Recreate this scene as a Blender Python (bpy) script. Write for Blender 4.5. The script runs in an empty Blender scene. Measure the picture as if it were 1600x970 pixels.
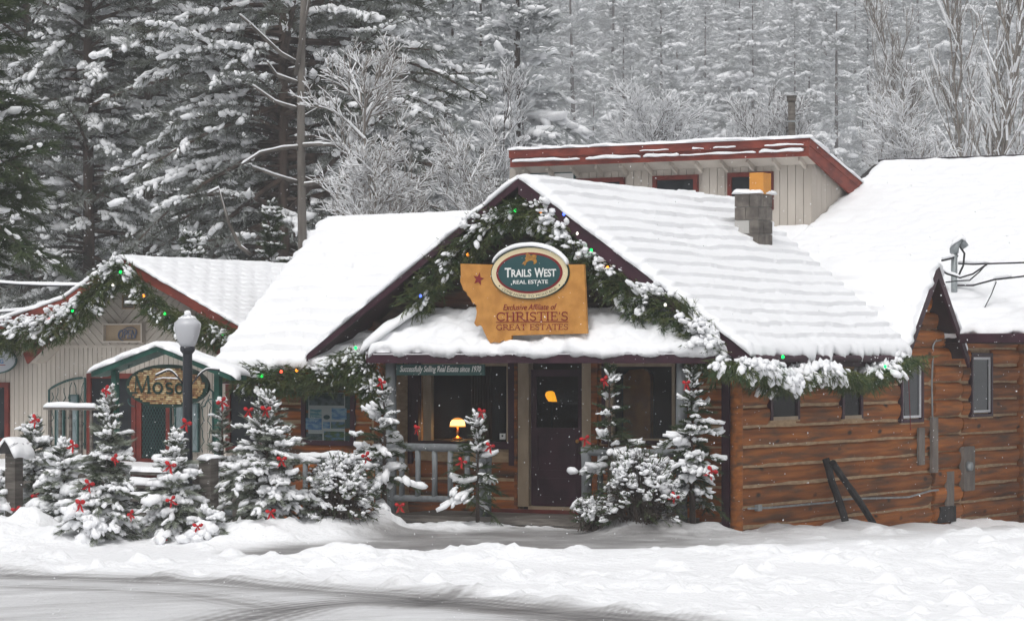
import bpy, math, random
import numpy as np
from mathutils import Vector, Matrix

SC = bpy.context.scene
COL = SC.collection

# ------------------------------------------------------------------ camera, sky, sun, exposure
FOC, CX, HZ, CAMH = 4650.0, 800.0, 563.0, 2.34     # focal length in photo pixels, horizon line, eye height
cam = bpy.data.cameras.new('camera'); cam_o = bpy.data.objects.new('camera', cam); COL.objects.link(cam_o)
cam.sensor_width = 36.0; cam.lens = 36.0 * FOC / 1600.0; cam.shift_y = (HZ - 485.0) / 1600.0
cam.clip_start = 0.5; cam.clip_end = 3000.0
cam_o.location = (0, 0, CAMH); cam_o.rotation_euler = (math.radians(90), 0, 0)
SC.camera = cam_o

SUN_EL, SUN_AZ = math.radians(58), math.radians(195)   # azimuth: compass, 0 = +Y, clockwise
world = bpy.data.worlds.new('World'); SC.world = world; world.use_nodes = True
wn, wl = world.node_tree.nodes, world.node_tree.links
wn.clear()
sky = wn.new('ShaderNodeTexSky'); sky.sky_type = 'NISHITA'; sky.sun_disc = False
sky.sun_elevation = SUN_EL; sky.sun_rotation = SUN_AZ; sky.dust_density = 6.0; sky.air_density = 1.0; sky.ozone_density = 1.0
hs = wn.new('ShaderNodeHueSaturation'); hs.inputs['Saturation'].default_value = 0.16
bgn = wn.new('ShaderNodeBackground'); bgn.inputs['Strength'].default_value = 0.15
wo = wn.new('ShaderNodeOutputWorld')
wl.new(sky.outputs[0], hs.inputs['Color']); wl.new(hs.outputs[0], bgn.inputs['Color']); wl.new(bgn.outputs[0], wo.inputs['Surface'])

sun = bpy.data.lights.new('sun', 'SUN'); sun.energy = 0.9; sun.angle = math.radians(25); sun.color = (1.0, 0.985, 0.96)
sun_o = bpy.data.objects.new('sun', sun); COL.objects.link(sun_o)
sd = Vector((math.sin(SUN_AZ) * math.cos(SUN_EL), math.cos(SUN_AZ) * math.cos(SUN_EL), math.sin(SUN_EL)))
sun_o.location = sd * 60; sun_o.rotation_euler = sd.to_track_quat('Z', 'Y').to_euler()
SC.view_settings.view_transform = 'Standard'; SC.view_settings.look = 'None'
SC.view_settings.exposure = -0.24; SC.view_settings.gamma = 1.0
SC.cycles.max_bounces = 6; SC.cycles.diffuse_bounces = 3; SC.cycles.glossy_bounces = 2
SC.cycles.transmission_bounces = 4; SC.cycles.transparent_max_bounces = 8; SC.cycles.volume_bounces = 1

# ------------------------------------------------------------------ frames and measuring
TH = math.radians(30.1); CO, SI = math.cos(TH), math.sin(TH)
C0X, C0Y = 3.166, 42.3                                   # the cabin's front right corner
FB = Matrix.Translation((C0X, C0Y, 0)) @ Matrix.Rotation(-TH, 4, 'Z')   # cabin frame: a along the front, v into depth
FW = Matrix.Identity(4)

def on_v(px, py, v):
    k = (px - CX) / FOC
    a = (k * (C0Y + v * CO) - C0X - v * SI) / (CO + k * SI)
    Y = C0Y - a * SI + v * CO
    return a, CAMH + (HZ - py) * Y / FOC
def on_a(px, py, a):
    k = (px - CX) / FOC
    v = (k * (C0Y - a * SI) - C0X - a * CO) / (SI - k * CO)
    Y = C0Y - a * SI + v * CO
    return v, CAMH + (HZ - py) * Y / FOC
def at(px, py, Y):
    return Vector(((px - CX) / FOC * Y, Y, CAMH + (HZ - py) * Y / FOC))
def to_b(p):
    q = FB.inverted() @ Vector(p)
    return q
def from_b(a, v, z):
    return FB @ Vector((a, v, z))

# ------------------------------------------------------------------ noise
def _h(xi, yi, seed):
    xi = xi.astype(np.int64); yi = yi.astype(np.int64)
    n = (xi * 374761393 + yi * 668265263 + seed * 974634777) & 0xffffffff
    n = ((n ^ (n >> 13)) * 1274126177) & 0xffffffff
    n = (n ^ (n >> 16)) & 0xffffffff
    return n.astype(np.float64) / 4294967295.0
def vn(x, y, seed=0):
    x = np.asarray(x, float); y = np.asarray(y, float)
    xi, yi = np.floor(x), np.floor(y); fx, fy = x - xi, y - yi
    fx = fx * fx * (3 - 2 * fx); fy = fy * fy * (3 - 2 * fy)
    a = _h(xi, yi, seed); b = _h(xi + 1, yi, seed); c = _h(xi, yi + 1, seed); d = _h(xi + 1, yi + 1, seed)
    return (a * (1 - fx) + b * fx) * (1 - fy) + (c * (1 - fx) + d * fx) * fy
def fbm(x, y, seed=0, oct=4):
    s, amp, t = 0, 1.0, 0
    for i in range(oct):
        s = s + amp * vn(x * 2 ** i + 17.3 * i, y * 2 ** i + 9.1 * i, seed + i); t += amp; amp *= 0.5
    return s / t
def sstep(a, b, x):
    t = np.clip((x - a) / (b - a), 0, 1); return t * t * (3 - 2 * t)
def seg_dist(X, Y, pts):
    best = np.full(X.shape, 1e9)
    for (x0, y0), (x1, y1) in zip(pts[:-1], pts[1:]):
        dx, dy = x1 - x0, y1 - y0
        t = np.clip(((X - x0) * dx + (Y - y0) * dy) / (dx * dx + dy * dy + 1e-9), 0, 1)
        best = np.minimum(best, np.hypot(X - x0 - t * dx, Y - y0 - t * dy))
    return best

# ------------------------------------------------------------------ materials
def material(name, col, col2=None, scale=(4, 4, 4), lo=0.4, hi=0.6, rough=0.7, spec=0.3, metal=0.0, bump=0.0, bscale=None,
             rand=0.0, emit=0.0, detail=5.0, col3=None, scale3=1.5, lo3=0.5, hi3=0.62, coat=0.0, knots=None):
    m = bpy.data.materials.new(name); m.use_nodes = True
    nt = m.node_tree; N, L = nt.nodes, nt.links
    p = N['Principled BSDF']
    p.inputs['Roughness'].default_value = rough; p.inputs['Specular IOR Level'].default_value = spec; p.inputs['Metallic'].default_value = metal
    p.inputs['Base Color'].default_value = (*col, 1)
    tc = N.new('ShaderNodeTexCoord'); out = None
    def noise(sc, det):
        mp = N.new('ShaderNodeMapping'); mp.inputs['Scale'].default_value = sc
        L.new(tc.outputs['Object'], mp.inputs['Vector'])
        n = N.new('ShaderNodeTexNoise'); n.inputs['Scale'].default_value = 1.0; n.inputs['Detail'].default_value = det
        L.new(mp.outputs[0], n.inputs['Vector']); return n
    def mixer(fac, a, b):
        mx = N.new('ShaderNodeMix'); mx.data_type = 'RGBA'
        L.new(fac, mx.inputs[0])
        for sock, v in ((mx.inputs[6], a), (mx.inputs[7], b)):
            if isinstance(v, tuple): sock.default_value = (*v, 1)
            else: L.new(v, sock)
        return mx.outputs[2]
    def ramp(src, a, b):
        r = N.new('ShaderNodeMapRange'); r.inputs['From Min'].default_value = a; r.inputs['From Max'].default_value = b
        L.new(src, r.inputs['Value']); return r.outputs[0]
    if col2 is not None:
        out = mixer(ramp(noise(scale, detail).outputs['Fac'], lo, hi), col, col2)
    if col3 is not None:
        s3 = scale3 if isinstance(scale3, tuple) else (scale3,) * 3
        out = mixer(ramp(noise(s3, 4.0).outputs['Fac'], lo3, hi3), out if out is not None else col, col3)
    if knots:
        mp = N.new('ShaderNodeMapping'); mp.inputs['Scale'].default_value = knots; L.new(tc.outputs['Object'], mp.inputs['Vector'])
        vo = N.new('ShaderNodeTexVoronoi'); vo.inputs['Scale'].default_value = 1.0; L.new(mp.outputs[0], vo.inputs['Vector'])
        out = mixer(ramp(vo.outputs['Distance'], 0.17, 0.07), out if out is not None else col, (0.035, 0.018, 0.010))
    if rand:
        oi = N.new('ShaderNodeObjectInfo'); h = N.new('ShaderNodeHueSaturation')
        mr = N.new('ShaderNodeMapRange'); mr.inputs['To Min'].default_value = 1 - rand; mr.inputs['To Max'].default_value = 1 + rand
        L.new(oi.outputs['Random'], mr.inputs['Value']); L.new(mr.outputs[0], h.inputs['Value'])
        if out is not None: L.new(out, h.inputs['Color'])
        else: h.inputs['Color'].default_value = (*col, 1)
        out = h.outputs[0]
    if out is not None: L.new(out, p.inputs['Base Color'])
    if bump:
        b = N.new('ShaderNodeBump'); b.inputs['Strength'].default_value = bump; b.inputs['Distance'].default_value = 0.02
        bs = bscale if bscale is not None else scale
        if not isinstance(bs, tuple): bs = (bs,) * 3
        L.new(noise(bs, 6.0).outputs['Fac'], b.inputs['Height']); L.new(b.outputs[0], p.inputs['Normal'])
    if emit:
        p.inputs['Emission Color'].default_value = (*col, 1); p.inputs['Emission Strength'].default_value = emit
    return m

SNOWC = (0.87, 0.88, 0.90)
MT = {}
MT['snow'] = material('snow', SNOWC, rough=0.6, spec=0.15, bump=0.35, bscale=14.0)
MT['snow_tree'] = material('snow_on_boughs', (0.86, 0.87, 0.89), rough=0.7, spec=0.1, bump=0.3, bscale=22.0)
MT['log_side'] = material('log_wood_side', (0.37, 0.122, 0.024), (0.22, 0.068, 0.014), scale=(9, 0.9, 16), lo=0.36, hi=0.62, rough=0.75,
                          bump=0.55, bscale=(14, 2.2, 34), rand=0.2, col3=(0.095, 0.052, 0.028), scale3=(7, 0.9, 10.0), lo3=0.46, hi3=0.70, knots=(3.0, 1.5, 3.4))
MT['log_front'] = material('log_wood_front', (0.38, 0.115, 0.020), (0.21, 0.057, 0.011), scale=(0.9, 9, 16), lo=0.36, hi=0.62, rough=0.75,
                           bump=0.55, bscale=(2.2, 14, 34), rand=0.2, col3=(0.07, 0.04, 0.024), scale3=(1.1, 6, 9.0), lo3=0.48, hi3=0.66, knots=(1.5, 3.0, 3.4))
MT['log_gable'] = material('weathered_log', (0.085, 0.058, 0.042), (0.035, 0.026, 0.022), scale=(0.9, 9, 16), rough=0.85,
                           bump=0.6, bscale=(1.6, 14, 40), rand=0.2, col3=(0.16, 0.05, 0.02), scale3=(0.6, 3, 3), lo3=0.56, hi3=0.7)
MT['chink'] = material('chinking', (0.46, 0.33, 0.20), (0.36, 0.25, 0.15), scale=(6, 6, 20), rough=0.95, bump=0.3, bscale=30.0)
MT['plum'] = material('plum_trim_paint', (0.046, 0.013, 0.024), (0.030, 0.009, 0.017), scale=(3, 3, 3), rough=0.55, bump=0.15, bscale=20.0)
MT['plum_dark'] = material('plum_soffit_paint', (0.035, 0.016, 0.018), (0.022, 0.011, 0.012), scale=(3, 3, 3), rough=0.7)
MT['maroon'] = material('maroon_trim_paint', (0.16, 0.026, 0.018), (0.105, 0.018, 0.014), scale=(5, 5, 5), rough=0.6, bump=0.2, bscale=18.0)
MT['rust_red'] = material('barn_red_paint', (0.235, 0.048, 0.030), (0.15, 0.030, 0.022), scale=(3, 3, 8), rough=0.65, bump=0.25, bscale=18.0)
MT['tan_trim'] = material('tan_trim_paint', (0.40, 0.31, 0.215), (0.33, 0.25, 0.17), scale=(5, 5, 2), rough=0.6)
MT['white_trim'] = material('white_vinyl', (0.62, 0.62, 0.64), rough=0.45)
MT['beige'] = material('beige_siding_paint', (0.53, 0.485, 0.43), (0.46, 0.415, 0.365), scale=(2.2, 2.2, 0.7), rough=0.75, bump=0.15, bscale=(30, 30, 5), rand=0.05)
MT['grey_paint'] = material('grey_painted_pole', (0.20, 0.215, 0.225), (0.14, 0.15, 0.158), scale=(8, 8, 3), rough=0.65, bump=0.3, bscale=20.0)
MT['grey_wood'] = material('weathered_grey_wood', (0.16, 0.145, 0.13), (0.085, 0.075, 0.066), scale=(2, 2, 18), rough=0.85, bump=0.4, bscale=(3, 3, 40), rand=0.15)
MT['dark_wood'] = material('charred_dark_wood', (0.045, 0.042, 0.042), (0.022, 0.021, 0.022), scale=(6, 6, 6), rough=0.85, bump=0.5, bscale=25.0)
MT['box_grey'] = material('grey_brown_panel', (0.19, 0.165, 0.145), (0.14, 0.12, 0.105), scale=(6, 6, 3), rough=0.75)
MT['pipe'] = material('galvanised_pipe', (0.33, 0.36, 0.37), (0.24, 0.26, 0.27), scale=(8, 8, 8), rough=0.5, metal=0.3)
MT['wire'] = material('black_cable', (0.02, 0.02, 0.022), rough=0.6)
MT['shingle'] = material('dark_shingle', (0.05, 0.045, 0.045), (0.03, 0.028, 0.03), scale=(10, 10, 10), rough=0.9)
MT['glass_dark'] = material('dark_window_glass', (0.012, 0.015, 0.018), (0.022, 0.026, 0.030), scale=(1.5, 1.5, 3), rough=0.08, spec=0.14)
MT['black_metal'] = material('black_painted_metal', (0.012, 0.015, 0.022), rough=0.4, spec=0.5)
MT['green_paint'] = material('dark_green_paint', (0.012, 0.085, 0.062), (0.010, 0.062, 0.048), scale=(8, 8, 8), rough=0.5)
MT['green_metal'] = material('teal_green_ironwork', (0.025, 0.075, 0.070), rough=0.5)
MT['ochre'] = material('ochre_sign_board', (0.56, 0.265, 0.062), (0.45, 0.20, 0.042), scale=(5, 5, 5), rough=0.6, bump=0.1, bscale=10.0)
MT['ochre_edge'] = material('pale_board_edge', (0.62, 0.55, 0.42), rough=0.7)
MT['cream'] = material('cream_sign_paint', (0.72, 0.62, 0.40), rough=0.5)
MT['sign_green'] = material('deep_teal_sign_paint', (0.018, 0.070, 0.075), rough=0.5)
MT['sign_red'] = material('dark_red_sign_paint', (0.21, 0.012, 0.016), rough=0.5)
MT['gold'] = material('gold_emblem_paint', (0.46, 0.23, 0.045), (0.30, 0.14, 0.03), scale=(20, 20, 20), rough=0.45)
MT['white_paint'] = material('white_lettering', (0.80, 0.80, 0.78), rough=0.5)
MT['green_board'] = material('green_name_board', (0.030, 0.085, 0.078), rough=0.5)
MT['bow'] = material('red_ribbon', (0.52, 0.012, 0.016), (0.36, 0.008, 0.012), scale=(12, 12, 12), rough=0.5)
MT['block'] = material('concrete_block', (0.185, 0.165, 0.145), (0.10, 0.088, 0.078), scale=(5, 5, 5), rough=0.9, bump=0.4, bscale=25.0, rand=0.3)
MT['mortar'] = material('pale_mortar', (0.42, 0.41, 0.39), rough=0.9)
MT['clay'] = material('orange_clay_flue', (0.60, 0.265, 0.05), (0.52, 0.22, 0.045), scale=(5, 5, 5), rough=0.7)
MT['bark'] = material('pine_bark', (0.085, 0.060, 0.048), (0.035, 0.026, 0.022), scale=(5, 5, 1.2), rough=0.95, bump=0.6, bscale=(9, 9, 2.2))
MT['bark_grey'] = material('grey_dead_bark', (0.16, 0.145, 0.13), (0.09, 0.08, 0.07), scale=(6, 6, 1.2), rough=0.95, bump=0.5, bscale=(9, 9, 2.2))
MT['twig'] = material('bare_twigs', (0.075, 0.058, 0.048), rough=0.9)
MT['twig_tan'] = material('tan_bare_twigs', (0.24, 0.215, 0.19), rough=0.9)
MT['needle'] = material('fir_needles', (0.034, 0.058, 0.024), (0.062, 0.082, 0.034), scale=(3, 3, 3), lo=0.35, hi=0.65, rough=0.7, spec=0.2)
MT['needle_pine'] = material('pine_needles', (0.026, 0.038, 0.021), (0.050, 0.058, 0.030), scale=(0.5, 0.5, 0.5), lo=0.35, hi=0.65, rough=0.7, spec=0.2, col3=(0.36, 0.38, 0.37), scale3=1.5, lo3=0.40, hi3=0.66)
MT['needle_frost'] = material('frosted_needles', (0.060, 0.080, 0.045), (0.36, 0.39, 0.33), scale=(7, 7, 7), lo=0.38, hi=0.60, rough=0.7, spec=0.2)
MT['needle_far'] = material('haze_paled_needles', (0.30, 0.32, 0.315), (0.70, 0.72, 0.74), scale=(0.35, 0.35, 0.35), lo=0.34, hi=0.64, rough=0.8, spec=0.1)  # frosted needles, whitened further so the colour itself carries some of the haze
MT['garland'] = material('garland_greens', (0.034, 0.066, 0.022), (0.125, 0.140, 0.045), scale=(6, 6, 6), lo=0.38, hi=0.70, rough=0.65, spec=0.25)
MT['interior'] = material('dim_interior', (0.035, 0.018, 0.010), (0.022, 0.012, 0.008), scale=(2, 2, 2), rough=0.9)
MT['curtain'] = material('pale_curtain', (0.42, 0.40, 0.36), (0.30, 0.28, 0.25), scale=(18, 18, 1.0), rough=0.9)
MT['amber'] = material('amber_upholstery', (0.36, 0.15, 0.03), (0.26, 0.10, 0.02), scale=(5, 5, 5), rough=0.8)
MT['shade_glow'] = material('lit_lamp_shade', (1.0, 0.60, 0.22), emit=3.6)
MT['shade_rim'] = material('lamp_shade_rim', (1.0, 0.36, 0.06), emit=1.3)
MT['shade_amber'] = material('lit_amber_shade', (1.0, 0.42, 0.02), emit=1.5)
MT['brass'] = material('brass', (0.55, 0.28, 0.08), rough=0.35, metal=0.9)
MT['poster_white'] = material('poster_paper', (0.55, 0.56, 0.56), rough=0.6)
MT['picture_blue'] = material('lake_picture_print', (0.07, 0.20, 0.42), (0.30, 0.46, 0.58), scale=(9, 9, 22), lo=0.42, hi=0.58, rough=0.5)
MT['picture_green'] = material('meadow_picture_print', (0.06, 0.12, 0.03), (0.10, 0.20, 0.32), scale=(7, 7, 24), lo=0.45, hi=0.55, rough=0.5)
MT['picture_teal'] = material('water_picture_print', (0.06, 0.25, 0.30), (0.35, 0.50, 0.52), scale=(9, 9, 26), lo=0.42, hi=0.58, rough=0.5)
MT['picture_dark'] = material('forest_picture_print', (0.03, 0.06, 0.05), (0.10, 0.14, 0.16), scale=(9, 9, 16), lo=0.42, hi=0.58, rough=0.5)
MT['globe'] = material('frosted_lamp_globe', (0.50, 0.51, 0.54), rough=0.25, spec=0.5)
MT['neon_off'] = material('unlit_neon_tube', (0.10, 0.13, 0.20), rough=0.3)
MT['sign_grey'] = material('grey_sign_face', (0.36, 0.38, 0.41), rough=0.6)
MT['door_green'] = material('glass_strip', (0.20, 0.25, 0.26), (0.12, 0.16, 0.17), scale=(6, 6, 3), rough=0.2, spec=0.5)
MT['letter_green'] = material('dark_green_lettering', (0.008, 0.035, 0.026), rough=0.5)
MT['blue_text'] = material('blue_lettering', (0.03, 0.16, 0.38), rough=0.5)
for nm, c in (('bulb_green', (0.0, 1.0, 0.12)), ('bulb_red', (1.0, 0.08, 0.04)), ('bulb_orange', (1.0, 0.30, 0.02)), ('bulb_blue', (0.08, 0.16, 1.0)), ('bulb_white', (1.0, 0.95, 0.85))):
    MT[nm] = material(nm, c, emit=3.2 if nm != 'bulb_white' else 1.6)
MT['moss'] = material('mossy_shingle', (0.10, 0.11, 0.02), (0.05, 0.06, 0.015), scale=(9, 9, 9), rough=0.95, bump=0.5, bscale=20.0)
# thin clear glazing
g = bpy.data.materials.new('clear_glass'); g.use_nodes = True; n_, l_ = g.node_tree.nodes, g.node_tree.links; n_.clear()
o_ = n_.new('ShaderNodeOutputMaterial'); t_ = n_.new('ShaderNodeBsdfTransparent'); t_.inputs[0].default_value = (0.86, 0.88, 0.88, 1)
gl_ = n_.new('ShaderNodeBsdfGlossy'); gl_.inputs['Roughness'].default_value = 0.02; fr_ = n_.new('ShaderNodeFresnel'); fr_.inputs[0].default_value = 1.15
mx_ = n_.new('ShaderNodeMixShader'); l_.new(fr_.outputs[0], mx_.inputs[0]); l_.new(t_.outputs[0], mx_.inputs[1]); l_.new(gl_.outputs[0], mx_.inputs[2]); l_.new(mx_.outputs[0], o_.inputs[0])
MT['glass_clear'] = g
# mosaic tiles material: colour varies from tile to tile
m = bpy.data.materials.new('mosaic_tiles'); m.use_nodes = True; n_, l_ = m.node_tree.nodes, m.node_tree.links
at_ = n_.new('ShaderNodeAttribute'); at_.attribute_name = 'tile_tone'
rp = n_.new('ShaderNodeValToRGB'); e = rp.color_ramp.elements; e[0].color = (0.10, 0.035, 0.012, 1); e[1].color = (0.62, 0.50, 0.30, 1)
x = e.new(0.35); x.color = (0.26, 0.12, 0.045, 1); x = e.new(0.65); x.color = (0.42, 0.29, 0.13, 1)
l_.new(at_.outputs['Fac'], rp.inputs[0]); l_.new(rp.outputs[0], n_['Principled BSDF'].inputs['Base Color']); n_['Principled BSDF'].inputs['Roughness'].default_value = 0.4
MT['mosaic'] = m
# ground: snow with slush where the mask says traffic has worn it
m = bpy.data.materials.new('snow_and_slush'); m.use_nodes = True; n_, l_ = m.node_tree.nodes, m.node_tree.links; p = n_['Principled BSDF']
at_ = n_.new('ShaderNodeAttribute'); at_.attribute_name = 'slush'
tc = n_.new('ShaderNodeTexCoord'); mp = n_.new('ShaderNodeMapping'); mp.inputs['Rotation'].default_value = (0, 0, math.radians(33)); mp.inputs['Scale'].default_value = (0.9, 4.5, 1)
nz = n_.new('ShaderNodeTexNoise'); nz.inputs['Scale'].default_value = 1.3; nz.inputs['Detail'].default_value = 8; nz.inputs['Roughness'].default_value = 0.7
l_.new(tc.outputs['Object'], mp.inputs[0]); l_.new(mp.outputs[0], nz.inputs['Vector'])
ma = n_.new('ShaderNodeMath'); ma.operation = 'MULTIPLY_ADD'; ma.inputs[1].default_value = 1.5; ma.inputs[2].default_value = -0.75; l_.new(nz.outputs['Fac'], ma.inputs[0])
ab = n_.new('ShaderNodeMath'); ab.operation = 'MULTIPLY'; l_.new(at_.outputs['Fac'], ab.inputs[1]); l_.new(ma.outputs[0], ab.inputs[0])
ad = n_.new('ShaderNodeMath'); ad.operation = 'ADD'; ad.use_clamp = True; l_.new(at_.outputs['Fac'], ad.inputs[0]); l_.new(ab.outputs[0], ad.inputs[1])
rp = n_.new('ShaderNodeValToRGB'); e = rp.color_ramp.elements; e[0].color = (*SNOWC, 1); e[1].color = (0.085, 0.082, 0.082, 1)
x = e.new(0.5); x.color = (0.30, 0.295, 0.295, 1)
l_.new(ad.outputs[0], rp.inputs[0]); l_.new(rp.outputs[0], p.inputs['Base Color'])
mr = n_.new('ShaderNodeMapRange'); mr.inputs['To Min'].default_value = 0.6; mr.inputs['To Max'].default_value = 0.36; l_.new(ad.outputs[0], mr.inputs[0]); l_.new(mr.outputs[0], p.inputs['Roughness'])
p.inputs['Specular IOR Level'].default_value = 0.2
b1 = n_.new('ShaderNodeBump'); b1.inputs['Strength'].default_value = 0.8; b1.inputs['Distance'].default_value = 0.05
n2 = n_.new('ShaderNodeTexNoise'); n2.inputs['Scale'].default_value = 9; n2.inputs['Detail'].default_value = 8; l_.new(tc.outputs['Object'], n2.inputs['Vector'])
l_.new(n2.outputs['Fac'], b1.inputs['Height']); l_.new(b1.outputs[0], p.inputs['Normal'])
MT['ground'] = m

# ------------------------------------------------------------------ mesh helpers
WM = {}                                            # world matrix of every thing
def root_of(o):
    while o.parent is not None: o = o.parent
    return o
class MB:
    def __init__(s, frame=FB): s.v, s.f, s.frame = [], [], frame
    def add(s, vs, fs):
        b = len(s.v); s.v += [tuple(x) for x in vs]; s.f += [tuple(i + b for i in f) for f in fs]; return s
    def box(s, a0, a1, v0, v1, z0, z1):
        return s.add([(a0, v0, z0), (a1, v0, z0), (a1, v1, z0), (a0, v1, z0), (a0, v0, z1), (a1, v0, z1), (a1, v1, z1), (a0, v1, z1)],
                     [(0, 3, 2, 1), (4, 5, 6, 7), (0, 1, 5, 4), (1, 2, 6, 5), (2, 3, 7, 6), (3, 0, 4, 7)])
    def prism(s, pts, ext):
        n = len(pts); e = Vector(ext); P = [Vector(p) for p in pts]
        return s.add(P + [p + e for p in P], [tuple(range(n - 1, -1, -1)), tuple(range(n, 2 * n))] + [(i, (i + 1) % n, n + (i + 1) % n, n + i) for i in range(n)])
    def beam(s, p, q, w, h, up=(0, 0, 1)):
        p, q = Vector(p), Vector(q); d = (q - p).normalized(); u = Vector(up); u = (u - d * u.dot(d)).normalized(); r = d.cross(u)
        c = [(-1, -1), (1, -1), (1, 1), (-1, 1)]
        return s.add([p + r * (w / 2 * x) + u * (h / 2 * y) for x, y in c] + [q + r * (w / 2 * x) + u * (h / 2 * y) for x, y in c],
                     [(0, 1, 2, 3), (7, 6, 5, 4), (0, 4, 5, 1), (1, 5, 6, 2), (2, 6, 7, 3), (3, 7, 4, 0)])
    def tube(s, pts, r, n=8):
        P = [Vector(p) for p in pts]; rr = r if isinstance(r, (list, tuple)) else [r] * len(P); vs, fs = [], []
        ref = Vector((0, 0, 1))
        for i, p in enumerate(P):
            d = (P[min(i + 1, len(P) - 1)] - P[max(i - 1, 0)]).normalized()
            if abs(d.dot(ref)) > 0.95: ref = Vector((1, 0, 0)) if abs(d.x) < 0.9 else Vector((0, 1, 0))
            x = d.cross(ref).normalized(); y = d.cross(x)
            for k in range(n):
                t = 2 * math.pi * k / n; vs.append(p + x * (rr[i] * math.cos(t)) + y * (rr[i] * math.sin(t)))
        for i in range(len(P) - 1):
            for k in range(n):
                fs.append((i * n + k, i * n + (k + 1) % n, (i + 1) * n + (k + 1) % n, (i + 1) * n + k))
        fs.append(tuple(range(n - 1, -1, -1))); fs.append(tuple(range((len(P) - 1) * n, len(P) * n)))
        return s.add(vs, fs)
    def lathe(s, c, prof, n=20):
        vs, fs = [], []; c = Vector(c)
        for r, z in prof:
            for k in range(n):
                t = 2 * math.pi * k / n; vs.append(c + Vector((r * math.cos(t), r * math.sin(t), z)))
        for i in range(len(prof) - 1):
            for k in range(n): fs.append((i * n + k, i * n + (k + 1) % n, (i + 1) * n + (k + 1) % n, (i + 1) * n + k))
        fs.append(tuple(range(n - 1, -1, -1))); fs.append(tuple(range((len(prof) - 1) * n, len(prof) * n)))
        return s.add(vs, fs)
    def slab(s, p00, p10, p11, p01, th):
        P = [Vector(p) for p in (p00, p10, p11, p01)]; nrm = (P[1] - P[0]).cross(P[3] - P[0]).normalized()
        if nrm.z < 0: nrm = -nrm
        return s.prism(P, -nrm * th)

def thing(name, label, cat, mat=None, loc=None, group=None):
    """Empty at a thing's base; mat = its world matrix (or loc in the cabin frame)."""
    if mat is None: mat = FB @ Matrix.Translation(loc or (0, 0, 0))
    o = bpy.data.objects.new(name, None); o.empty_display_size = 0.3; COL.objects.link(o); o.matrix_world = mat; WM[o.name] = mat.copy()
    o['label'] = label; o['category'] = cat
    if group: o['group'] = group
    return o
def tag(o, label=None, cat=None, group=None, kind=None):
    for k, v in (('label', label), ('category', cat), ('group', group), ('kind', kind)):
        if v: o[k] = v
    return o
def mesh_np(name, V, F, mats, midx=None, smooth=False, F4=None):
    me = bpy.data.meshes.new(name); V = np.ascontiguousarray(V, np.float32)
    F = np.zeros((0, 3), np.int32) if F is None else np.asarray(F, np.int32)
    n3 = len(F); n4 = 0 if F4 is None else len(F4)
    loops = F.ravel() if n4 == 0 else np.concatenate([F.ravel(), np.asarray(F4, np.int32).ravel()])
    me.vertices.add(len(V)); me.vertices.foreach_set('co', V.ravel())
    me.loops.add(len(loops)); me.loops.foreach_set('vertex_index', np.ascontiguousarray(loops, np.int32))
    me.polygons.add(n3 + n4)
    st = np.concatenate([np.arange(n3) * 3, n3 * 3 + np.arange(n4) * 4]).astype(np.int32)
    me.polygons.foreach_set('loop_start', st)
    for m_ in mats: me.materials.append(m_)
    if midx is not None: me.polygons.foreach_set('material_index', np.ascontiguousarray(midx, np.int32))
    if smooth is not False:
        sm = np.ones(n3 + n4, bool) if smooth is True else np.asarray(smooth, bool)
        me.polygons.foreach_set('use_smooth', sm)
    me.update(calc_edges=True)
    return me
def place(name, me, parent=None, mat=None):
    o = bpy.data.objects.new(name, me); COL.objects.link(o)
    if parent is not None: o.parent = parent
    else: o.matrix_world = mat if mat is not None else FW; WM[o.name] = (mat if mat is not None else FW).copy()
    return o
def local_mat(parent, mat):
    return (WM[root_of(parent).name] if parent is not None else (mat if mat is not None else FW)).inverted()
def obj(name, mb, mtl, parent=None, mat=None, smooth=False):
    """One mesh object from an MB; parent = its thing or part, or mat = its own world matrix if top-level."""
    T = local_mat(parent, mat) @ mb.frame
    me = bpy.data.meshes.new(name); me.from_pydata([T @ Vector(v) for v in mb.v], [], mb.f)
    me.materials.append(MT[mtl] if isinstance(mtl, str) else mtl)
    if smooth: me.polygons.foreach_set('use_smooth', [True] * len(me.polygons))
    return place(name, me, parent, mat)
def xf(V, M4):
    A = np.array(M4); return V @ A[:3, :3].T + A[:3, 3]
def obj_np(name, V, F, mats, midx=None, parent=None, mat=None, smooth=False, F4=None, frame=FW):
    V = xf(np.asarray(V, float), local_mat(parent, mat) @ frame)
    return place(name, mesh_np(name, V, F, [MT[m_] for m_ in mats], midx, smooth, F4), parent, mat)
def copy_tree(o, mat=None, label=None):
    r = o.copy(); COL.objects.link(r)
    if mat is not None: r.matrix_world = mat; WM[r.name] = mat.copy()
    if label: r['label'] = label
    for ch in list(o.children):
        c = ch.copy(); COL.objects.link(c); c.parent = r; c.matrix_parent_inverse = ch.matrix_parent_inverse
        for g2 in list(ch.children):
            d = g2.copy(); COL.objects.link(d); d.parent = c
    return r

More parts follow.
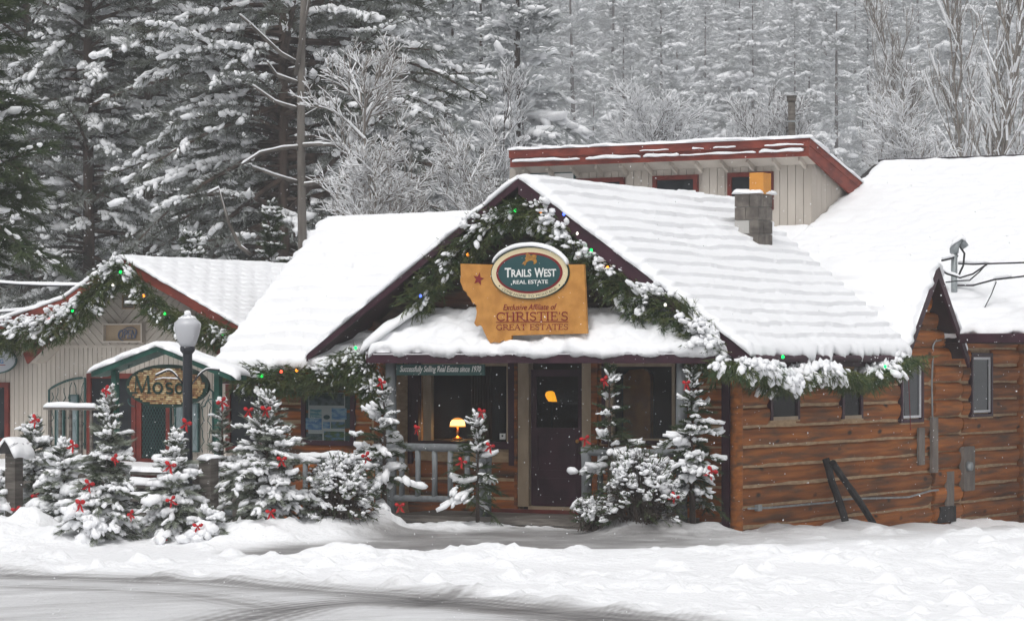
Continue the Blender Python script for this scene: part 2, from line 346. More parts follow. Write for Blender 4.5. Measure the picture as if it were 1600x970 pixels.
# ------------------------------------------------------------------ lettering
def text_shape(body, shear=0.0, bold=0.0, spacing=1.0):
    cu = bpy.data.curves.new('lettering', 'FONT'); cu.body = body; cu.shear = shear; cu.offset = bold; cu.space_character = spacing; cu.resolution_u = 3
    o = bpy.data.objects.new('lettering', cu); COL.objects.link(o)
    dg = bpy.context.evaluated_depsgraph_get(); me = o.evaluated_get(dg).to_mesh()
    V = np.array([v.co[:2] for v in me.vertices]); Fs = [tuple(p.vertices) for p in me.polygons]
    o.evaluated_get(dg).to_mesh_clear(); bpy.data.objects.remove(o); bpy.data.curves.remove(cu)
    V -= V.min(0); V /= V.max(0)
    return V, Fs                                   # unit square
TXT = {}
for key, body, sh, bo in (('trails', 'RAILS', 0, 0.02), ('T', 'T', 0, 0.02), ('W', 'W', 0, 0.02), ('west', 'EST', 0, 0.02), ('real', 'REAL ESTATE', 0, 0.012),
                          ('excl', 'Exclusive Affiliate of', 0.3, 0.0), ('home', 'COME HOME TO MONTANA', 0, 0.0), ('succ', 'Successfully Selling Real Estate since 1970', 0.35, 0.012),
                          ('open', 'OPEN', 0.25, -0.005), ('ic', 'IC', 0, 0.01), ('ng', 'NG', 0, 0.01)):
    TXT[key] = text_shape(body, sh, bo)
def text_mb(key, a0, a1, z0, z1, v, th=0.006, slope=0.0):
    V, Fs = TXT[key]; mb = MB(FB); n = len(V)
    P = [(a0 + x * (a1 - a0), v, z0 + y * (z1 - z0) + slope * x) for x, y in V]
    mb.add(P + [(a, v + th, z) for a, v, z in P], Fs + [tuple(i + n for i in reversed(f)) for f in Fs])
    # side walls along the outline
    ed = {}
    for f in Fs:
        for i in range(len(f)):
            e = (f[i], f[(i + 1) % len(f)]); ed[e] = ed.get(e, 0) + 1
    mb.f += [(a, a + n, b + n, b) for a, b in ed if (b, a) not in ed]
    return mb

def clip_poly(poly, a, b, c):
    """Keep the part of a 2D polygon where a*x + b*y + c >= 0."""
    out = []
    for i in range(len(poly)):
        p, q = poly[i], poly[(i + 1) % len(poly)]; dp, dq = a * p[0] + b * p[1] + c, a * q[0] + b * q[1] + c
        if dp >= 0: out.append(p)
        if (dp >= 0) != (dq >= 0):
            t = dp / (dp - dq); out.append((p[0] + t * (q[0] - p[0]), p[1] + t * (q[1] - p[1])))
    return out
def clip_convex(poly, conv):
    n = len(conv); area = sum(conv[i][0] * conv[(i + 1) % n][1] - conv[(i + 1) % n][0] * conv[i][1] for i in range(n)); sg = 1 if area > 0 else -1
    for i in range(n):
        (x0, y0), (x1, y1) = conv[i], conv[(i + 1) % n]
        a, b = -(y1 - y0) * sg, (x1 - x0) * sg
        poly = clip_poly(poly, a, b, -(a * x0 + b * y0))
        if len(poly) < 3: return []
    return poly

# ------------------------------------------------------------------ foliage and snow in bulk
def ico(sub):
    t = (1 + 5 ** 0.5) / 2
    v = [(-1, t, 0), (1, t, 0), (-1, -t, 0), (1, -t, 0), (0, -1, t), (0, 1, t), (0, -1, -t), (0, 1, -t), (t, 0, -1), (t, 0, 1), (-t, 0, -1), (-t, 0, 1)]
    f = [(0, 11, 5), (0, 5, 1), (0, 1, 7), (0, 7, 10), (0, 10, 11), (1, 5, 9), (5, 11, 4), (11, 10, 2), (10, 7, 6), (7, 1, 8), (3, 9, 4), (3, 4, 2), (3, 2, 6), (3, 6, 8), (3, 8, 9), (4, 9, 5), (2, 4, 11), (6, 2, 10), (8, 6, 7), (9, 8, 1)]
    v = [Vector(x).normalized() for x in v]
    for _ in range(sub):
        mid, nf = {}, []
        def md(i, j):
            k = (min(i, j), max(i, j))
            if k not in mid: mid[k] = len(v); v.append((v[i] + v[j]).normalized())
            return mid[k]
        for a, b, c in f:
            x, y, z = md(a, b), md(b, c), md(c, a); nf += [(a, x, z), (b, y, x), (c, z, y), (x, y, z)]
        f = nf
    return np.array([tuple(x) for x in v]), np.array(f)
ICO = [ico(0), ico(1), ico(2)]
def norm(A): return A / np.maximum(np.linalg.norm(A, axis=-1, keepdims=True), 1e-9)
UP = np.array([0, 0, 1.0])
def lumps(P, D, L, W, H, rng, sub=0, rough=0.22):
    """Snow lumps centred on P, length 2L along D, width 2W, height 2H."""
    n = len(P); V0, F0 = ICO[sub]; m_ = len(V0)
    D = norm(D); S = norm(np.cross(D, UP) + 1e-6); U = np.cross(S, D)
    r = 1 + rng.uniform(-rough, rough, (n, m_))
    V = P[:, None, :] + (V0[None, :, 0] * r * L[:, None])[..., None] * D[:, None, :] + (V0[None, :, 1] * r * W[:, None])[..., None] * S[:, None, :] + (V0[None, :, 2] * r * H[:, None])[..., None] * U[:, None, :]
    return V.reshape(-1, 3), (F0[None] + (np.arange(n) * m_)[:, None, None]).reshape(-1, 3)
def needles(P, D, L, nn, nl, nw, rng, spread=0.55, flat=0.5):
    """nn thin leaf triangles per spray from P along D (length L)."""
    n = len(P); D = norm(D); S = norm(np.cross(D, UP) + 1e-6); U = np.cross(S, D)
    t = (np.arange(nn)[None] + rng.random((n, nn))) / nn
    B = P[:, None] + D[:, None] * (t * L[:, None] * 0.85)[..., None]
    s = rng.normal(0, spread, (n, nn)); u = rng.normal(0, spread * flat, (n, nn))
    d = norm(D[:, None] + s[..., None] * S[:, None] + u[..., None] * U[:, None])
    w = norm(np.cross(d, rng.normal(0, 1, (n, nn, 3)))) * nw
    ln = nl * rng.uniform(0.6, 1.25, (n, nn)) * np.clip(L / np.maximum(L.mean(), 1e-6), 0.5, 1.5)[:, None]
    T = B + d * ln[..., None]
    V = np.stack([B - w, B + w, T], axis=2).reshape(-1, 3)
    return V, np.arange(len(V)).reshape(-1, 3)
def tubes(P0, P1, r0, r1, n=3):
    """Many straight tapering twigs at once."""
    m_ = len(P0); D = norm(P1 - P0); ref = np.where(np.abs(D[:, 2:3]) > 0.9, np.array([[1.0, 0, 0]]), np.array([[0, 0, 1.0]])); X = norm(np.cross(D, ref)); Y = np.cross(D, X)
    an = 2 * np.pi * np.arange(n) / n; c = np.cos(an)[None, :, None]; s = np.sin(an)[None, :, None]
    R = c * X[:, None] + s * Y[:, None]
    V = np.concatenate([P0[:, None] + R * np.asarray(r0).reshape(-1, 1, 1), P1[:, None] + R * np.asarray(r1).reshape(-1, 1, 1)], axis=1).reshape(-1, 3)
    k = np.arange(n); k2 = (k + 1) % n
    q = np.concatenate([np.stack([k, k2, n + k2], 1), np.stack([k, n + k2, n + k], 1)])
    return V, (q[None] + (np.arange(m_) * 2 * n)[:, None, None]).reshape(-1, 3)
def join(*parts):
    """(V, F, material index, smooth) pieces -> one."""
    Vs, Fs, Ms, Ss, b = [], [], [], [], 0
    for V, F, mi, sm in parts:
        if len(V) == 0: continue
        Vs.append(V); Fs.append(F + b); Ms.append(np.full(len(F), mi)); Ss.append(np.full(len(F), sm)); b += len(V)
    return np.concatenate(Vs), np.concatenate(Fs), np.concatenate(Ms), np.concatenate(Ss)

def conifer(rng, H, R, nb, k, ls, nn, nl, nw, psnow=0.6, sw=1.0, e_lo=-0.15, e_hi=0.75, droop=0.35, zmin=0.06, prof=None, spread=0.55, flat=0.5,
            sub=0, gap=0.0, lump_long=0.62, pw=0.9, zmax=1.0, fan=0.75, twig=True, f0=0.25, thick=1.0, flat_snow=0.2, nper=2, lvar=0.5, ejit=0.12, front=0.0):
    """A conifer standing at the origin: (needle V,F), (snow V,F), (wood V,F)."""
    prof = prof or (lambda h: (1 - h) ** 0.8)
    i = np.arange(nb); hf = zmin + (zmax - zmin) * ((i + rng.random(nb)) / nb) ** pw
    az = i * 2.399963 + rng.normal(0, 0.35, nb)
    Lb = np.maximum(R * prof(hf) * rng.uniform(lvar, 1.15, nb), 0.06 * R)
    keep = rng.random(nb) > gap * (hf < 0.85)
    if front: keep &= ~((np.cos(az + np.pi / 2) > 0.74) & (rng.random(nb) < front))
    hf, az, Lb = hf[keep], az[keep], Lb[keep]; nb = len(hf)
    el = e_lo + (e_hi - e_lo) * hf + rng.normal(0, ejit, nb); dr = droop * rng.uniform(0.6, 1.3, nb) * (1 - hf * 0.7)
    f = np.linspace(f0, 1.0, k)[None] + rng.uniform(-0.5, 0.5, (nb, k)) * (0.5 / k); f = np.clip(f, 0.12, 1.02)
    hd = np.stack([np.cos(az), np.sin(az), np.zeros(nb)], 1); sd_ = np.stack([-np.sin(az), np.cos(az), np.zeros(nb)], 1)
    bend = rng.normal(0, 0.12, nb)
    def pt(ff):
        q = hd[:, None] * (Lb[:, None] * ff * np.cos(el)[:, None])[..., None] + sd_[:, None] * (Lb[:, None] * ff ** 2 * bend[:, None])[..., None]
        q[..., 2] += (hf * H)[:, None] + Lb[:, None] * (np.sin(el)[:, None] * ff - dr[:, None] * ff ** 2); return q
    P = pt(f); D = norm(pt(f + 0.05) - pt(f - 0.05))
    allP, allD, allL = [], [], []
    for w_, amp in ((-1, 1), (0, 0), (1, 1)):
        ang = w_ * fan + rng.normal(0, 0.22, (nb, k)); ca, sa = np.cos(ang), np.sin(ang)
        d = D.copy(); d[..., 0] = D[..., 0] * ca - D[..., 1] * sa; d[..., 1] = D[..., 0] * sa + D[..., 1] * ca; d[..., 2] -= 0.12 * amp
        l = ls * rng.uniform(0.6, 1.25, (nb, k)) * np.where(w_ == 0, 1.0, np.clip(1.25 - f * 0.6, 0.5, 1.2)) * np.clip(Lb[:, None] / (0.5 * R), 0.45, 1.1)
        allP.append(P); allD.append(norm(d)); allL.append(l)
    P3 = np.stack(allP, 2).reshape(-1, 3); D3 = np.stack(allD, 2).reshape(-1, 3); L3 = np.stack(allL, 2).reshape(-1)
    nV, nF = needles(P3, D3, L3, nn, nl, nw, rng, spread, flat)
    pat = fbm(np.repeat(az, k * 3) * 1.3 + 3.0, np.repeat(hf, k * 3) * H / max(R, 0.3) * 2.2, int(rng.integers(0, 999)), 3)
    bs = np.clip(np.repeat(np.clip(rng.normal(psnow, 0.22, nb), 0.03, 1.0), k * 3) * 1.7 * sstep(0.33, 0.62, pat), 0, 1)
    sel = np.nonzero(rng.random(len(P3)) < bs)[0]; sel = np.repeat(sel, nper)
    q, d, l = P3[sel], D3[sel], L3[sel]; fat = rng.uniform(0.55, 1.45, len(sel)) * sw; tt = rng.uniform(0.12, 1.02, len(sel))
    side = norm(np.cross(d, UP) + 1e-6)
    c = q + d * (l * tt)[:, None] + side * (rng.normal(0, 0.16, len(sel)) * l)[:, None]; c[:, 2] += l * flat_snow * fat * 0.45
    sV, sF = lumps(c, d + rng.normal(0, 0.25, d.shape), l * lump_long * 0.78 * fat ** 0.5, l * 0.19 * fat, l * flat_snow * 0.68 * fat * thick, rng, sub)
    if twig:
        ff = np.linspace(0, 1, 5); Q = pt(np.repeat(ff[None], nb, 0)); r = np.repeat((0.016 * Lb + 0.004)[:, None], 5, 1) * (1 - 0.85 * ff)[None]
        wV, wF = tubes(Q[:, :-1].reshape(-1, 3), Q[:, 1:].reshape(-1, 3), r[:, :-1].ravel(), r[:, 1:].ravel(), 4)
    else: wV, wF = np.zeros((0, 3)), np.zeros((0, 3), int)
    return (nV, nF), (sV, sF), (wV, wF)
def trunk_np(H, r0, r1, rng, n=9, seg=10, wob=0.0, base=-0.3):
    z = np.linspace(base, H, seg); cx = np.cumsum(rng.normal(0, wob, seg)); cy = np.cumsum(rng.normal(0, wob, seg)); r = r0 + (r1 - r0) * np.clip(z / H, 0, 1) ** 0.9
    P = np.stack([cx - cx[0], cy - cy[0], z], 1)
    return tubes(P[:-1], P[1:], r[:-1], r[1:], n)

def bare_tree(rng, base, h, levels, nchild, r0, spread, up=0.3, lean=(0, 0), len_ratio=0.62, first=0.25, snow=1.0, seglen=3):
    """Leafless tree; returns wood and the snow lying along its twigs."""
    P0, P1, R0, R1 = [], [], [], []
    def grow(p, d, L, r, lv):
        q = p.copy(); n = seglen if lv > 0 else 1; pts = [q.copy()]
        for i in range(n):
            d = d + rng.normal(0, 0.10, 3); d[2] += up * 0.12; d = d / np.linalg.norm(d); q2 = q + d * (L / n)
            P0.append(q.copy()); P1.append(q2.copy()); R0.append(r * (1 - 0.7 * i / n)); R1.append(r * (1 - 0.7 * (i + 1) / n)); q = q2; pts.append(q.copy())
        if lv == 0: return
        for c in range(nchild[len(nchild) - lv]):
            f_ = first if lv == levels else 0.2; t = f_ + (1 - f_) * rng.random(); j = min(int(t * n), n - 1); pp = pts[j] + (pts[j + 1] - pts[j]) * (t * n - j)
            s = rng.normal(0, 1, 3); s -= d * s.dot(d); s /= np.linalg.norm(s); nd = d * (1 - spread * 0.5) + s * spread; nd[2] += up * 0.25; nd /= np.linalg.norm(nd)
            grow(pp, nd, L * (len_ratio[levels - lv] if isinstance(len_ratio, tuple) else len_ratio) * rng.uniform(0.7, 1.15) * (1.15 - 0.5 * t), r * 0.52, lv - 1)
    grow(np.array(base, float), np.array([lean[0], lean[1], 1.0]), h, r0, levels)
    P0, P1, R0, R1 = map(np.array, (P0, P1, R0, R1))
    wV, wF = tubes(P0, P1, R0, R1, 3)
    d = norm(P1 - P0); m_ = (np.abs(d[:, 2]) < 0.93) & (R0 < r0 * 0.8) & (rng.random(len(P0)) < 0.88); rr = np.maximum(R0[m_], 0.006)
    off = np.array([0, 0, 1.0]) * (rr * 1.0)[:, None]
    k = snow * np.maximum(rr * 1.15, 0.010); sV, sF = tubes(P0[m_] + off, P1[m_] + off, k, k * 0.85, 3)
    return (wV, wF), (sV, sF)
# ================================================================== GROUND
def gbase(X, Y):
    return -0.10 - 0.035 * np.clip(-X - 1.0, 0, 9) - 0.05 * np.clip(Y - 42.0, 0, 12) * sstep(2.0, 4.0, X)
def gpix(px, py):
    """Ground point seen at a photo pixel."""
    Y = 40.0
    for _ in range(12):
        z = float(gbase(np.array((px - CX) / FOC * Y), np.array(Y))); Y = FOC * (CAMH - z) / (py - HZ)
    return ((px - CX) / FOC * Y, Y)
rng = np.random.default_rng(11)
xs = np.concatenate([[-900, -400, -200, -110, -70, -45, -30, -20, -14], np.arange(-10.5, 11.5, 0.065), [14, 20, 30, 45, 70, 110, 200, 400, 900]])
ys = np.concatenate([[-60, -20, 0, 10, 18, 23], np.arange(26.0, 36.0, 0.06), np.arange(36.0, 46.0, 0.075), np.arange(46.0, 54, 0.4), [58, 66, 80, 100, 130, 170, 300, 700, 1200]])
GX, GY = np.meshgrid(xs, ys)
fine = sstep(-13, -10, GX) * (1 - sstep(11, 13, GX)) * sstep(23, 26.5, GY) * (1 - sstep(50, 56, GY))
Z = gbase(GX, GY)
road_edge = [gpix(*p) for p in ((-260, 880), (0, 894), (230, 902), (520, 912), (800, 930), (1040, 958), (1230, 985), (1500, 1040))]
ex, ey = np.array([p[0] for p in road_edge]), np.array([p[1] for p in road_edge])
edge_y = np.interp(GX, ex, ey)
into = edge_y - GY + 0.5 * (fbm(GX * 0.9, GY * 0.9, 5) - 0.5)              # metres into the road
road = sstep(-0.25, 0.7, into)
drive_pts = [gpix(*p) for p in ((560, 858), (700, 850), (900, 848), (1100, 846), (1300, 836), (1500, 829))]
dd = seg_dist(GX, GY, drive_pts) + 0.8 * (fbm(GX * 1.1, GY * 1.1, 9) - 0.5)
dd = np.minimum(dd, seg_dist(GX, GY, [gpix(*p) for p in ((690, 838), (800, 836), (890, 834))]) + 0.35 + 0.5 * (fbm(GX * 1.1, GY * 1.1, 9) - 0.5))
drive = (1 - sstep(1.0, 1.9, dd)) * (1 - 0.7 * sstep(1.2, 4.5, GX))
back = sstep(40.0, 41.5, GY)
plowed = np.clip(1 - road - drive * 1.2, 0, 1)
# snow relief: plowed, broken lumps
n1 = fbm(GX * 2.2, GY * 2.2, 21, 4); n2 = fbm(GX * 5.5, GY * 5.5, 33, 3); n3 = fbm(GX * 0.7, GY * 0.7, 41, 3)
Z += fine * plowed * (0.03 + 0.26 * (n1 - 0.42) * sstep(0.30, 0.75, n3) + 0.09 * np.clip(n2 - 0.5, 0, 1) * sstep(0.35, 0.6, n3))
berm_c = np.interp(GX, ex, ey) * 0.30 + 0.70 * np.interp(GX, [p[0] for p in drive_pts], [p[1] for p in drive_pts]) - 1.1
Z += fine * 0.15 * np.exp(-((GY - berm_c) / 0.55) ** 2) * sstep(-3.4, -2.2, GX) * (1 - sstep(0.8, 2.6, GX)) * (0.4 + 0.9 * n1)
Z += fine * 0.10 * np.exp(-((GY - berm_c - 0.1) / 1.6) ** 2) * sstep(1.5, 3.0, GX) * (0.2 + 1.2 * n1)
def mound(px, py, Y, h, rx, ry):
    global Z
    x0 = (px - CX) / FOC * Y
    Z = Z + fine * h * np.exp(-(((GX - x0) / rx) ** 2 + ((GY - Y) / ry) ** 2)) * (0.72 + 0.7 * (n1 - 0.4) + 0.3 * (n2 - 0.5))
for px, Y, h, rx, ry in ((20, 42.2, 0.46, 0.75, 0.9), (115, 41.6, 0.22, 0.7, 0.7), (350, 41.2, 0.20, 0.5, 0.6), (430, 41.4, 0.24, 0.5, 0.6), (520, 42.0, 0.26, 0.45, 0.7),
                         (585, 42.3, 0.26, 0.35, 0.5), (640, 42.4, 0.15, 0.4, 0.4), (975, 41.6, 0.30, 0.34, 0.5), (1040, 41.5, 0.24, 0.42, 0.5), (1110, 41.6, 0.20, 0.35, 0.5),
                         (1230, 43.2, 0.13, 0.4, 0.6), (1330, 44.9, 0.20, 0.6, 0.6), (1430, 46.6, 0.15, 0.5, 0.6), (1540, 49.6, 0.2, 1.0, 0.7), (250, 41.8, 0.12, 1.2, 0.5)):
    mound(px, 0, Y, h, rx, ry)
# clods thrown about the plowed strip
cl = np.zeros_like(Z)
for _ in range(520):
    cx_, cy_ = rng.uniform(-9, 10), rng.uniform(27, 42); s_ = 0.035 + 0.13 * rng.random() ** 2.5; hh = s_ * rng.uniform(0.5, 1.1)
    i0, i1 = np.searchsorted(xs, [cx_ - 0.4, cx_ + 0.4]); j0, j1 = np.searchsorted(ys, [cy_ - 0.4, cy_ + 0.4])
    if i1 - i0 > 1 and j1 - j0 > 1:
        sx, sy = GX[j0:j1, i0:i1], GY[j0:j1, i0:i1]
        cl[j0:j1, i0:i1] = np.maximum(cl[j0:j1, i0:i1], hh * np.exp(-(((sx - cx_) ** 2 + (sy - cy_) ** 2) / (s_ * s_)) ** 1.5))
Z += cl * plowed * fine
slush = road * (0.20 + 0.25 * (fbm(GX * 0.5 + GY * 0.32, GY * 1.6 - GX * 1.0, 51) - 0.4))
for pts, w, k in ((((-200, 888), (0, 898), (150, 902), (330, 909), (600, 927), (800, 946), (1010, 966), (1200, 1000)), 0.42, 0.50), (((330, 985), (380, 966), (450, 947), (560, 937), (700, 939), (900, 962), (1000, 985)), 0.55, 0.55),
                  (((640, 945), (690, 930), (760, 917), (860, 908)), 0.30, 0.28), (((-60, 912), (160, 918), (300, 926), (440, 950)), 0.35, 0.25), (((700, 905), (900, 922), (1100, 945)), 0.3, 0.25)):
    P_ = [gpix(*p) for p in pts]; d_ = seg_dist(GX, GY, P_)
    band = np.exp(-(d_ / w) ** 2) * (0.6 + 0.4 * np.sin(d_ * 38)) * (0.55 + 0.9 * fbm(GX * 1.2, GY * 2.2, 77, 3))
    slush = slush + k * band * sstep(-0.8, 0.3, into); Z -= fine * 0.02 * np.exp(-(d_ / w) ** 2) * road
slush = np.clip(slush + drive * (0.54 + 0.5 * (n1 - 0.45)), 0, 0.95) * (0.55 + 0.45 * fine)
slush = np.where(GY > 60, 0, slush); Z = Z + (1 - fine) * 0.02
ny, nx = GX.shape; id_ = np.arange(ny * nx).reshape(ny, nx)
Q = np.stack([id_[:-1, :-1], id_[:-1, 1:], id_[1:, 1:], id_[1:, :-1]], -1).reshape(-1, 4)
ground = obj_np('snowy_ground', np.stack([GX, GY, Z], -1).reshape(-1, 3), None, ['ground'], smooth=True, F4=Q)
at_ = ground.data.attributes.new('slush', 'FLOAT', 'POINT'); at_.data.foreach_set('value', slush.ravel().astype(np.float32))
tag(ground, 'snow covered street with grey slushy tyre tracks and a plowed bank', kind='structure')
def ground_z(x, y):
    i = min(max(np.searchsorted(xs, x), 1), nx - 1); j = min(max(np.searchsorted(ys, y), 1), ny - 1); return float(Z[j, i])

def hill_z(X, Y):
    return -1.5 + 0.158 * np.clip(Y - 215, 0, 1300) * sstep(200, 420, Y) + 12 * (fbm(X * 0.008, Y * 0.008, 61) - 0.5) * sstep(250, 450, Y) + 0.03 * np.clip(-X, -150, 200) * sstep(300, 600, Y)
hx = np.linspace(-520, 520, 80); hy = np.linspace(105, 1350, 90); HX, HY = np.meshgrid(hx, hy)
id_ = np.arange(HX.size).reshape(HX.shape)
Q = np.stack([id_[:-1, :-1], id_[:-1, 1:], id_[1:, 1:], id_[1:, :-1]], -1).reshape(-1, 4)
hill = obj_np('snowy_hill', np.stack([HX, HY, hill_z(HX, HY)], -1).reshape(-1, 3), None, ['snow'], smooth=True, F4=Q)
tag(hill, 'forested hillside under snow rising behind the buildings', kind='structure')

# ================================================================== SNOW ON ROOFS
def snow_slab(name, p00, p10, p11, p01, parent, th=0.11, nu=120, nv=60, courses=16, ramp=0.016, seed=0, over=0.05, grid=0, droop=0.06, sides=(1, 1), under=0.012, bare=None, wav=0.5, top=True):
    """A snow blanket on the roof quad: p00-p10 along the eave, p01-p11 along the top."""
    p = [np.array(q, float) for q in (p00, p10, p11, p01)]
    nrm = np.cross(p[1] - p[0], p[3] - p[0]); nrm /= np.linalg.norm(nrm); nrm = nrm if nrm[2] > 0 else -nrm
    Lu = max(np.linalg.norm(p[1] - p[0]), np.linalg.norm(p[2] - p[3])); Lv = max(np.linalg.norm(p[3] - p[0]), np.linalg.norm(p[2] - p[1]))
    def spread(n): t = np.linspace(0, 1, n); return 0.5 - 0.5 * np.cos(np.pi * t) * 0.25 - 0.375 * (1 - 2 * t) if False else t
    e = np.array([0, 0.012, 0.03, 0.06]) ; s = np.concatenate([e / Lu * 2, np.linspace(0.15 / Lu, 1 - 0.15 / Lu, nu), 1 - e[::-1] / Lu * 2]); t = np.concatenate([e / Lv * 2, np.linspace(0.15 / Lv, 1 - 0.15 / Lv, nv), 1 - e[::-1] / Lv * 2])
    S, T = np.meshgrid(s, t)
    jit = (fbm(S * Lu * 3.6, T * 0 + 3.1, seed, 4) - 0.5)
    def at_st(S, T): return ((1 - S) * (1 - T))[..., None] * p[0] + (S * (1 - T))[..., None] * p[1] + (S * T)[..., None] * p[2] + ((1 - S) * T)[..., None] * p[3]
    P = at_st(S, T); dn = norm((p[0] + p[1]) - (p[2] + p[3])); al = norm(p[1] - p[0])
    de = T * Lv; dt = (1 - T) * Lv; ds0 = S * Lu; ds1 = (1 - S) * Lu
    r = th * 1.1
    def rnd(d): return np.sqrt(np.clip(1 - (1 - np.clip(d / r, 0, 1)) ** 2, 0, 1))
    prof = rnd(de) * (rnd(ds0) if sides[0] else 1) * (rnd(ds1) if sides[1] else 1) * ((0.55 + 0.45 * rnd(dt)) if top else 1)
    ph = T * courses + (fbm(S * Lu * 0.6, T * Lv * 0.6, seed + 3, 3) - 0.5) * 0.55
    saw = 1 - (ph % 1.0); rip = saw * saw
    strength = 0.4 + 1.2 * fbm(S * Lu * 1.1, T * Lv * 1.6, seed + 5, 3)
    h = th * (0.62 + 0.42 * fbm(S * Lu * 1.3, T * Lv * 1.3, seed + 7, 4)) + ramp * rip * strength + 0.03 * (fbm(S * Lu * 4.5, T * Lv * 4.5, seed + 9, 3) - 0.5) * wav * 2
    if grid: h = h - 0.045 * np.clip(np.sin(S * Lu * grid + (np.floor(ph) % 2) * np.pi), 0.2, 1) * (1 - np.abs((ph % 1) - 0.5) * 2) * strength
    if bare is not None:
        for (bs, bt, rs, rt) in bare: h = h * np.clip((((S - bs) / rs) ** 2 + ((T - bt) / rt) ** 2 + 0.5 * (fbm(S * 30, T * 30, seed + 11, 2) - 0.5)), 0.0, 1) ** 0.7
    P = P + (h * prof)[..., None] * nrm + (under)* nrm
    lip = np.exp(-de / (th * 1.6))
    P = P + dn * (lip * (over + 0.20 * jit))[..., None]; P[..., 2] -= lip * (droop * (0.55 + 2.4 * jit)) * np.exp(-de / (th * 0.9))
    for d_, sg, on in ((ds0, -1, sides[0]), (ds1, 1, sides[1])):
        if on: P = P + al * (sg * np.exp(-d_ / (th * 1.2)) * (0.03 + 0.17 * (fbm(T * Lv * 4.2, S * 0 + 5.0 * sg, seed + 13, 3) - 0.5)))[..., None]
    ny, nx = S.shape; base = at_st(S, T) + 0.002 * nrm
    top = P.reshape(-1, 3); n0 = len(top); id_ = np.arange(n0).reshape(ny, nx)
    Q = [np.stack([id_[:-1, :-1], id_[:-1, 1:], id_[1:, 1:], id_[1:, :-1]], -1).reshape(-1, 4)]
    ring = np.concatenate([id_[0, :], id_[1:, -1], id_[-1, -2::-1], id_[-2:0:-1, 0]])
    low = base.reshape(-1, 3)[ring]; k = np.arange(len(ring)); k2 = (k + 1) % len(ring)
    Q.append(np.stack([ring[k], n0 + k, n0 + k2, ring[k2]], -1))
    o = obj_np(name, np.concatenate([top, low]), None, ['snow'], parent=parent, smooth=True, F4=np.concatenate(Q), frame=FB)
    return o
def snow_strip(name, path, w, h, parent, seed=0, mat=None, seg=0.05, frame=FB, lumpy=0.4):
    """A line of snow lying on a rail, cap or wire: rounded top, slightly lumpy."""
    pts = [np.array(q, float) for q in path]; P = [pts[0]]
    for a, b in zip(pts[:-1], pts[1:]):
        n = max(2, int(np.linalg.norm(b - a) / seg)); P += [a + (b - a) * (i / n) for i in range(1, n + 1)]
    P = np.array(P); n = len(P); D = norm(np.gradient(P, axis=0)); S = norm(np.cross(D, UP)); s_ = np.arange(n) * seg
    k = 0.75 + lumpy * (fbm(s_ * 3.1, s_ * 0 + seed, seed, 3) - 0.3) * 1.4; k[0] *= 0.6; k[-1] *= 0.6
    ang = np.linspace(0, np.pi, 7); V = []
    for a in ang: V.append(P + S * (w / 2 * math.cos(a) * (0.6 + 0.4 * k))[:, None] + UP * (h * math.sin(a) * k)[:, None])
    V = np.stack(V, 1); m_ = 7; id_ = np.arange(n * m_).reshape(n, m_); idn = np.concatenate([id_, id_[:, :1]], 1)
    Q = np.stack([idn[:-1, :-1], idn[:-1, 1:], idn[1:, 1:], idn[1:, :-1]], -1).reshape(-1, 4)
    caps = np.concatenate([np.array([[e[0], e[i], e[i + 1]] for i in range(1, m_ - 1)]) for e in (id_[0], id_[-1])])
    return obj_np(name, V.reshape(-1, 3), caps, ['snow'], parent=parent, mat=mat, smooth=True, F4=Q, frame=frame)

# ================================================================== THE LOG CABIN
cabin = thing('log_cabin', 'orange log cabin with plum trim and a broad snowy gable over its porch', 'cabin')
LOGP = [(0.0, 0.0), (0.28, 0.045), (0.62, 0.060), (0.88, 0.045), (1.0, 0.0)]
lrng = random.Random(5)
def log(parent, mtl, axis, s0, s1, z0, z1, face, out, round_ends=(0, 0), name='log', clip=None):
    """One squared log: along 'a' (front walls, facing -v) or 'v' (side wall, facing +a)."""
    mb = MB(FB); n = max(2, int((s1 - s0) / 0.35) + 1); J = [lrng.uniform(-0.007, 0.007) for _ in range(n + 1)]; K = [lrng.uniform(-0.009, 0.009) for _ in range(n + 1)]
    vs, fs = [], []; back = -0.10; m_ = len(LOGP) + 2
    for i in range(n + 1):
        s = s0 + (s1 - s0) * i / n
        row = [(back, 0.0)] + [(d, t) for t, d in LOGP] + [(back, 1.0)]
        endk = 1.0
        for d, t in row:
            z = z0 + 0.011 + (z1 - z0 - 0.022) * t + (J[i] if 0 < t < 1 else J[i] * 0.7) + (0.35 * K[i] if t > 0.5 else 0)
            ss = s
            if (i == 0 and round_ends[0]) or (i == n and round_ends[1]):
                ss += (-1 if i == 0 else 1) * (0.085 * math.sin(math.pi * min(max(t, 0.0), 1.0)) - 0.03)
            q = face + out * (d + K[i] * 0.6)
            vs.append((ss, q, z) if axis == 'a' else (q, ss, z))
    for i in range(n):
        for k in range(m_):
            fs.append((i * m_ + k, i * m_ + (k + 1) % m_, (i + 1) * m_ + (k + 1) % m_, (i + 1) * m_ + k))
    fs.append(tuple(range(m_))); fs.append(tuple(range(n * m_, (n + 1) * m_)))
    mb.add(vs, fs); return obj(name, mb, mtl, parent)
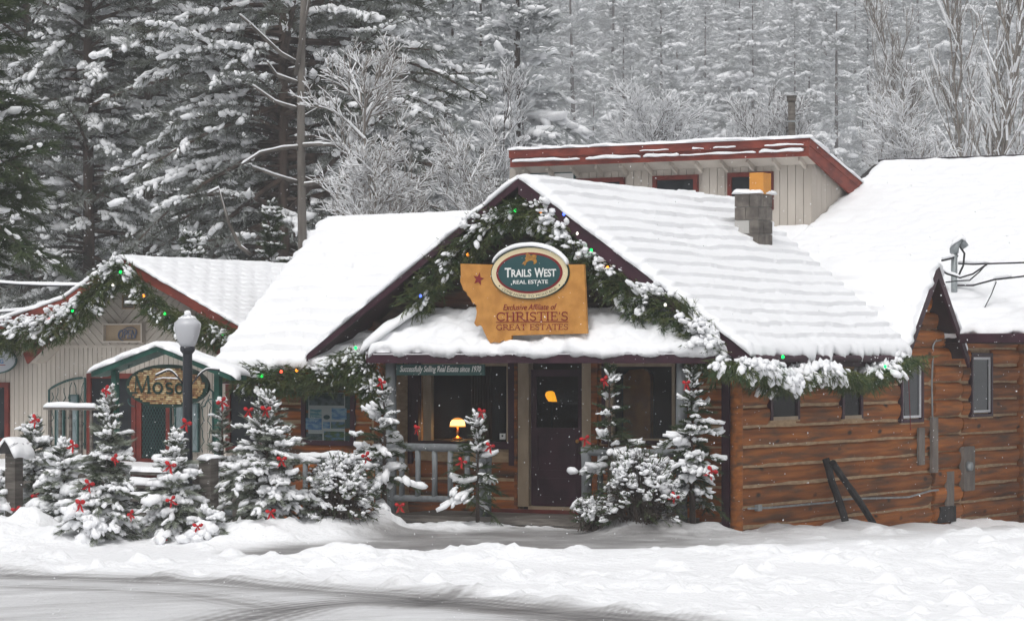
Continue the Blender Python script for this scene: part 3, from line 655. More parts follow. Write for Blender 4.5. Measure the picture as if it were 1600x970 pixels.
def log_wall(parent, mtl, axis, s0, s1, zs, face, out, openings=(), ends=(0, 0), slopes=None):
    """Courses between consecutive zs; openings = (s0, s1, z0, z1)."""
    for z0, z1 in zip(zs[:-1], zs[1:]):
        spans = [(s0, s1)]
        if slopes:
            zm = z0 * 0.35 + z1 * 0.65; lo, hi = slopes(zm); spans = [(max(s0, lo), min(s1, hi))]
        for o0, o1, oz0, oz1 in openings:
            if min(z1, oz1) - max(z0, oz0) > 0.5 * (z1 - z0):
                spans = [p for q in spans for p in ((q[0], min(q[1], o0)), (max(q[0], o1), q[1]))]
        for p in spans:
            if p[1] - p[0] > 0.06: log(parent, mtl, axis, p[0], p[1], z0, z1, face, out, (ends[0] if p[0] == s0 else 0, ends[1] if p[1] == s1 else 0))
CZ = [-0.62 + 0.2865 * i for i in range(22)]

RIDGE_A, RIDGE_Z, PITCH = -3.245, 5.00, 0.69
def roof_z(a): return RIDGE_Z - PITCH * abs(a - RIDGE_A)
EAV = 0.46                                        # overhang at the sides
# --- side wall
vA, _ = on_a(1452, 600, 0.0); vB, _ = on_a(1468, 600, 0.0); vC, _ = on_a(1497, 600, 0.0); vD, _ = on_a(1503, 600, 0.0); vE, _ = on_a(1590, 600, 0.0); vEnd = vE + 1.6
def side_open(x0, x1, y0, y1):
    v0, _ = on_a(x0, 600, 0.02); v1, _ = on_a(x1, 600, 0.02); vm = (v0 + v1) / 2; Y = C0Y + vm * CO
    return (v0, v1, CAMH + (HZ - y1) * Y / FOC, CAMH + (HZ - y0) * Y / FOC)
SW = [side_open(1202, 1247, 574, 656), side_open(1314, 1346, 586, 654), side_open(1406, 1441, 553, 660), side_open(1516, 1549, 551, 651)]
bk = MB(FB)
bk.box(-0.10, -0.012, 0.02, vEnd, -0.75, 2.52); obj('chinking', bk, 'chink', cabin)
log_wall(cabin, 'log_side', 'v', 0.16, vA, [z for z in CZ if z < 2.6], -0.02, 1, SW[:3], (0, 1))
log_wall(cabin, 'log_side', 'v', vA + 0.10, vC, [z + 0.03 for z in CZ if z < 2.9], 0.02, 1, (), (0, 1))
log_wall(cabin, 'log_side', 'v', vD, vE, [z + 0.01 for z in CZ if z < 2.9], -0.02, 1, SW[3:], (0, 0))
log_wall(cabin, 'log_side', 'v', vE + 0.2, vEnd, [z + 0.01 for z in CZ if z < 2.9], -0.02, 1, (), (0, 0))
bk = MB(FB); bk.box(-0.12, -0.02, vA - 0.1, vEnd, 2.50, 2.95); obj('chinking', bk, 'chink', cabin)
def post(parent, a, v, z0, z1, w, mtl, name='corner_post', n=10):
    mb = MB(FB); mb.tube([(a, v, z0 + (z1 - z0) * i / 6) for i in range(7)], [w * (1 + 0.04 * lrng.uniform(-1, 1)) for _ in range(7)], n); return obj(name, mb, mtl, parent, smooth=True)
post(cabin, -0.01, 0.075, -0.6, 2.45, 0.095, 'log_side'); post(cabin, -0.03, vE + 0.09, -0.75, 2.85, 0.10, 'log_side')
# --- side windows
def side_window(o, curtain=False, white=False, trim='plum'):
    v0, v1, z0, z1 = o; t = 0.075; wnd = None
    fr = MB(FB)
    for b in ((v0 - 0.005, v0 + t, z0, z1), (v1 - t, v1 + 0.005, z0, z1)): fr.box(-0.034, 0.052, b[0], b[1], b[2] + 0.002, b[3] - 0.002)
    fr.box(-0.034, 0.050, v0 + t, v1 - t, z1 - t, z1 - 0.003)
    wnd = obj('window', fr, trim, cabin)
    sl = MB(FB); sl.box(-0.034, 0.058, v0 + t, v1 - t, z0 + 0.003, z0 + t * 0.7); obj('sill', sl, trim if not curtain else 'tan_trim', wnd)
    a_ = 0.0
    if white:
        w_ = MB(FB); i0, i1, k0, k1 = v0 + t, v1 - t, z0 + t, z1 - t
        for b in ((i0, i0 + 0.05, k0, k1), (i1 - 0.05, i1, k0, k1), (i0 + 0.05, i1 - 0.05, k0, k0 + 0.04), (i0 + 0.05, i1 - 0.05, k1 - 0.04, k1)): w_.box(-0.03, 0.034, *b)
        obj('sash', w_, 'white_trim', wnd)
    if curtain:
        c = MB(FB); n = 26; vs = []
        for i in range(n + 1):
            v = v0 + t + (v1 - v0 - 2 * t) * i / n; vs += [(-0.001 + 0.008 * math.sin(i * 1.9), v, z0 + t), (-0.001 + 0.008 * math.sin(i * 1.9 + 0.5), v, z1 - t)]
        c.add(vs, [(2 * i, 2 * i + 2, 2 * i + 3, 2 * i + 1) for i in range(n)]); obj('curtain', c, 'curtain', wnd, smooth=True)
        p = MB(FB); p.box(0.018, 0.024, v0 + t, v1 - t, z0 + t * 0.7, z1 - t); obj('pane', p, 'glass_clear', wnd)
    else:
        p = MB(FB); p.box(-0.03, 0.012, v0 + t, v1 - t, z0 + t, z1 - t); obj('pane', p, 'glass_dark', wnd)
    lt = MB(FB)                                      # thin caulk edge outside the frame
    lt.box(-0.03, 0.040, v1 + 0.006, v1 + 0.030, z0 - 0.02, z1); lt.box(-0.03, 0.040, v0 - 0.02, v1 + 0.03, z0 - 0.024, z0 - 0.001); obj('caulk_edge', lt, 'chink', wnd)
side_window(SW[0], True); side_window(SW[1], True); side_window(SW[2], False, True); side_window(SW[3], False, True)

# --- main roof: two slopes running back from the front gable
VF, VR, VR2 = -0.50, 6.9, 5.25
zE = roof_z(EAV)
aL = 2 * RIDGE_A - EAV
r = MB(FB); r.slab((EAV, VF, zE), (EAV, VR2, zE), (RIDGE_A, VR, RIDGE_Z), (RIDGE_A, VF, RIDGE_Z), 0.09); r.slab((aL, VF, zE), (aL, VR, zE), (RIDGE_A, VR, RIDGE_Z - 0.001), (RIDGE_A, VF, RIDGE_Z - 0.001), 0.09)
obj('roof', r, 'plum_dark', cabin)
snow_slab('roof_snow', (EAV, VF - 0.03, zE), (EAV, VR2 + 0.1, zE), (RIDGE_A, VR, RIDGE_Z), (RIDGE_A, VF - 0.03, RIDGE_Z), cabin, th=0.12, nu=170, nv=170, courses=15, ramp=0.05, seed=3, over=0.06)
snow_slab('roof_snow', (aL, VF - 0.03, zE), (aL, VR, zE), (RIDGE_A, VR, RIDGE_Z), (RIDGE_A, VF - 0.03, RIDGE_Z), cabin, th=0.10, nu=90, nv=60, courses=15, ramp=0.02, seed=9)
# bargeboards of the front gable
for sgn, aE in ((1, EAV + 0.02), (-1, aL - 0.02)):
    mb = MB(FB); zt = roof_z(aE) - 0.015
    hb_ = 0.205 if sgn > 0 else 0.09; mb.prism([(RIDGE_A, VF - 0.035, RIDGE_Z - 0.01), (aE, VF - 0.035, zt), (aE, VF - 0.035, zt - hb_), (RIDGE_A, VF - 0.035, RIDGE_Z - hb_ - 0.03)], (0, 0.045, 0)); obj('bargeboard', mb, 'plum', cabin)
# gutter along the right eave
gt = MB(FB); gt.tube([(EAV + 0.05, VF + 0.1, zE - 0.075), (EAV + 0.05, VR2 - 0.12, zE - 0.075)], 0.055, 10); obj('gutter', gt, 'plum', cabin)
fa = MB(FB); fa.box(EAV - 0.05, EAV - 0.012, VF + 0.03, VR2 - 0.15, zE - 0.20, zE - 0.06); obj('fascia', fa, 'plum', cabin)
so = MB(FB); so.box(-0.02, EAV - 0.052, VF + 0.03, VR2 - 0.15, zE - 0.13, zE - 0.115); obj('soffit', so, 'plum_dark', cabin)
# gable wall over the porch: dark weathered logs
tri = [(2 * RIDGE_A + 0.02, 2.35), (-0.02, 2.35), (-0.02, roof_z(0) - 0.12), (RIDGE_A, RIDGE_Z - 0.12), (2 * RIDGE_A + 0.02, roof_z(0) - 0.12)]
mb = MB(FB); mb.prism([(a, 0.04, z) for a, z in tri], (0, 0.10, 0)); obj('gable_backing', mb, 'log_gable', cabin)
def gable_span(z):
    h = (RIDGE_Z - 0.16 - z) / PITCH; return RIDGE_A - h, RIDGE_A + h
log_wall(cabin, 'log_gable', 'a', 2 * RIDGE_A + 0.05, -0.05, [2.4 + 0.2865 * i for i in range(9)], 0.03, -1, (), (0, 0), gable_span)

# --- left wing: ridge parallel to the street
WR_V, WR_Z, WE_V, WE_Z = 2.55, 4.64, -0.42, 2.22
aW0, aW1 = -8.78, -3.9
r = MB(FB); r.slab((aW0, WE_V, WE_Z), (-6.55, WE_V, WE_Z), (aW1, WR_V, WR_Z), (aW0 + 0.12, WR_V, WR_Z), 0.09); r.slab((aW0 + 0.12, 5.4, WE_Z), (aW1, 5.4, WE_Z), (aW1, WR_V + 0.001, WR_Z - 0.002), (aW0 + 0.12, WR_V + 0.001, WR_Z - 0.002), 0.09); obj('roof', r, 'plum_dark', cabin)
snow_slab('roof_snow', (aW0, WE_V - 0.02, WE_Z), (-6.35, WE_V - 0.02, WE_Z + 0.0), (aW1, WR_V, WR_Z), (aW0 + 0.12, WR_V, WR_Z), cabin, th=0.13, nu=130, nv=100, courses=13, ramp=0.075, seed=17, over=0.05, sides=(1, 0))
snow_slab('roof_snow', (aW1, 5.4, WE_Z), (aW0 + 0.12, 5.4, WE_Z), (aW0 + 0.12, WR_V, WR_Z), (aW1, WR_V, WR_Z), cabin, th=0.11, nu=50, nv=40, courses=13, seed=19)
fb_ = MB(FB); fb_.box(aW0 + 0.1, -6.62, WE_V + 0.02, WE_V + 0.05, WE_Z - 0.24, WE_Z - 0.10); obj('fascia', fb_, 'plum', cabin)
mb = MB(FB); mb.prism([(aW0 + 0.06, WE_V + 0.03, WE_Z - 0.02), (aW0 + 0.16, WR_V, WR_Z - 0.02), (aW0 + 0.16, WR_V, WR_Z - 0.22), (aW0 + 0.06, WE_V + 0.03, WE_Z - 0.2)], (0.04, 0, 0)); obj('bargeboard', mb, 'plum', cabin)
aLW = -7.95
# wing front wall with the poster case
PV = 0.85                                         # porch wall, set back
aC = on_v(592, 650, 0.0)[0]
bk = MB(FB); bk.box(aLW + 0.02, aC - 0.04, 0.013, 0.14, -0.7, 2.3); obj('chinking', bk, 'chink', cabin)
log_wall(cabin, 'log_front', 'a', aLW + 0.16, aC - 0.14, [z for z in CZ if z < 2.4], 0.02, -1, (), (0, 0))
post(cabin, aLW + 0.06, 0.06, -0.7, 2.25, 0.10, 'log_front'); post(cabin, aC - 0.03, 0.05, -0.6, 2.3, 0.085, 'log_front')
bk = MB(FB); bk.box(aLW + 0.01, aLW + 0.08, 0.15, 5.2, -0.7, 2.3); bk.prism([(aLW + 0.02, 0.1, 2.3), (aLW + 0.02, 5.1, 2.3), (aLW + 0.02, WR_V, WR_Z - 0.15)], (0.06, 0, 0)); obj('end_wall', bk, 'log_gable', cabin)

# --- porch wall with two windows and the door
def pv(x, y, v=PV): return on_v(x, y, v)
lw0, lz0 = pv(655, 697); lw1, _ = pv(806, 697); LT = 2.36
dj0 = pv(811, 700)[0]; dl0 = pv(829, 700)[0]; dl1 = pv(910, 700)[0]; dj1 = pv(926, 700)[0]; dz0 = pv(860, 790)[1]
rw0 = pv(944, 690)[0]; rw1 = pv(1062, 690)[0]; rz0 = pv(1000, 692)[1]
aR = -0.58
for b_ in ((aC - 0.05, lw0, PV + 0.023, PV + 0.14, -0.2, LT + 0.3), (lw0, lw1, PV + 0.023, PV + 0.14, -0.2, lz0), (lw1, dj0, PV + 0.023, PV + 0.14, -0.2, LT + 0.3), (lw0, lw1, PV + 0.023, PV + 0.14, LT, LT + 0.3), (dj0, dj1, PV + 0.023, PV + 0.14, LT + 0.1, LT + 0.3), (dj1, rw0, PV + 0.023, PV + 0.14, -0.2, LT + 0.3), (rw0, rw1, PV + 0.023, PV + 0.14, -0.2, rz0), (rw0, rw1, PV + 0.023, PV + 0.14, LT, LT + 0.3), (rw1, aR + 0.12, PV + 0.023, PV + 0.14, -0.2, LT + 0.3)):
    bk = MB(FB); bk.box(*b_); obj('chinking', bk, 'chink', cabin)
pz = [z for z in CZ if -0.1 < z < 2.7]
log_wall(cabin, 'log_front', 'a', aC - 0.04, dj0 - 0.015, pz, PV + 0.03, -1, [(lw0 - 0.02, lw1 + 0.02, lz0 - 0.1, 3.0)], (0, 0))
log_wall(cabin, 'log_front', 'a', dj1 + 0.015, aR, pz, PV + 0.03, -1, [(rw0 - 0.02, rw1 + 0.02, rz0 - 0.1, 3.0)], (0, 0))
for b_ in ((aR, -0.16, 0.043, 0.14, -0.5, 2.6), (aR - 0.0, aR + 0.08, 0.145, PV + 0.04, -0.2, 2.6), (aC - 0.06, aC + 0.01, 0.145, PV + 0.04, -0.2, 2.6)):
    bk = MB(FB); bk.box(*b_); obj('chinking', bk, 'chink', cabin)
log_wall(cabin, 'log_front', 'a', aR + 0.02, -0.20, [z for z in CZ if -0.4 < z < 2.6], 0.05, -1, (), (0, 0))
mb = MB(FB); mb.box(-0.195, -0.075, -0.03, 0.13, -0.35, 2.4); obj('corner_trim', mb, 'plum', cabin)
# room behind the glass
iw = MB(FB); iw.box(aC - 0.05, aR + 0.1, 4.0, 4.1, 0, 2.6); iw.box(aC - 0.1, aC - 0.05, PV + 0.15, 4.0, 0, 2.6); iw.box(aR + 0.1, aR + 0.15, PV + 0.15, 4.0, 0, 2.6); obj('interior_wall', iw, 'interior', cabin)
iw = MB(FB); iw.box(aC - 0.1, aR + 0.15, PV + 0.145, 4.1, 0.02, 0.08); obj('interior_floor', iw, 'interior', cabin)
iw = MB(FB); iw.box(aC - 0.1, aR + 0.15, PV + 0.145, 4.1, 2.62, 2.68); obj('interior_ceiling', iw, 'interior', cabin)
# left porch window
def frame_bars(a0, a1, z0, z1, v0, v1, w, wb=None):
    f = MB(FB); wb = wb or w
    f.box(a0, a0 + w, v0, v1, z0, z1); f.box(a1 - w, a1, v0, v1, z0, z1); f.box(a0 + w, a1 - w, v0, v1, z1 - w, z1); f.box(a0 + w, a1 - w, v0 + 0.002, v1, z0, z0 + wb); return f
wn1 = obj('window', frame_bars(lw0 - 0.10, lw1 - 0.0, lz0 - 0.02, LT + 0.05, PV - 0.05, PV + 0.05, 0.11), 'plum', cabin)
g0 = pv(663, 690)[0]; g1 = pv(797, 690)[0]; gz = pv(700, 697)[1]
obj('frame', frame_bars(g0, g1, gz + 0.01, LT - 0.06, PV - 0.035, PV + 0.06, 0.045, 0.06), 'tan_trim', wn1)
ml = MB(FB); m0 = pv(663, 650)[0]; m1 = pv(673, 650)[0]; ml.box(m0 + 0.046, m1 + 0.02, PV - 0.03, PV + 0.06, gz + 0.075, LT - 0.11); obj('mullion', ml, 'tan_trim', wn1)
pn = MB(FB); pn.box(g0 + 0.03, g1 - 0.03, PV + 0.02, PV + 0.026, gz + 0.06, LT - 0.08); obj('pane', pn, 'glass_clear', wn1)
st = MB(FB); s0, sz0 = pv(780, 686, PV); s1, sz1 = pv(789, 677, PV); st.box(s0, s1, PV + 0.012, PV + 0.017, sz0, sz1); obj('sticker', st, 'white_paint', wn1)
st = MB(FB); st.lathe((0, 0, 0), [(0.016, 0.0), (0.016, 0.004)], 10); st.v = [((s0 + s1) / 2 + x, PV + 0.011 - z, (sz0 + sz1) / 2 + 0.008 + y) for x, y, z in st.v]; obj('sticker_mark', st, 'black_metal', wn1)
# curtain folds inside on the left
cu = MB(FB); n = 40; vs = []; c0, c1 = g0 + 0.10, g0 + 0.50
for i in range(n + 1):
    a = c0 + (c1 - c0) * i / n; vs += [(a, PV + 1.22 + 0.03 * math.sin(i * 1.25), 0.75), (a, PV + 1.22 + 0.025 * math.sin(i * 1.25 + 0.4), LT - 0.05)]
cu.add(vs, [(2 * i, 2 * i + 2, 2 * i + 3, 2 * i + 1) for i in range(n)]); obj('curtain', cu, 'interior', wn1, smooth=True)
# door
dr = MB(FB); dH = 2.20; wz0 = pv(860, 668)[1]; st_ = 0.085
dr.box(dl0, dl1, PV + 0.02, PV + 0.07, dz0, wz0); dr.box(dl0, dl0 + st_, PV + 0.02, PV + 0.07, wz0, dH); dr.box(dl1 - st_, dl1, PV + 0.02, PV + 0.07, wz0, dH); dr.box(dl0 + st_, dl1 - st_, PV + 0.02, PV + 0.07, dH - 0.1, dH)
door = obj('door', dr, 'plum', cabin)
pn = MB(FB); pn.box(dl0 + st_ - 0.01, dl1 - st_ + 0.01, PV + 0.042, PV + 0.048, wz0 - 0.01, dH - 0.09); obj('pane', pn, 'glass_clear', door)
for b in ((dl0 + 0.10, dl1 - 0.10, dz0 + 0.12, dz0 + 0.42), (dl0 + 0.10, dl1 - 0.10, dz0 + 0.52, wz0 - 0.1)):
    pm = frame_bars(b[0], b[1], b[2], b[3], PV + 0.008, PV + 0.021, 0.022); obj('panel', pm, 'plum', door)
hd = MB(FB); hx_ = dl1 - 0.06; hd.tube([(hx_, PV + 0.02, dz0 + 0.98), (hx_, PV - 0.03, dz0 + 0.98)], 0.012, 8); hd.tube([(hx_, PV - 0.03, dz0 + 0.98), (hx_, PV - 0.06, dz0 + 0.98)], 0.028, 10); obj('handle', hd, 'brass', door)
for x0, x1 in ((dj0, dl0 - 0.012), (dl1 + 0.012, dj1)):
    jb = MB(FB); jb.box(x0, x1, PV - 0.04, PV + 0.10, dz0 - 0.02, dH + 0.1); obj('door_jamb', jb, 'tan_trim', cabin)
ts = MB(FB); ts.box(dl0 - 0.01, dl1 + 0.01, PV - 0.06, PV + 0.12, dz0 - 0.07, dz0 - 0.008); obj('threshold', ts, 'tan_trim', cabin)
ts = MB(FB); ts.box(dj0 - 0.55, dj1 + 0.02, PV - 0.12, PV - 0.062, dz0 - 0.11, dz0 - 0.055); obj('door_step_trim', ts, 'maroon', cabin)
# right porch window
wn2 = obj('window', frame_bars(rw0 - 0.02, rw1 + 0.04, rz0 - 0.02, LT + 0.05, PV - 0.05, PV + 0.05, 0.06), 'plum', cabin)
q0 = pv(947, 650)[0]; q1 = pv(957, 650)[0]; q2 = pv(1056, 650)[0]
fr = frame_bars(q0, q2, rz0 + 0.02, LT - 0.06, PV - 0.035, PV + 0.06, 0.05); obj('frame', fr, 'tan_trim', wn2)
ml = MB(FB); ml.box(q0 + 0.051, q1 + 0.02, PV - 0.03, PV + 0.06, rz0 + 0.075, LT - 0.115); obj('mullion', ml, 'tan_trim', wn2)
pn = MB(FB); pn.box(q0 + 0.03, q2 - 0.03, PV + 0.02, PV + 0.026, rz0 + 0.06, LT - 0.08); obj('pane', pn, 'glass_clear', wn2)
# narrow plum / orange uprights beside the door
for x0, x1, mtl in ((806, 811, 'log_front'), (926, 936, 'log_front')):
    a0, a1 = pv(x0, 650)[0], pv(x1, 650)[0]; t = MB(FB); t.box(a0 + 0.004, a1 - 0.004, PV - 0.06, PV + 0.03, dz0, 2.4); obj('upright', t, mtl, cabin)
for x0, x1 in ((636, 646), (797, 806), (1064, 1072)):
    a0, a1 = pv(x0, 650)[0], pv(x1, 650)[0]; t = MB(FB); t.box(a0, a1 - 0.002, PV - 0.045, PV + 0.03, 0.75, 2.4); obj('upright', t, 'plum', cabin)

# --- pent roof over the porch
PE_V, PE_Z, PT_V, PT_Z = -0.80, 2.455, 0.0, 3.06
e0 = on_v(575, 550, PE_V)[0]; e1 = on_v(1116, 550, PE_V)[0]; t0 = on_v(655, 490, PT_V)[0]; t1 = on_v(1050, 490, PT_V)[0]
r = MB(FB); r.slab((e0, PE_V, PE_Z), (e1, PE_V, PE_Z), (t1, PT_V, PT_Z), (t0, PT_V, PT_Z), 0.06)
r.prism([(e0, PE_V, PE_Z), (t0, PT_V, PT_Z), (e0, PT_V, PE_Z)], (0, 0, -0.05)); r.prism([(e1, PE_V, PE_Z), (t1, PT_V, PT_Z), (e1, PT_V, PE_Z)], (0, 0, -0.05)); pent = obj('porch_roof', r, 'shingle', cabin)
gap0, gap1 = on_v(800, 530, -0.3)[0], on_v(905, 530, -0.3)[0]
snow_slab('porch_snow', (e0, PE_V, PE_Z), (e1, PE_V, PE_Z), (t1, PT_V - 0.02, PT_Z), (t0, PT_V - 0.02, PT_Z), pent, th=0.10, nu=150, nv=26, courses=3, ramp=0.02, seed=31, over=0.03, droop=0.045, wav=2.2,
          bare=[(0.47, 0.30, 0.075, 0.16)])
snow_slab('porch_snow', (e0 - 0.02, PT_V - 0.1, PE_Z), (e0 + 0.02, PE_V, PE_Z), (t0, PT_V - 0.04, PT_Z + 0.03), (t0 - 0.02, PT_V - 0.02, PT_Z + 0.03), pent, th=0.12, nu=26, nv=26, courses=3, seed=33)
snow_slab('porch_snow', (e1 - 0.02, PE_V, PE_Z), (e1 + 0.02, PT_V - 0.1, PE_Z), (t1 + 0.02, PT_V - 0.02, PT_Z + 0.03), (t1, PT_V - 0.04, PT_Z + 0.03), pent, th=0.12, nu=26, nv=26, courses=3, seed=35)
_p = [on_v(x, y, v) + (v,) for x, y, v in ((566, 550, -0.66), (590, 532, -0.58), (615, 512, -0.48), (640, 494, -0.38), (655, 482, -0.30))]
snow_strip('porch_snow', [(a, v, z - 0.03) for a, z, v in _p], 0.46, 0.20, pent, seed=12, lumpy=0.5)
ms = MB(FB); ms.slab((gap0, -0.60, PE_Z + 0.165), (gap1, -0.60, PE_Z + 0.165), (gap1, -0.36, PE_Z + 0.345), (gap0, -0.36, PE_Z + 0.345), 0.012); obj('moss_patch', ms, 'moss', pent)
fb_ = MB(FB); fb_.box(e0 - 0.01, e1 + 0.01, PE_V - 0.035, PE_V + 0.012, PE_Z - 0.155, PE_Z - 0.018); obj('fascia', fb_, 'plum', cabin)
ic_ = MB(FB); ic_.box(e0 + 0.12, e1 - 0.05, PE_V - 0.05, PE_V - 0.037, PE_Z - 0.03, PE_Z - 0.012); obj('drip_edge', ic_, 'white_trim', pent)
cl_ = MB(FB); cl_.box(e0 + 0.05, e1 - 0.05, PE_V + 0.02, PV + 0.0, PE_Z - 0.115, PE_Z - 0.095); obj('porch_ceiling', cl_, 'plum_dark', cabin)
# --- porch floor, posts, railing
FV = -0.58
d0 = on_v(603, 806, FV)[0]; d1 = -0.2
for k, (z0, z1) in enumerate(((-0.05, 0.045), (-0.15, -0.056), (-0.30, -0.156))):
    b = MB(FB); b.box(d0 + 0.02 * k, d1, FV - 0.06 + 0.012 * k, FV - 0.005, z0, z1); obj('rim_board', b, 'grey_wood', cabin)
nb_ = 9
for k in range(nb_):
    w_ = (PV + 0.0 - FV) / nb_; b = MB(FB); b.box(d0, d1, FV + w_ * k, FV + w_ * (k + 1) - 0.008, 0.0, 0.042 - 0.002 * (k % 2)); obj('deck_board', b, 'grey_wood', cabin)
sp = MB(FB); sp.box(on_v(750, 828, -0.9)[0], on_v(896, 828, -0.9)[0], -1.05, -0.75, -0.155, -0.115); obj('step_board', sp, 'dark_wood', cabin)
def gpost(x, z0, z1, r_, v=FV + 0.02, parent=None, name='porch_post'):
    a = on_v(x, 690, v)[0]; mb = MB(FB); mb.tube([(a + lrng.uniform(-.008, .008), v, z0 + (z1 - z0) * i / 5) for i in range(6)], [r_ * lrng.uniform(0.95, 1.05) for _ in range(6)], 10); return obj(name, mb, 'grey_paint', parent or cabin, smooth=True)
gpost(611, 0.04, 2.32, 0.088); gpost(1065, 0.04, 2.32, 0.082); gpost(752, 0.03, 1.15, 0.078); gpost(763, 0.03, 1.10, 0.05, FV + 0.22); gpost(916, 0.03, 1.10, 0.075)
def railing(x0, x1, bal, z_top, z_bot, v, parent, snow=False):
    a0, a1 = on_v(x0, 690, v)[0], on_v(x1, 690, v)[0]; mb = MB(FB)
    mb.tube([(a0 + (a1 - a0) * i / 6, v, z_top + lrng.uniform(-.008, .008)) for i in range(7)], [0.062 * lrng.uniform(0.92, 1.08) for _ in range(7)], 10)
    rl = obj('railing', mb, 'grey_paint', parent, smooth=True)
    mb = MB(FB); mb.tube([(a0 + (a1 - a0) * i / 6, v, z_bot + lrng.uniform(-.006, .006)) for i in range(7)], 0.05, 10); obj('bottom_rail', mb, 'grey_paint', rl, smooth=True)
    for x in bal:
        a = on_v(x, 740, v)[0]; mb = MB(FB); mb.tube([(a, v, z_bot), (a + lrng.uniform(-.006, .006), v, (z_bot + z_top) / 2), (a, v, z_top)], [0.045, 0.042, 0.045], 8); obj('baluster', mb, 'grey_paint', rl, smooth=True)
    return rl
railing(617, 752, (628, 653, 679, 704, 730), 1.045, 0.285, FV + 0.02, cabin)
railing(916, 1062, (938, 962, 986, 1010, 1036), 1.03, 0.27, FV + 0.02, cabin)

# --- cross gable on the side wall
GAO = 0.32                                         # overhang; ridge line in v, height, half span
GV, GZ = on_a(1464, 413, GAO); gr = on_a(1512, 570, GAO)[0]; gl = on_a(1411, 535, GAO)[0]; GH = gr - GV - 0.10; gp = (GZ - on_a(1512, 556, GAO)[1]) / (gr - GV)
def gz_(v): return GZ - gp * abs(v - GV)
r = MB(FB)
r.slab((GAO, gl, gz_(gl)), (-1.4, gl, gz_(gl)), (-2.6, GV, GZ), (GAO, GV, GZ), 0.07); r.slab((GAO, gr, gz_(gr)), (-1.6, gr, gz_(gr)), (-2.6, GV, GZ - 0.002), (GAO, GV, GZ - 0.002), 0.07); obj('roof', r, 'plum_dark', cabin)
snow_slab('roof_snow', (-1.4, gl, gz_(gl)), (GAO + 0.02, gl, gz_(gl)), (GAO + 0.02, GV, GZ), (-2.6, GV, GZ), cabin, th=0.10, nu=70, nv=50, courses=6, ramp=0.04, seed=41, over=0.03, sides=(0, 1))
snow_slab('roof_snow', (GAO + 0.02, gr, gz_(gr)), (-1.6, gr, gz_(gr)), (-2.6, GV, GZ), (GAO + 0.02, GV, GZ), cabin, th=0.09, nu=60, nv=50, courses=6, seed=43, over=0.0, sides=(1, 0))
for vE_ in (gl - 0.02, gr + 0.02):
    mb = MB(FB); zt = gz_(vE_); mb.prism([(GAO + 0.03, GV, GZ - 0.01), (GAO + 0.03, vE_, zt - 0.01), (GAO + 0.03, vE_, zt - 0.17), (GAO + 0.03, GV, GZ - 0.22)], (-0.045, 0, 0)); obj('bargeboard', mb, 'plum', cabin)
mb = MB(FB); mb.prism([(-0.03, GV - GH + 0.05, 2.40), (-0.03, GV + GH - 0.02, 2.40), (-0.03, GV + 0.02, GZ - 0.18), (-0.03, GV - 0.02, GZ - 0.18)], (-0.08, 0, 0)); obj('chinking', mb, 'chink', cabin)
log_wall(cabin, 'log_side', 'v', GV - GH, GV + GH * 0.85, [2.27 + 0.2865 * i for i in range(5)], 0.035, 1, (), (0, 1), lambda z: (GV - (GZ - 0.10 - z) / gp, GV + (GZ - 0.16 - z) / gp))

# --- chimney of concrete blocks
cv = 5.2
for _i in range(60):                               # slide along the roof until the foot of its right edge sits where it is seen
    _a, _z = on_v(1189, 388, cv)
    cv += -0.02 if roof_z(_a) + 0.13 > _z else 0.02
ca0, cz_b = on_v(1148, 380, cv); ca1, _ = on_v(1185, 380, cv); _, cz_t = on_v(1170, 303, cv); cdv = 0.52
ch = thing('chimney', 'concrete block chimney with a snow cap on the cabin roof, holding an orange flue', 'chimney', loc=((ca0 + ca1) / 2, cv + cdv / 2, 3.3))
core = MB(FB); core.box(ca0 + 0.02, ca1 - 0.02, cv + 0.02, cv + cdv - 0.02, 3.0, cz_t - 0.01); obj('mortar_core', core, 'mortar', ch)
hb = 0.212
k = 0; z = cz_t
while z > 3.1:
    off = 0.45 if k % 2 else 0.62; am = ca0 + (ca1 - ca0) * off; vm = cv + cdv * (1 - off)
    for (x0, x1) in ((ca0, am - 0.006), (am + 0.006, ca1)):
        for (y0, y1) in ((cv, vm - 0.006), (vm + 0.006, cv + cdv)):
            b = MB(FB); b.box(x0, x1, y0, y1, z - hb + 0.012, z); obj('block', b, 'mortar' if (k == 2 and x0 == ca0 and y0 == cv) else 'block', ch)
    z -= hb; k += 1
snow_slab('snow_cap', (ca0 - 0.03, cv - 0.03, cz_t), (ca1 + 0.03, cv - 0.03, cz_t), (ca1 + 0.03, cv + cdv + 0.03, cz_t), (ca0 - 0.03, cv + cdv + 0.03, cz_t), ch, th=0.09, nu=30, nv=24, courses=1, ramp=0, seed=61, over=0.02, droop=0.01, wav=1.5)
fl = MB(FB); f0, f1 = on_v(1171, 290, cv + 0.12)[0], on_v(1193, 290, cv + 0.12)[0]; ft = on_v(1180, 270, cv + 0.12)[1]; w_ = 0.03
fl.box(f0, f1, cv + 0.12, cv + 0.12 + w_, cz_t, ft); fl.box(f0, f1, cv + 0.37, cv + 0.37 + w_, cz_t, ft); fl.box(f0, f0 + w_, cv + 0.12 + w_, cv + 0.37, cz_t, ft - 0.004); fl.box(f1 - w_, f1, cv + 0.12 + w_, cv + 0.37, cz_t, ft - 0.004); obj('flue', fl, 'clay', ch)
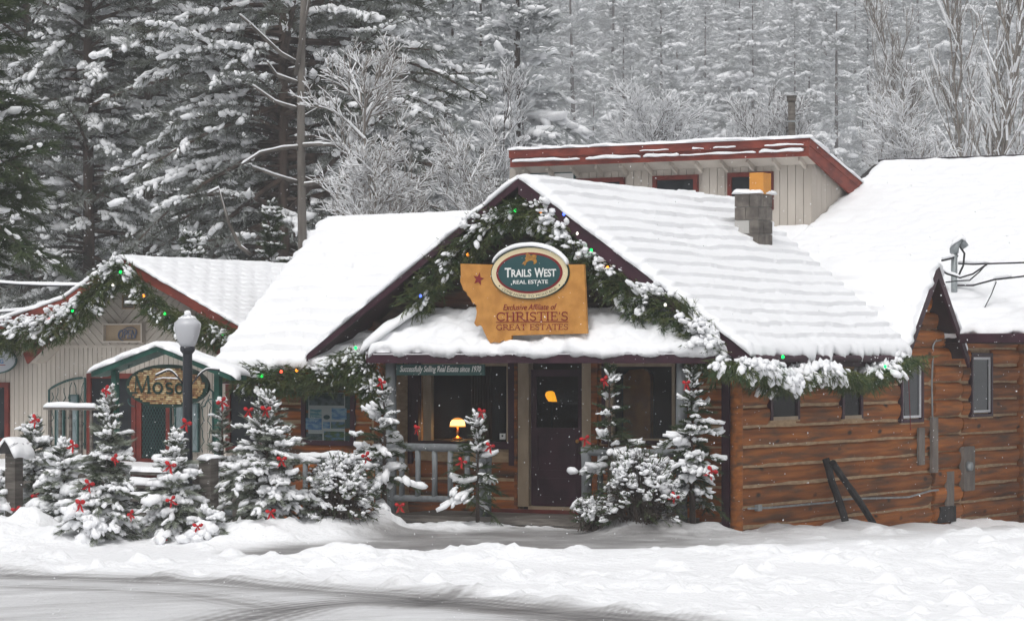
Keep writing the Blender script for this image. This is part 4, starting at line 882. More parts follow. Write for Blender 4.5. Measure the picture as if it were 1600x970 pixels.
# ================================================================== SIGN ON THE CABIN GABLE
SV = -0.75
sa = lambda x, y, v=SV: on_v(x, y, v)
def lbase(pts): return (sum(p[0] for p in pts) / len(pts), SV, min(p[1] for p in pts))
plate_px = [(719.5, 412), (770, 413.5), (830, 414), (912, 413), (914, 450), (917, 521), (799, 524), (798, 534), (790, 533.5), (786, 531), (780, 535.5), (772, 534), (766, 536), (762, 530), (757, 520), (753, 510), (749, 507.5), (744, 509.5), (741, 505), (744, 495),
            (745, 487), (743.5, 481), (745, 477), (738, 473), (735, 466), (730, 461), (729, 457), (724, 453), (722, 447), (719, 440), (720, 428)]
plate = [sa(*p) for p in plate_px]
sg = thing('real_estate_sign', 'ochre state shaped sign with a green oval emblem hanging on the cabin gable', 'sign', loc=(lbase(plate)[0], SV, lbase(plate)[1]))
mb = MB(FB); mb.prism([(a, SV, z) for a, z in plate], (0, 0.05, 0)); obj('board', mb, 'ochre', sg)
mb = MB(FB)
for x, h in ((770, 3.0), (880, 3.0)):
    a, z = sa(x, 430); mb.beam((a, SV + 0.055, z), (a, 0.02, z), 0.04, 0.04); a, z = sa(x, 505); mb.beam((a, SV + 0.055, z), (a, 0.02, z), 0.04, 0.04)
obj('bracket', mb, 'dark_wood', sg)
def ell(cx, cy, rx, ry, v, n=56):
    a0, z0 = sa(cx, cy); a1 = sa(cx + rx, cy)[0]; z1 = sa(cx, cy - ry)[1]
    return [(a0 + (a1 - a0) * math.cos(2 * math.pi * i / n), v, z0 + (z1 - z0) * math.sin(2 * math.pi * i / n)) for i in range(n)]
ov = None
for nm, rx, ry, v, mtl in (('oval', 61.5, 41.0, SV - 0.030, 'letter_green'), ('oval_rim', 60.0, 39.4, SV - 0.036, 'cream'), ('oval_ring', 52.2, 32.0, SV - 0.042, 'sign_red'), ('oval_face', 48.6, 28.8, SV - 0.047, 'sign_green')):
    mb = MB(FB); mb.prism(ell(829.0, 426.5, rx, ry, v), (0, 0.03, 0)); o = obj(nm, mb, mtl, sg if ov is None else ov)
    if ov is None: ov = o
def put_text(key, x0, x1, y0, y1, v, mtl, parent, name='lettering', slope=0.0):
    a0, z0 = sa(x0, y1, v); a1, z1 = sa(x1, y0, v); return obj(name, text_mb(key, a0, a1, z0, z1, v, 0.006, slope), mtl, parent)
TV = SV - 0.052
put_text('T', 788.5, 798.5, 418.5, 433.5, TV, 'white_paint', ov); put_text('trails', 799.0, 830.0, 420.5, 433.0, TV, 'white_paint', ov)
put_text('W', 835.0, 849.5, 418.5, 433.5, TV, 'white_paint', ov); put_text('west', 850.0, 868.5, 420.0, 432.5, TV, 'white_paint', ov)
put_text('real', 801.5, 856.0, 437.0, 443.8, TV, 'white_paint', ov)
# arc of small capitals on the cream rim
V_, F_ = TXT['home']; mb = MB(FB); a0, z0 = sa(829.0, 426.5); ra = sa(829 + 56.2, 426.5)[0] - a0; rz = z0 - sa(829, 426.5 + 36.2)[1]
P_ = []
for x, y in V_:
    t = math.radians(-90) + (x - 0.5) * math.radians(98); k = 1 + (0.5 - y) * 0.10; P_.append((a0 + ra * k * math.cos(t), SV - 0.0395, z0 + rz * k * math.sin(t)))
mb.add(P_, F_); obj('lettering', mb, 'letter_green', ov)
for sx in (-1, 1):
    mb = MB(FB); t = math.radians(-90 + sx * 57); c_ = (a0 + ra * math.cos(t), z0 + rz * math.sin(t)); mb.prism([(c_[0] + 0.011 * math.cos(q), SV - 0.040, c_[1] + 0.011 * math.sin(q)) for q in [i * math.pi / 3 for i in range(6)]], (0, 0.003, 0)); obj('dot', mb, 'letter_green', ov)
# emblem: a bucking horse and rider in gold
em = [(818, 413.5), (821, 409), (824.5, 407), (823, 403.5), (825, 401), (824, 398.5), (826.5, 395), (829.5, 397.5), (832, 399.5), (837, 398), (840.5, 398.5), (841, 402), (839.5, 404.5), (841.5, 407), (841, 410.5), (838, 413), (836, 412.5), (837, 409.5), (834, 407), (829, 407.5), (825.5, 410), (824, 414), (821.5, 415), (821, 412)]
mb = MB(FB); mb.prism([(sa(*p)[0], TV, sa(*p)[1]) for p in em], (0, 0.008, 0)); obj('emblem', mb, 'gold', ov)
# star
a0, z0 = sa(748, 436); mb = MB(FB); R_ = sa(757, 436)[0] - a0
mb.prism([(a0 + (R_ if i % 2 == 0 else R_ * 0.4) * math.sin(math.radians(12) + i * math.pi / 5), SV - 0.007, z0 + (R_ if i % 2 == 0 else R_ * 0.4) * math.cos(math.radians(12) + i * math.pi / 5)) for i in range(10)], (0, 0.006, 0)); obj('star', mb, 'sign_red', sg)
put_text('excl', 786, 870, 474.5, 484.5, SV - 0.007, 'sign_red', sg)
# serif capitals drawn as strokes: (polyline, thickness) on a unit-high grid, width first
def arc(cx, cy, rx, ry, a0, a1, n=14): return [(cx + rx * math.cos(math.radians(a0 + (a1 - a0) * i / n)), cy + ry * math.sin(math.radians(a0 + (a1 - a0) * i / n))) for i in range(n + 1)]
K_, T_ = 0.165, 0.085
SER = {
 'C': (0.78, [(arc(0.44, 0.5, 0.36, 0.46, 50, 310), K_ * .85), ([(0.72, 0.68), (0.72, 0.95)], T_), ([(0.72, 0.06), (0.72, 0.26)], T_ * .7)]),
 'H': (0.86, [([(0.17, 0), (0.17, 1)], K_), ([(0.69, 0), (0.69, 1)], K_), ([(0.17, 0.52), (0.69, 0.52)], T_), ([(0.03, 0.03), (0.31, 0.03)], T_), ([(0.03, 0.97), (0.31, 0.97)], T_), ([(0.55, 0.03), (0.83, 0.03)], T_), ([(0.55, 0.97), (0.83, 0.97)], T_)]),
 'R': (0.80, [([(0.17, 0), (0.17, 1)], K_), ([(0.03, 0.03), (0.31, 0.03)], T_), ([(0.03, 0.97), (0.4, 0.97)] + arc(0.40, 0.74, 0.22, 0.23, 90, -90) + [(0.17, 0.51)], T_ * 1.4), ([(0.38, 0.5), (0.74, 0.03), (0.82, 0.03)], K_ * .8)]),
 'I': (0.36, [([(0.18, 0), (0.18, 1)], K_), ([(0.04, 0.03), (0.32, 0.03)], T_), ([(0.04, 0.97), (0.32, 0.97)], T_)]),
 'S': (0.62, [(arc(0.31, 0.74, 0.21, 0.23, 25, 250) + arc(0.31, 0.26, 0.22, 0.24, 70, -155), K_ * .75), ([(0.53, 0.72), (0.53, 0.97)], T_ * .7), ([(0.07, 0.03), (0.07, 0.28)], T_ * .7)]),
 'T': (0.74, [([(0.37, 0), (0.37, 1)], K_), ([(0.04, 0.97), (0.70, 0.97)], T_), ([(0.05, 0.97), (0.05, 0.76)], T_), ([(0.69, 0.97), (0.69, 0.76)], T_), ([(0.23, 0.03), (0.51, 0.03)], T_)]),
 'E': (0.68, [([(0.17, 0), (0.17, 1)], K_), ([(0.03, 0.03), (0.63, 0.03)], T_), ([(0.03, 0.97), (0.60, 0.97)], T_), ([(0.17, 0.52), (0.48, 0.52)], T_), ([(0.62, 0.03), (0.62, 0.25)], T_), ([(0.59, 0.97), (0.59, 0.77)], T_), ([(0.48, 0.42), (0.48, 0.62)], T_ * .8)]),
 'G': (0.84, [(arc(0.44, 0.5, 0.36, 0.46, 50, 330), K_ * .85), ([(0.72, 0.70), (0.72, 0.95)], T_), ([(0.72, 0.08), (0.72, 0.42)], K_ * .8), ([(0.55, 0.43), (0.83, 0.43)], T_)]),
 'A': (0.82, [([(0.10, 0.0), (0.41, 1.0)], T_), ([(0.41, 1.0), (0.72, 0.0)], K_), ([(0.22, 0.36), (0.6, 0.36)], T_), ([(0.0, 0.03), (0.22, 0.03)], T_), ([(0.56, 0.03), (0.84, 0.03)], T_)]),
 'M': (1.02, [([(0.14, 0), (0.20, 1)], T_), ([(0.20, 1), (0.50, 0.05)], K_), ([(0.50, 0.05), (0.82, 1)], T_), ([(0.82, 1), (0.88, 0)], K_), ([(0.03, 0.03), (0.27, 0.03)], T_), ([(0.76, 0.03), (1.0, 0.03)], T_)]),
 'o': (0.66, [(arc(0.32, 0.30, 0.23, 0.28, 0, 360, 18), K_ * .85)]),
 's': (0.52, [(arc(0.26, 0.44, 0.16, 0.14, 25, 250) + arc(0.26, 0.15, 0.17, 0.145, 70, -155), K_ * .75)]),
 'a': (0.64, [(arc(0.27, 0.28, 0.20, 0.26, 0, 360, 18), K_ * .8), ([(0.50, 0.0), (0.50, 0.57)], K_ * .85)]),
 'i': (0.30, [([(0.15, 0.0), (0.15, 0.57)], K_), ([(0.15, 0.74), (0.15, 0.84)], K_)]),
 "'": (0.22, [([(0.11, 0.72), (0.13, 0.98)], K_ * .7)]), ' ': (0.40, [])}
def serif_text(body, x0, x1, y0, y1, v, mtl, parent):
    tot = sum(SER[c][0] for c in body); mb = MB(FB); a0, z0 = sa(x0, y1, v); a1, z1 = sa(x1, y0, v); sx, sz = (a1 - a0) / tot, z1 - z0; pen = 0.0
    for c in body:
        w, strokes = SER[c]
        for pts, th in strokes:
            hw = th * sz / 2; Q = [Vector((a0 + (pen + x) * sx, z0 + y * sz)) for x, y in pts]
            for p, q in zip(Q[:-1], Q[1:]):
                d = (q - p); d = d / max(d.length, 1e-6); n_ = Vector((-d.y, d.x)) * hw; p2, q2 = p - d * hw * 0.25, q + d * hw * 0.25
                mb.add([((p2 + n_).x, v, (p2 + n_).y), ((p2 - n_).x, v, (p2 - n_).y), ((q2 - n_).x, v, (q2 - n_).y), ((q2 + n_).x, v, (q2 + n_).y)], [(0, 1, 2, 3)])
        pen += w
    return obj('lettering', mb, mtl, parent)
serif_text("CHRISTIE'S", 775, 888, 487, 501.5, SV - 0.006, 'sign_red', sg)
serif_text('GREAT ESTATES', 775, 888, 506, 515.5, SV - 0.006, 'sign_red', sg)
mb = MB(FB); a0, z0 = sa(775, 503.6); a1, z1 = sa(888, 502.6); mb.box(a0, a1, SV - 0.006, SV + 0.001, z0 - 0.004, z0 + 0.006); obj('rule_line', mb, 'sign_red', sg)
# snow lying along the top of the oval
pts = [(829 + 62.0 * math.cos(math.radians(t)), 426.5 - 41.5 * math.sin(math.radians(t))) for t in range(158, 13, -5)]
snow_strip('snow_cap', [(sa(*p)[0], SV - 0.015, sa(*p)[1] + 0.0) for p in pts], 0.11, 0.075, sg, seed=3, lumpy=0.25)

# small name board under the porch eave
NV = FV - 0.02
b0, bz0 = on_v(619, 586, NV); b1, bz1 = on_v(757, 569, NV)
nb = thing('name_board', 'long thin green board with white slanted lettering under the porch eave', 'sign', loc=((b0 + b1) / 2, NV, bz0))
mb = MB(FB); mb.box(b0, b1, NV, NV + 0.022, bz0, bz1); obj('board', mb, 'green_board', nb)
x0, z0 = on_v(625, 583.5, NV); x1, z1 = on_v(752, 571.5, NV); obj('lettering', text_mb('succ', x0, x1, z0, z1, NV - 0.005, 0.004), 'white_paint', nb)
mb = MB(FB)
for a in (b0 + 0.12, b1 - 0.12): mb.tube([(a, NV + 0.011, bz1), (a, NV + 0.011, 2.33)], 0.006, 6)
obj('hanger', mb, 'black_metal', nb)

# ================================================================== POSTER CASE ON THE WING WALL
CV = -0.075
c0, cz0 = on_v(470, 695, CV); c1, cz1 = on_v(553, 598, CV)
pc = thing('poster_case', 'plum framed glass case of property pictures on the left log wall', 'display case', loc=((c0 + c1) / 2, CV, cz0))
obj('frame', frame_bars(c0, c1, cz0, cz1, CV, CV + 0.06, 0.075), 'plum', pc)
mb = MB(FB); mb.box(c0 + 0.06, c1 - 0.06, CV + 0.040, CV + 0.055, cz0 + 0.06, cz1 - 0.06); obj('backing', mb, 'green_board', pc)
def sheet(x0, x1, y0, y1, mtl, d=0.0, name='picture'):
    a0, z0 = on_v(x0, y1, CV); a1, z1 = on_v(x1, y0, CV); mb = MB(FB); mb.box(a0, a1, CV + 0.030 - d, CV + 0.038 - d, z0, z1); return obj(name, mb, mtl, pc)
sheet(480, 537, 613, 690, 'poster_white', 0, 'poster')
for x0, x1, y0, y1, mtl in ((482, 536, 614, 633, 'picture_dark'), (483, 501, 639, 652, 'picture_teal'), (517, 540, 637.5, 655, 'picture_blue'), (476, 501, 653, 671, 'picture_blue'), (503.5, 514, 659, 669, 'picture_blue'), (516, 537, 659, 669, 'picture_green'),
                            (477, 502, 677.5, 687, 'picture_dark'), (505, 536, 674, 688, 'picture_green')): sheet(x0, x1, y0, y1, mtl, 0.010)
o_ = [on_v(509 + 5 * math.cos(i * math.pi / 8), 651.5 + 3.6 * math.sin(i * math.pi / 8), CV) for i in range(16)]; mb = MB(FB); mb.prism([(a, CV + 0.020, z) for a, z in o_], (0, 0.008, 0)); obj('oval_mark', mb, 'sign_green', pc)
mb = MB(FB); mb.box(c0 + 0.07, c1 - 0.07, CV + 0.010, CV + 0.014, cz0 + 0.07, cz1 - 0.07); obj('pane', mb, 'glass_clear', pc)

# ================================================================== LAMPS AND CHAIR INSIDE
la, lz = on_v(715, 664, PV + 0.55)
lm = thing('table_lamp', 'lit brass table lamp with a glowing orange shade behind the left porch window', 'lamp', loc=(la, PV + 0.55, 0.94))
mb = MB(FB); mb.lathe((la, PV + 0.55, lz), [(0.118, -0.008), (0.121, 0.0), (0.112, 0.05), (0.085, 0.085)], 20); sh_ = obj('lamp_shade', mb, 'shade_glow', lm, smooth=True)
mb = MB(FB); mb.lathe((la, PV + 0.55, lz), [(0.086, 0.0855), (0.06, 0.105), (0.02, 0.116)], 20); obj('shade_top', mb, 'shade_rim', sh_, smooth=True)
mb = MB(FB); mb.lathe((la, PV + 0.55, lz), [(0.126, -0.026), (0.126, -0.009)], 20); obj('shade_rim', mb, 'shade_rim', sh_)
mb = MB(FB); mb.lathe((la, PV + 0.55, lz - 0.20), [(0.085, -0.02), (0.08, 0.0), (0.02, 0.025), (0.012, 0.06), (0.026, 0.10), (0.012, 0.14), (0.012, 0.18)], 16); obj('base', mb, 'brass', lm, smooth=True)
tb = thing('desk', 'dark desk under the glowing lamp inside the left porch window', 'desk', loc=(la, PV + 0.6, 0.08))
mb = MB(FB); zt = lz - 0.223; mb.box(la - 0.55, la + 0.55, PV + 0.30, PV + 0.95, zt - 0.04, zt); obj('desk_top', mb, 'dark_wood', tb)
for a in (la - 0.5, la + 0.5):
    for v in (PV + 0.36, PV + 0.88): mb = MB(FB); mb.box(a - 0.03, a + 0.03, v - 0.03, v + 0.03, 0.08, zt - 0.042); obj('leg', mb, 'dark_wood', tb)
pl = bpy.data.lights.new('lamp_bulb', 'POINT'); pl.energy = 14; pl.color = (1.0, 0.55, 0.2); pl.shadow_soft_size = 0.05
po = bpy.data.objects.new('lamp_bulb', pl); COL.objects.link(po); po.location = from_b(la, PV + 0.55, lz - 0.07)
da, dz_ = on_v(857, 620, PV + 0.75)
dl = thing('desk_lamp', 'small lit amber lamp shade seen through the plum door glass', 'lamp', loc=(da, PV + 0.75, dz_ - 0.3))
mb = MB(FB); P_ = []
sh = [(-0.075, 0.03), (-0.055, 0.075), (0.0, 0.095), (0.045, 0.075), (0.075, 0.01), (0.105, -0.075), (0.0, -0.07), (-0.045, -0.02)]
mb.prism([(da + x * 0.8, PV + 0.75, dz_ + z * 0.95) for x, z in sh], (0, 0.12, 0)); obj('lamp_shade', mb, 'shade_amber', dl)
mb = MB(FB); mb.tube([(da + 0.02, PV + 0.82, 0.9), (da + 0.02, PV + 0.82, dz_ - 0.07)], 0.012, 8); mb.box(da - 0.07, da + 0.11, PV + 0.75, PV + 0.9, 0.88, 0.9); mb.box(da - 0.06, da + 0.13, PV + 0.74, PV + 0.90, dz_ - 0.088, dz_ - 0.078); obj('stand', mb, 'dark_wood', dl)
tb = thing('side_table', 'dark side table under the amber lamp inside the door', 'table', loc=(da, PV + 0.8, 0.08))
mb = MB(FB); mb.box(da - 0.3, da + 0.3, PV + 0.6, PV + 1.1, 0.84, 0.878); obj('table_top', mb, 'dark_wood', tb)
for a in (da - 0.26, da + 0.26):
    for v in (PV + 0.64, PV + 1.06): mb = MB(FB); mb.box(a - 0.02, a + 0.02, v - 0.02, v + 0.02, 0.08, 0.838); obj('leg', mb, 'dark_wood', tb)
h0, hz0 = on_v(974, 690, PV + 0.5); h1, hz1 = on_v(1016, 576, PV + 0.5)
hc = thing('high_backed_chair', 'tall amber chair back with a rounded corner behind the right porch window', 'chair', loc=((h0 + h1) / 2, PV + 0.5, 0.08))
w_ = h1 - h0; top = [(h0, hz0 - 0.3), (h1, hz0 - 0.3), (h1, hz1 - 0.12), (h1 - 0.04, hz1 - 0.04), (h1 - 0.12, hz1), (h0 + 0.10, hz1 - 0.02), (h0, hz1 - 0.10)]
mb = MB(FB); mb.prism([(a, PV + 0.5, z) for a, z in top], (0, 0.10, 0)); obj('backrest', mb, 'amber', hc)
mb = MB(FB); mb.box(h0, h1, PV + 0.605, PV + 1.05, 0.48, 0.60); obj('seat', mb, 'amber', hc)
for a in (h0 + 0.04, h1 - 0.04):
    for v in (PV + 0.55, PV + 1.0): mb = MB(FB); mb.box(a - 0.025, a + 0.025, v - 0.025, v + 0.025, 0.08, 0.478); obj('leg', mb, 'dark_wood', hc)

# ================================================================== FITTINGS ON THE SIDE WALL
def side_box(x0, x1, y0, y1, d, mtl, name, parent, bevel=0.0):
    v0, z0 = on_a(x0, y1, 0.05); v1, z1 = on_a(x1, y0, 0.05); Y = C0Y + (v0 + v1) / 2 * CO; z0, z1 = CAMH + (HZ - y1) * Y / FOC, CAMH + (HZ - y0) * Y / FOC
    mb = MB(FB); mb.prism([(0.035, v0 + bevel, z0), (0.035, v1 - bevel, z0), (0.035, v1, z0 + bevel), (0.035, v1, z1 - bevel), (0.035, v1 - bevel, z1), (0.035, v0 + bevel, z1), (0.035, v0, z1 - bevel), (0.035, v0, z0 + bevel)] if bevel else [(0.035, v0, z0), (0.035, v1, z0), (0.035, v1, z1), (0.035, v0, z1)], (d, 0, 0))
    return obj(name, mb, mtl, parent), (v0, v1, z0, z1)
def sp(x, y, a=0.075):
    v, z = on_a(x, y, a); return (a, v, z)
o, b = side_box(1434, 1443, 668, 726, 0.04, 'box_grey', 'patch_board', cabin); o, b = side_box(1454, 1463, 652, 738, 0.05, 'box_grey', 'patch_board', cabin)
o, b = side_box(1477, 1488, 736, 792, 0.05, 'box_grey', 'patch_board', cabin); o, b = side_box(1466, 1490, 790, 815, 0.06, 'dark_wood', 'patch_board', cabin)
mtv = sp(1508, 730)
em_ = thing('electric_meter', 'grey electric meter box with a round glass face on the log side wall', 'meter', loc=(0.03, mtv[1], mtv[2] - 0.35))
o, b = side_box(1500, 1517, 697, 766, 0.09, 'box_grey', 'box', em_, 0.03)
mb = MB(FB); c_ = sp(1512, 728, 0.125); mb.tube([(0.124, c_[1], c_[2]), (0.20, c_[1], c_[2])], [0.085, 0.075], 16); obj('dial', mb, 'pipe', em_, smooth=True)
pp = thing('conduit_pipe', 'thin grey conduit running along the bottom of the log side wall', 'pipe', loc=(0.05, 0.3, 0.2))
mb = MB(FB); mb.tube([sp(1169, 794), sp(1200, 793), sp(1300, 784), sp(1305, 781), sp(1330, 779), sp(1400, 777), sp(1420, 776), sp(1455, 766), sp(1466, 765)], 0.016, 8); obj('pipe', mb, 'pipe', pp, smooth=True)
mb = MB(FB); c_ = sp(1186, 793, 0.09); mb.box(0.05, 0.11, c_[1] - 0.06, c_[1] + 0.06, c_[2] - 0.045, c_[2] + 0.045); obj('junction_box', mb, 'pipe', pp)
pp = thing('conduit_pipe', 'thin upright conduit bent at its top below the small side gable', 'pipe', loc=(0.05, sp(1457, 640)[1], 0.8))
mb = MB(FB); mb.tube([sp(1457, 655), sp(1456, 600), sp(1458, 540), sp(1461, 533), sp(1470, 531)], 0.016, 8); obj('pipe', mb, 'pipe', pp, smooth=True)
cx_ = thing('cable', 'thin red cable hanging beside the tall white edged window', 'cable', loc=(0.05, sp(1419, 640)[1], 1.4)); mb = MB(FB); mb.tube([sp(1419, 580, .06), sp(1420, 600, .06), sp(1421, 625, .06), sp(1423, 672, .06)], 0.006, 6); obj('wire', mb, 'sign_red', cx_)
# two leaning timbers
def timber(p, q, w, h, label):
    t = thing('leaning_timber', label, 'timber', loc=q, group='timbers leaning on the side wall'); P, Q = Vector(p), Vector(q); d = Q - P; mb = MB(FB)
    mb.tube([P + d * (i / 6) + Vector((lrng.uniform(-.01, .01), lrng.uniform(-.01, .01), 0)) for i in range(7)], [w * lrng.uniform(0.9, 1.1) for _ in range(7)], 7); return obj('beam', mb, 'dark_wood', t)
p0 = sp(1289, 716, 0.13); p1 = sp(1323, 822, 0.42); timber(p0, (p1[0], p1[1], p1[2]), 0.058, 0.1, 'short dark timber standing steeply against the side wall')
p0 = sp(1292, 722, 0.16); p1 = sp(1366, 818, 0.30); timber((0.25, p0[1], p0[2]), p1, 0.056, 0.1, 'long dark timber sloping away from the short one along the side wall')
# service mast and wires
ma_, mz = -0.35, 0
vm_, zm0 = on_a(1491, 480, -0.35); _, zm1 = on_a(1491, 392, -0.35)
ms_ = thing('service_mast', 'grey electric service mast with a snowy weatherhead above the side gable', 'mast', loc=(-0.35, vm_, zm0 - 0.5))
mb = MB(FB); mb.tube([(-0.35, vm_, zm0 - 0.5), (-0.35, vm_, zm1)], 0.055, 12); obj('pole', mb, 'pipe', ms_, smooth=True)
mb = MB(FB); mb.tube([(-0.35, vm_, zm1 - 0.04), (-0.35, vm_, zm1 + 0.03), (-0.33, vm_ + 0.02, zm1 + 0.12), (-0.24, vm_ + 0.08, zm1 + 0.15), (-0.18, vm_ + 0.1, zm1 + 0.06)], [0.075, 0.08, 0.085, 0.08, 0.06], 10); obj('weatherhead', mb, 'pipe', ms_, smooth=True)
snow_strip('snow_cap', [(-0.40, vm_, zm1 + 0.05), (-0.35, vm_, zm1 + 0.12), (-0.26, vm_ + 0.06, zm1 + 0.20), (-0.2, vm_ + 0.1, zm1 + 0.17)], 0.2, 0.10, ms_, seed=2)
def mp_(x, y, a=-0.35): v, z = on_a(x, y, a); return Vector((a, v, z))
def wire(label, pts, snow_rng, r=0.016, sr=0.055, grp='service wires at the mast'):
    P_ = [mp_(*p) for p in pts]; t = thing('service_wire', label, 'wire', loc=tuple(P_[0]), group=grp); mb = MB(FB); mb.tube(P_, r, 6); obj('wire', mb, 'wire', t, smooth=True)
    for i0, i1 in snow_rng:
        snow_strip('snow_line', [tuple(P_[i] + Vector((0, 0, r))) for i in range(i0, i1 + 1)], sr, sr * 0.9, t, seed=i0)
wire('upper black service wire leaving the mast toward the right edge', [(1498, 412), (1520, 413, 0.0), (1545, 412, 0.5), (1580, 411, 1.1), (1660, 408, 2.4)], [(0, 2)])
wire('lower snowy service wire rising from the mast to the right edge', [(1496, 446), (1520, 446, 0.0), (1553, 437, 0.6), (1580, 434, 1.0), (1660, 424, 2.4)], [(0, 1), (2, 3)])
wire('slack wire curving under the upper service wire by the mast', [(1466, 420, -0.3), (1480, 428, -0.2), (1500, 434, 0.0), (1520, 428, 0.2), (1542, 413, 0.48)], [(0, 2)])
wire('short stub wire bridging the mast and the gable', [(1472, 407), (1485, 404), (1496, 400)], [(0, 2)], 0.02, 0.06)
wire('looped wire dropping from the weatherhead', [(1499, 384), (1507, 396, -0.2), (1505, 415, -0.1), (1498, 430, -0.2)], [], 0.018)
wire('thin wire pair crossing the mast at mid height', [(1478, 441, -0.25), (1495, 439, -0.2), (1515, 438, 0.0), (1530, 425, 0.3), (1538, 416, 0.45)], [], 0.012)
wire('slanting wire running down to the wing roof edge', [(1556, 440, 0.62), (1548, 460, 0.55), (1535, 485, 0.45), (1515, 513, 0.34)], [(0, 2)], 0.018, 0.05)

# ================================================================== BACK BUILDING WITH ITS RED TRIMMED DORMER
back_b = thing('back_building', 'large beige building behind the cabin with a wide snowy roof and a red edged dormer', 'building', loc=(-6, 12, 0))
BV0, BZ0, BP, BVR = 7.5, 2.70, 0.41, 16.0
def bz(v): return BZ0 + BP * (v - BV0)
DV, DA0, DA1 = 12.6, on_v(796, 300, 12.6)[0], on_v(1268, 300, 12.6)[0]
dzt = on_v(1268, 246, 12.6)[1]
r = MB(FB)
r.slab((DA1 - 0.2, 7.8, bz(7.8)), (4.5, 7.8, bz(7.8)), (4.5, BVR, bz(BVR)), (DA1 - 0.2, BVR, bz(BVR)), 0.10)
r.slab((DA0 + 0.1, 10.6, bz(10.6) - 0.004), (DA1 - 0.1, 10.6, bz(10.6) - 0.004), (DA1 - 0.1, 15.0, bz(15.0) - 0.004), (DA0 + 0.1, 15.0, bz(15.0) - 0.004), 0.12)
r.slab((-8.0, BV0, BZ0 - 0.002), (DA1 - 0.3, BV0, BZ0 - 0.002), (DA1 - 0.3, 10.6, bz(10.6) - 0.002), (-8.0, 10.6, bz(10.6) - 0.002), 0.12)
obj('roof', r, 'shingle', back_b)
snow_slab('roof_snow', (DA1 - 0.02, 7.78, bz(7.78)), (4.5, 7.78, bz(7.78)), (4.5, BVR, bz(BVR)), (DA1 - 0.02, BVR, bz(BVR)), back_b, th=0.10, nu=170, nv=130, courses=38, ramp=0.022, seed=71, over=0.04, droop=0.10, wav=1.3)
gt = MB(FB); gt.box(0.36, 4.5, 7.70, 7.79, bz(7.8) - 0.19, bz(7.8) - 0.045); obj('gutter', gt, 'plum', back_b)
fa = MB(FB); fa.box(0.02, 4.5, 7.80, vEnd, bz(7.8) - 0.20, bz(7.8) - 0.17); obj('soffit', fa, 'plum_dark', back_b)
snow_slab('roof_snow', (-8.0, BV0 + 0.02, BZ0), (DA1, BV0 + 0.02, BZ0), (DA1, DV + 0.02, bz(DV)), (-8.0, DV + 0.02, bz(DV)), back_b, th=0.10, nu=60, nv=60, courses=24, ramp=0.015, seed=73, over=0.02)
rc = MB(FB); rc.beam((DA1 - 0.1, BVR + 0.02, bz(BVR) + 0.07), (4.5, BVR + 0.02, bz(BVR) + 0.07), 0.10, 0.05); obj('ridge_cap', rc, 'shingle', back_b)
bw = MB(FB); bw.box(DA0 + 0.2, -3.0, 14.9, 15.1, -0.6, bz(14.9) - 0.15); bw.box(DA0 + 0.2, -1.4, 10.7, 10.9, -0.6, bz(10.6) - 0.15); bw.box(DA0 + 0.2, DA0 + 0.4, 10.9, 14.9, -0.6, bz(11.0) - 0.2); obj('wall', bw, 'beige', back_b)
# dormer walls board by board
zb = bz(DV) + 0.01
core = MB(FB); core.box(DA0 + 0.02, DA1 - 0.02, DV + 0.03, DV + 0.10, zb - 0.4, dzt); core.prism([(DA1 - 0.03, DV + 0.03, zb - 0.3), (DA1 - 0.03, DV + 0.03, dzt), (DA1 - 0.03, DV + 2.3, dzt - 0.72), (DA1 - 0.03, DV + 2.3, bz(DV + 2.3) - 0.3)], (-0.05, 0, 0)); obj('sheathing', core, 'beige', back_b)
DW = []
for x0, x1, y0, y1 in ((899, 976, 277, 352), (1021, 1091, 273, 350), (1138, 1209, 268, 330)):
    a0, z0 = on_v(x0, y1, DV); a1, z1 = on_v(x1, y0, DV); DW.append((a0, a1, z0, z1))
nbd = 40; bwid = (DA1 - DA0) / nbd
for i in range(nbd):
    b0_, b1_ = DA0 + bwid * i + 0.006, DA0 + bwid * (i + 1) - 0.006; spans = [(zb - 0.35, dzt)]
    mid = (b0_ + b1_) / 2
    for w in DW:
        if w[0] < mid < w[1]: spans = [(zb - 0.35, max(w[2], zb - 0.34)), (w[3], dzt)]
    for s0, s1 in spans:
        if s1 - s0 > 0.02: mb = MB(FB); mb.box(b0_, b1_, DV, DV + 0.028, s0, s1); obj('board', mb, 'beige', back_b)
for i in range(10):
    v0_, v1_ = DV + 0.03 + 0.22 * i, DV + 0.03 + 0.22 * (i + 1) - 0.010; tz = lambda v: dzt - 0.33 * (v - DV); bz2 = lambda v: bz(v) - 0.1
    if tz(v1_) - bz2(v1_) < 0.02: break
    mb = MB(FB); mb.prism([(DA1, v0_, bz2(v0_)), (DA1, v1_, bz2(v1_)), (DA1, v1_, tz(v1_)), (DA1, v0_, tz(v0_))], (-0.026, 0, 0)); obj('board', mb, 'beige', back_b)
for w in DW:
    wn_ = obj('window', frame_bars(w[0], w[1], w[2], w[3], DV - 0.05, DV + 0.06, 0.085), 'maroon', back_b); mb = MB(FB); mb.box(w[0] + 0.08, w[1] - 0.08, DV - 0.012, DV + 0.02, w[2] + 0.08, w[3] - 0.08); obj('pane', mb, 'glass_dark', wn_)
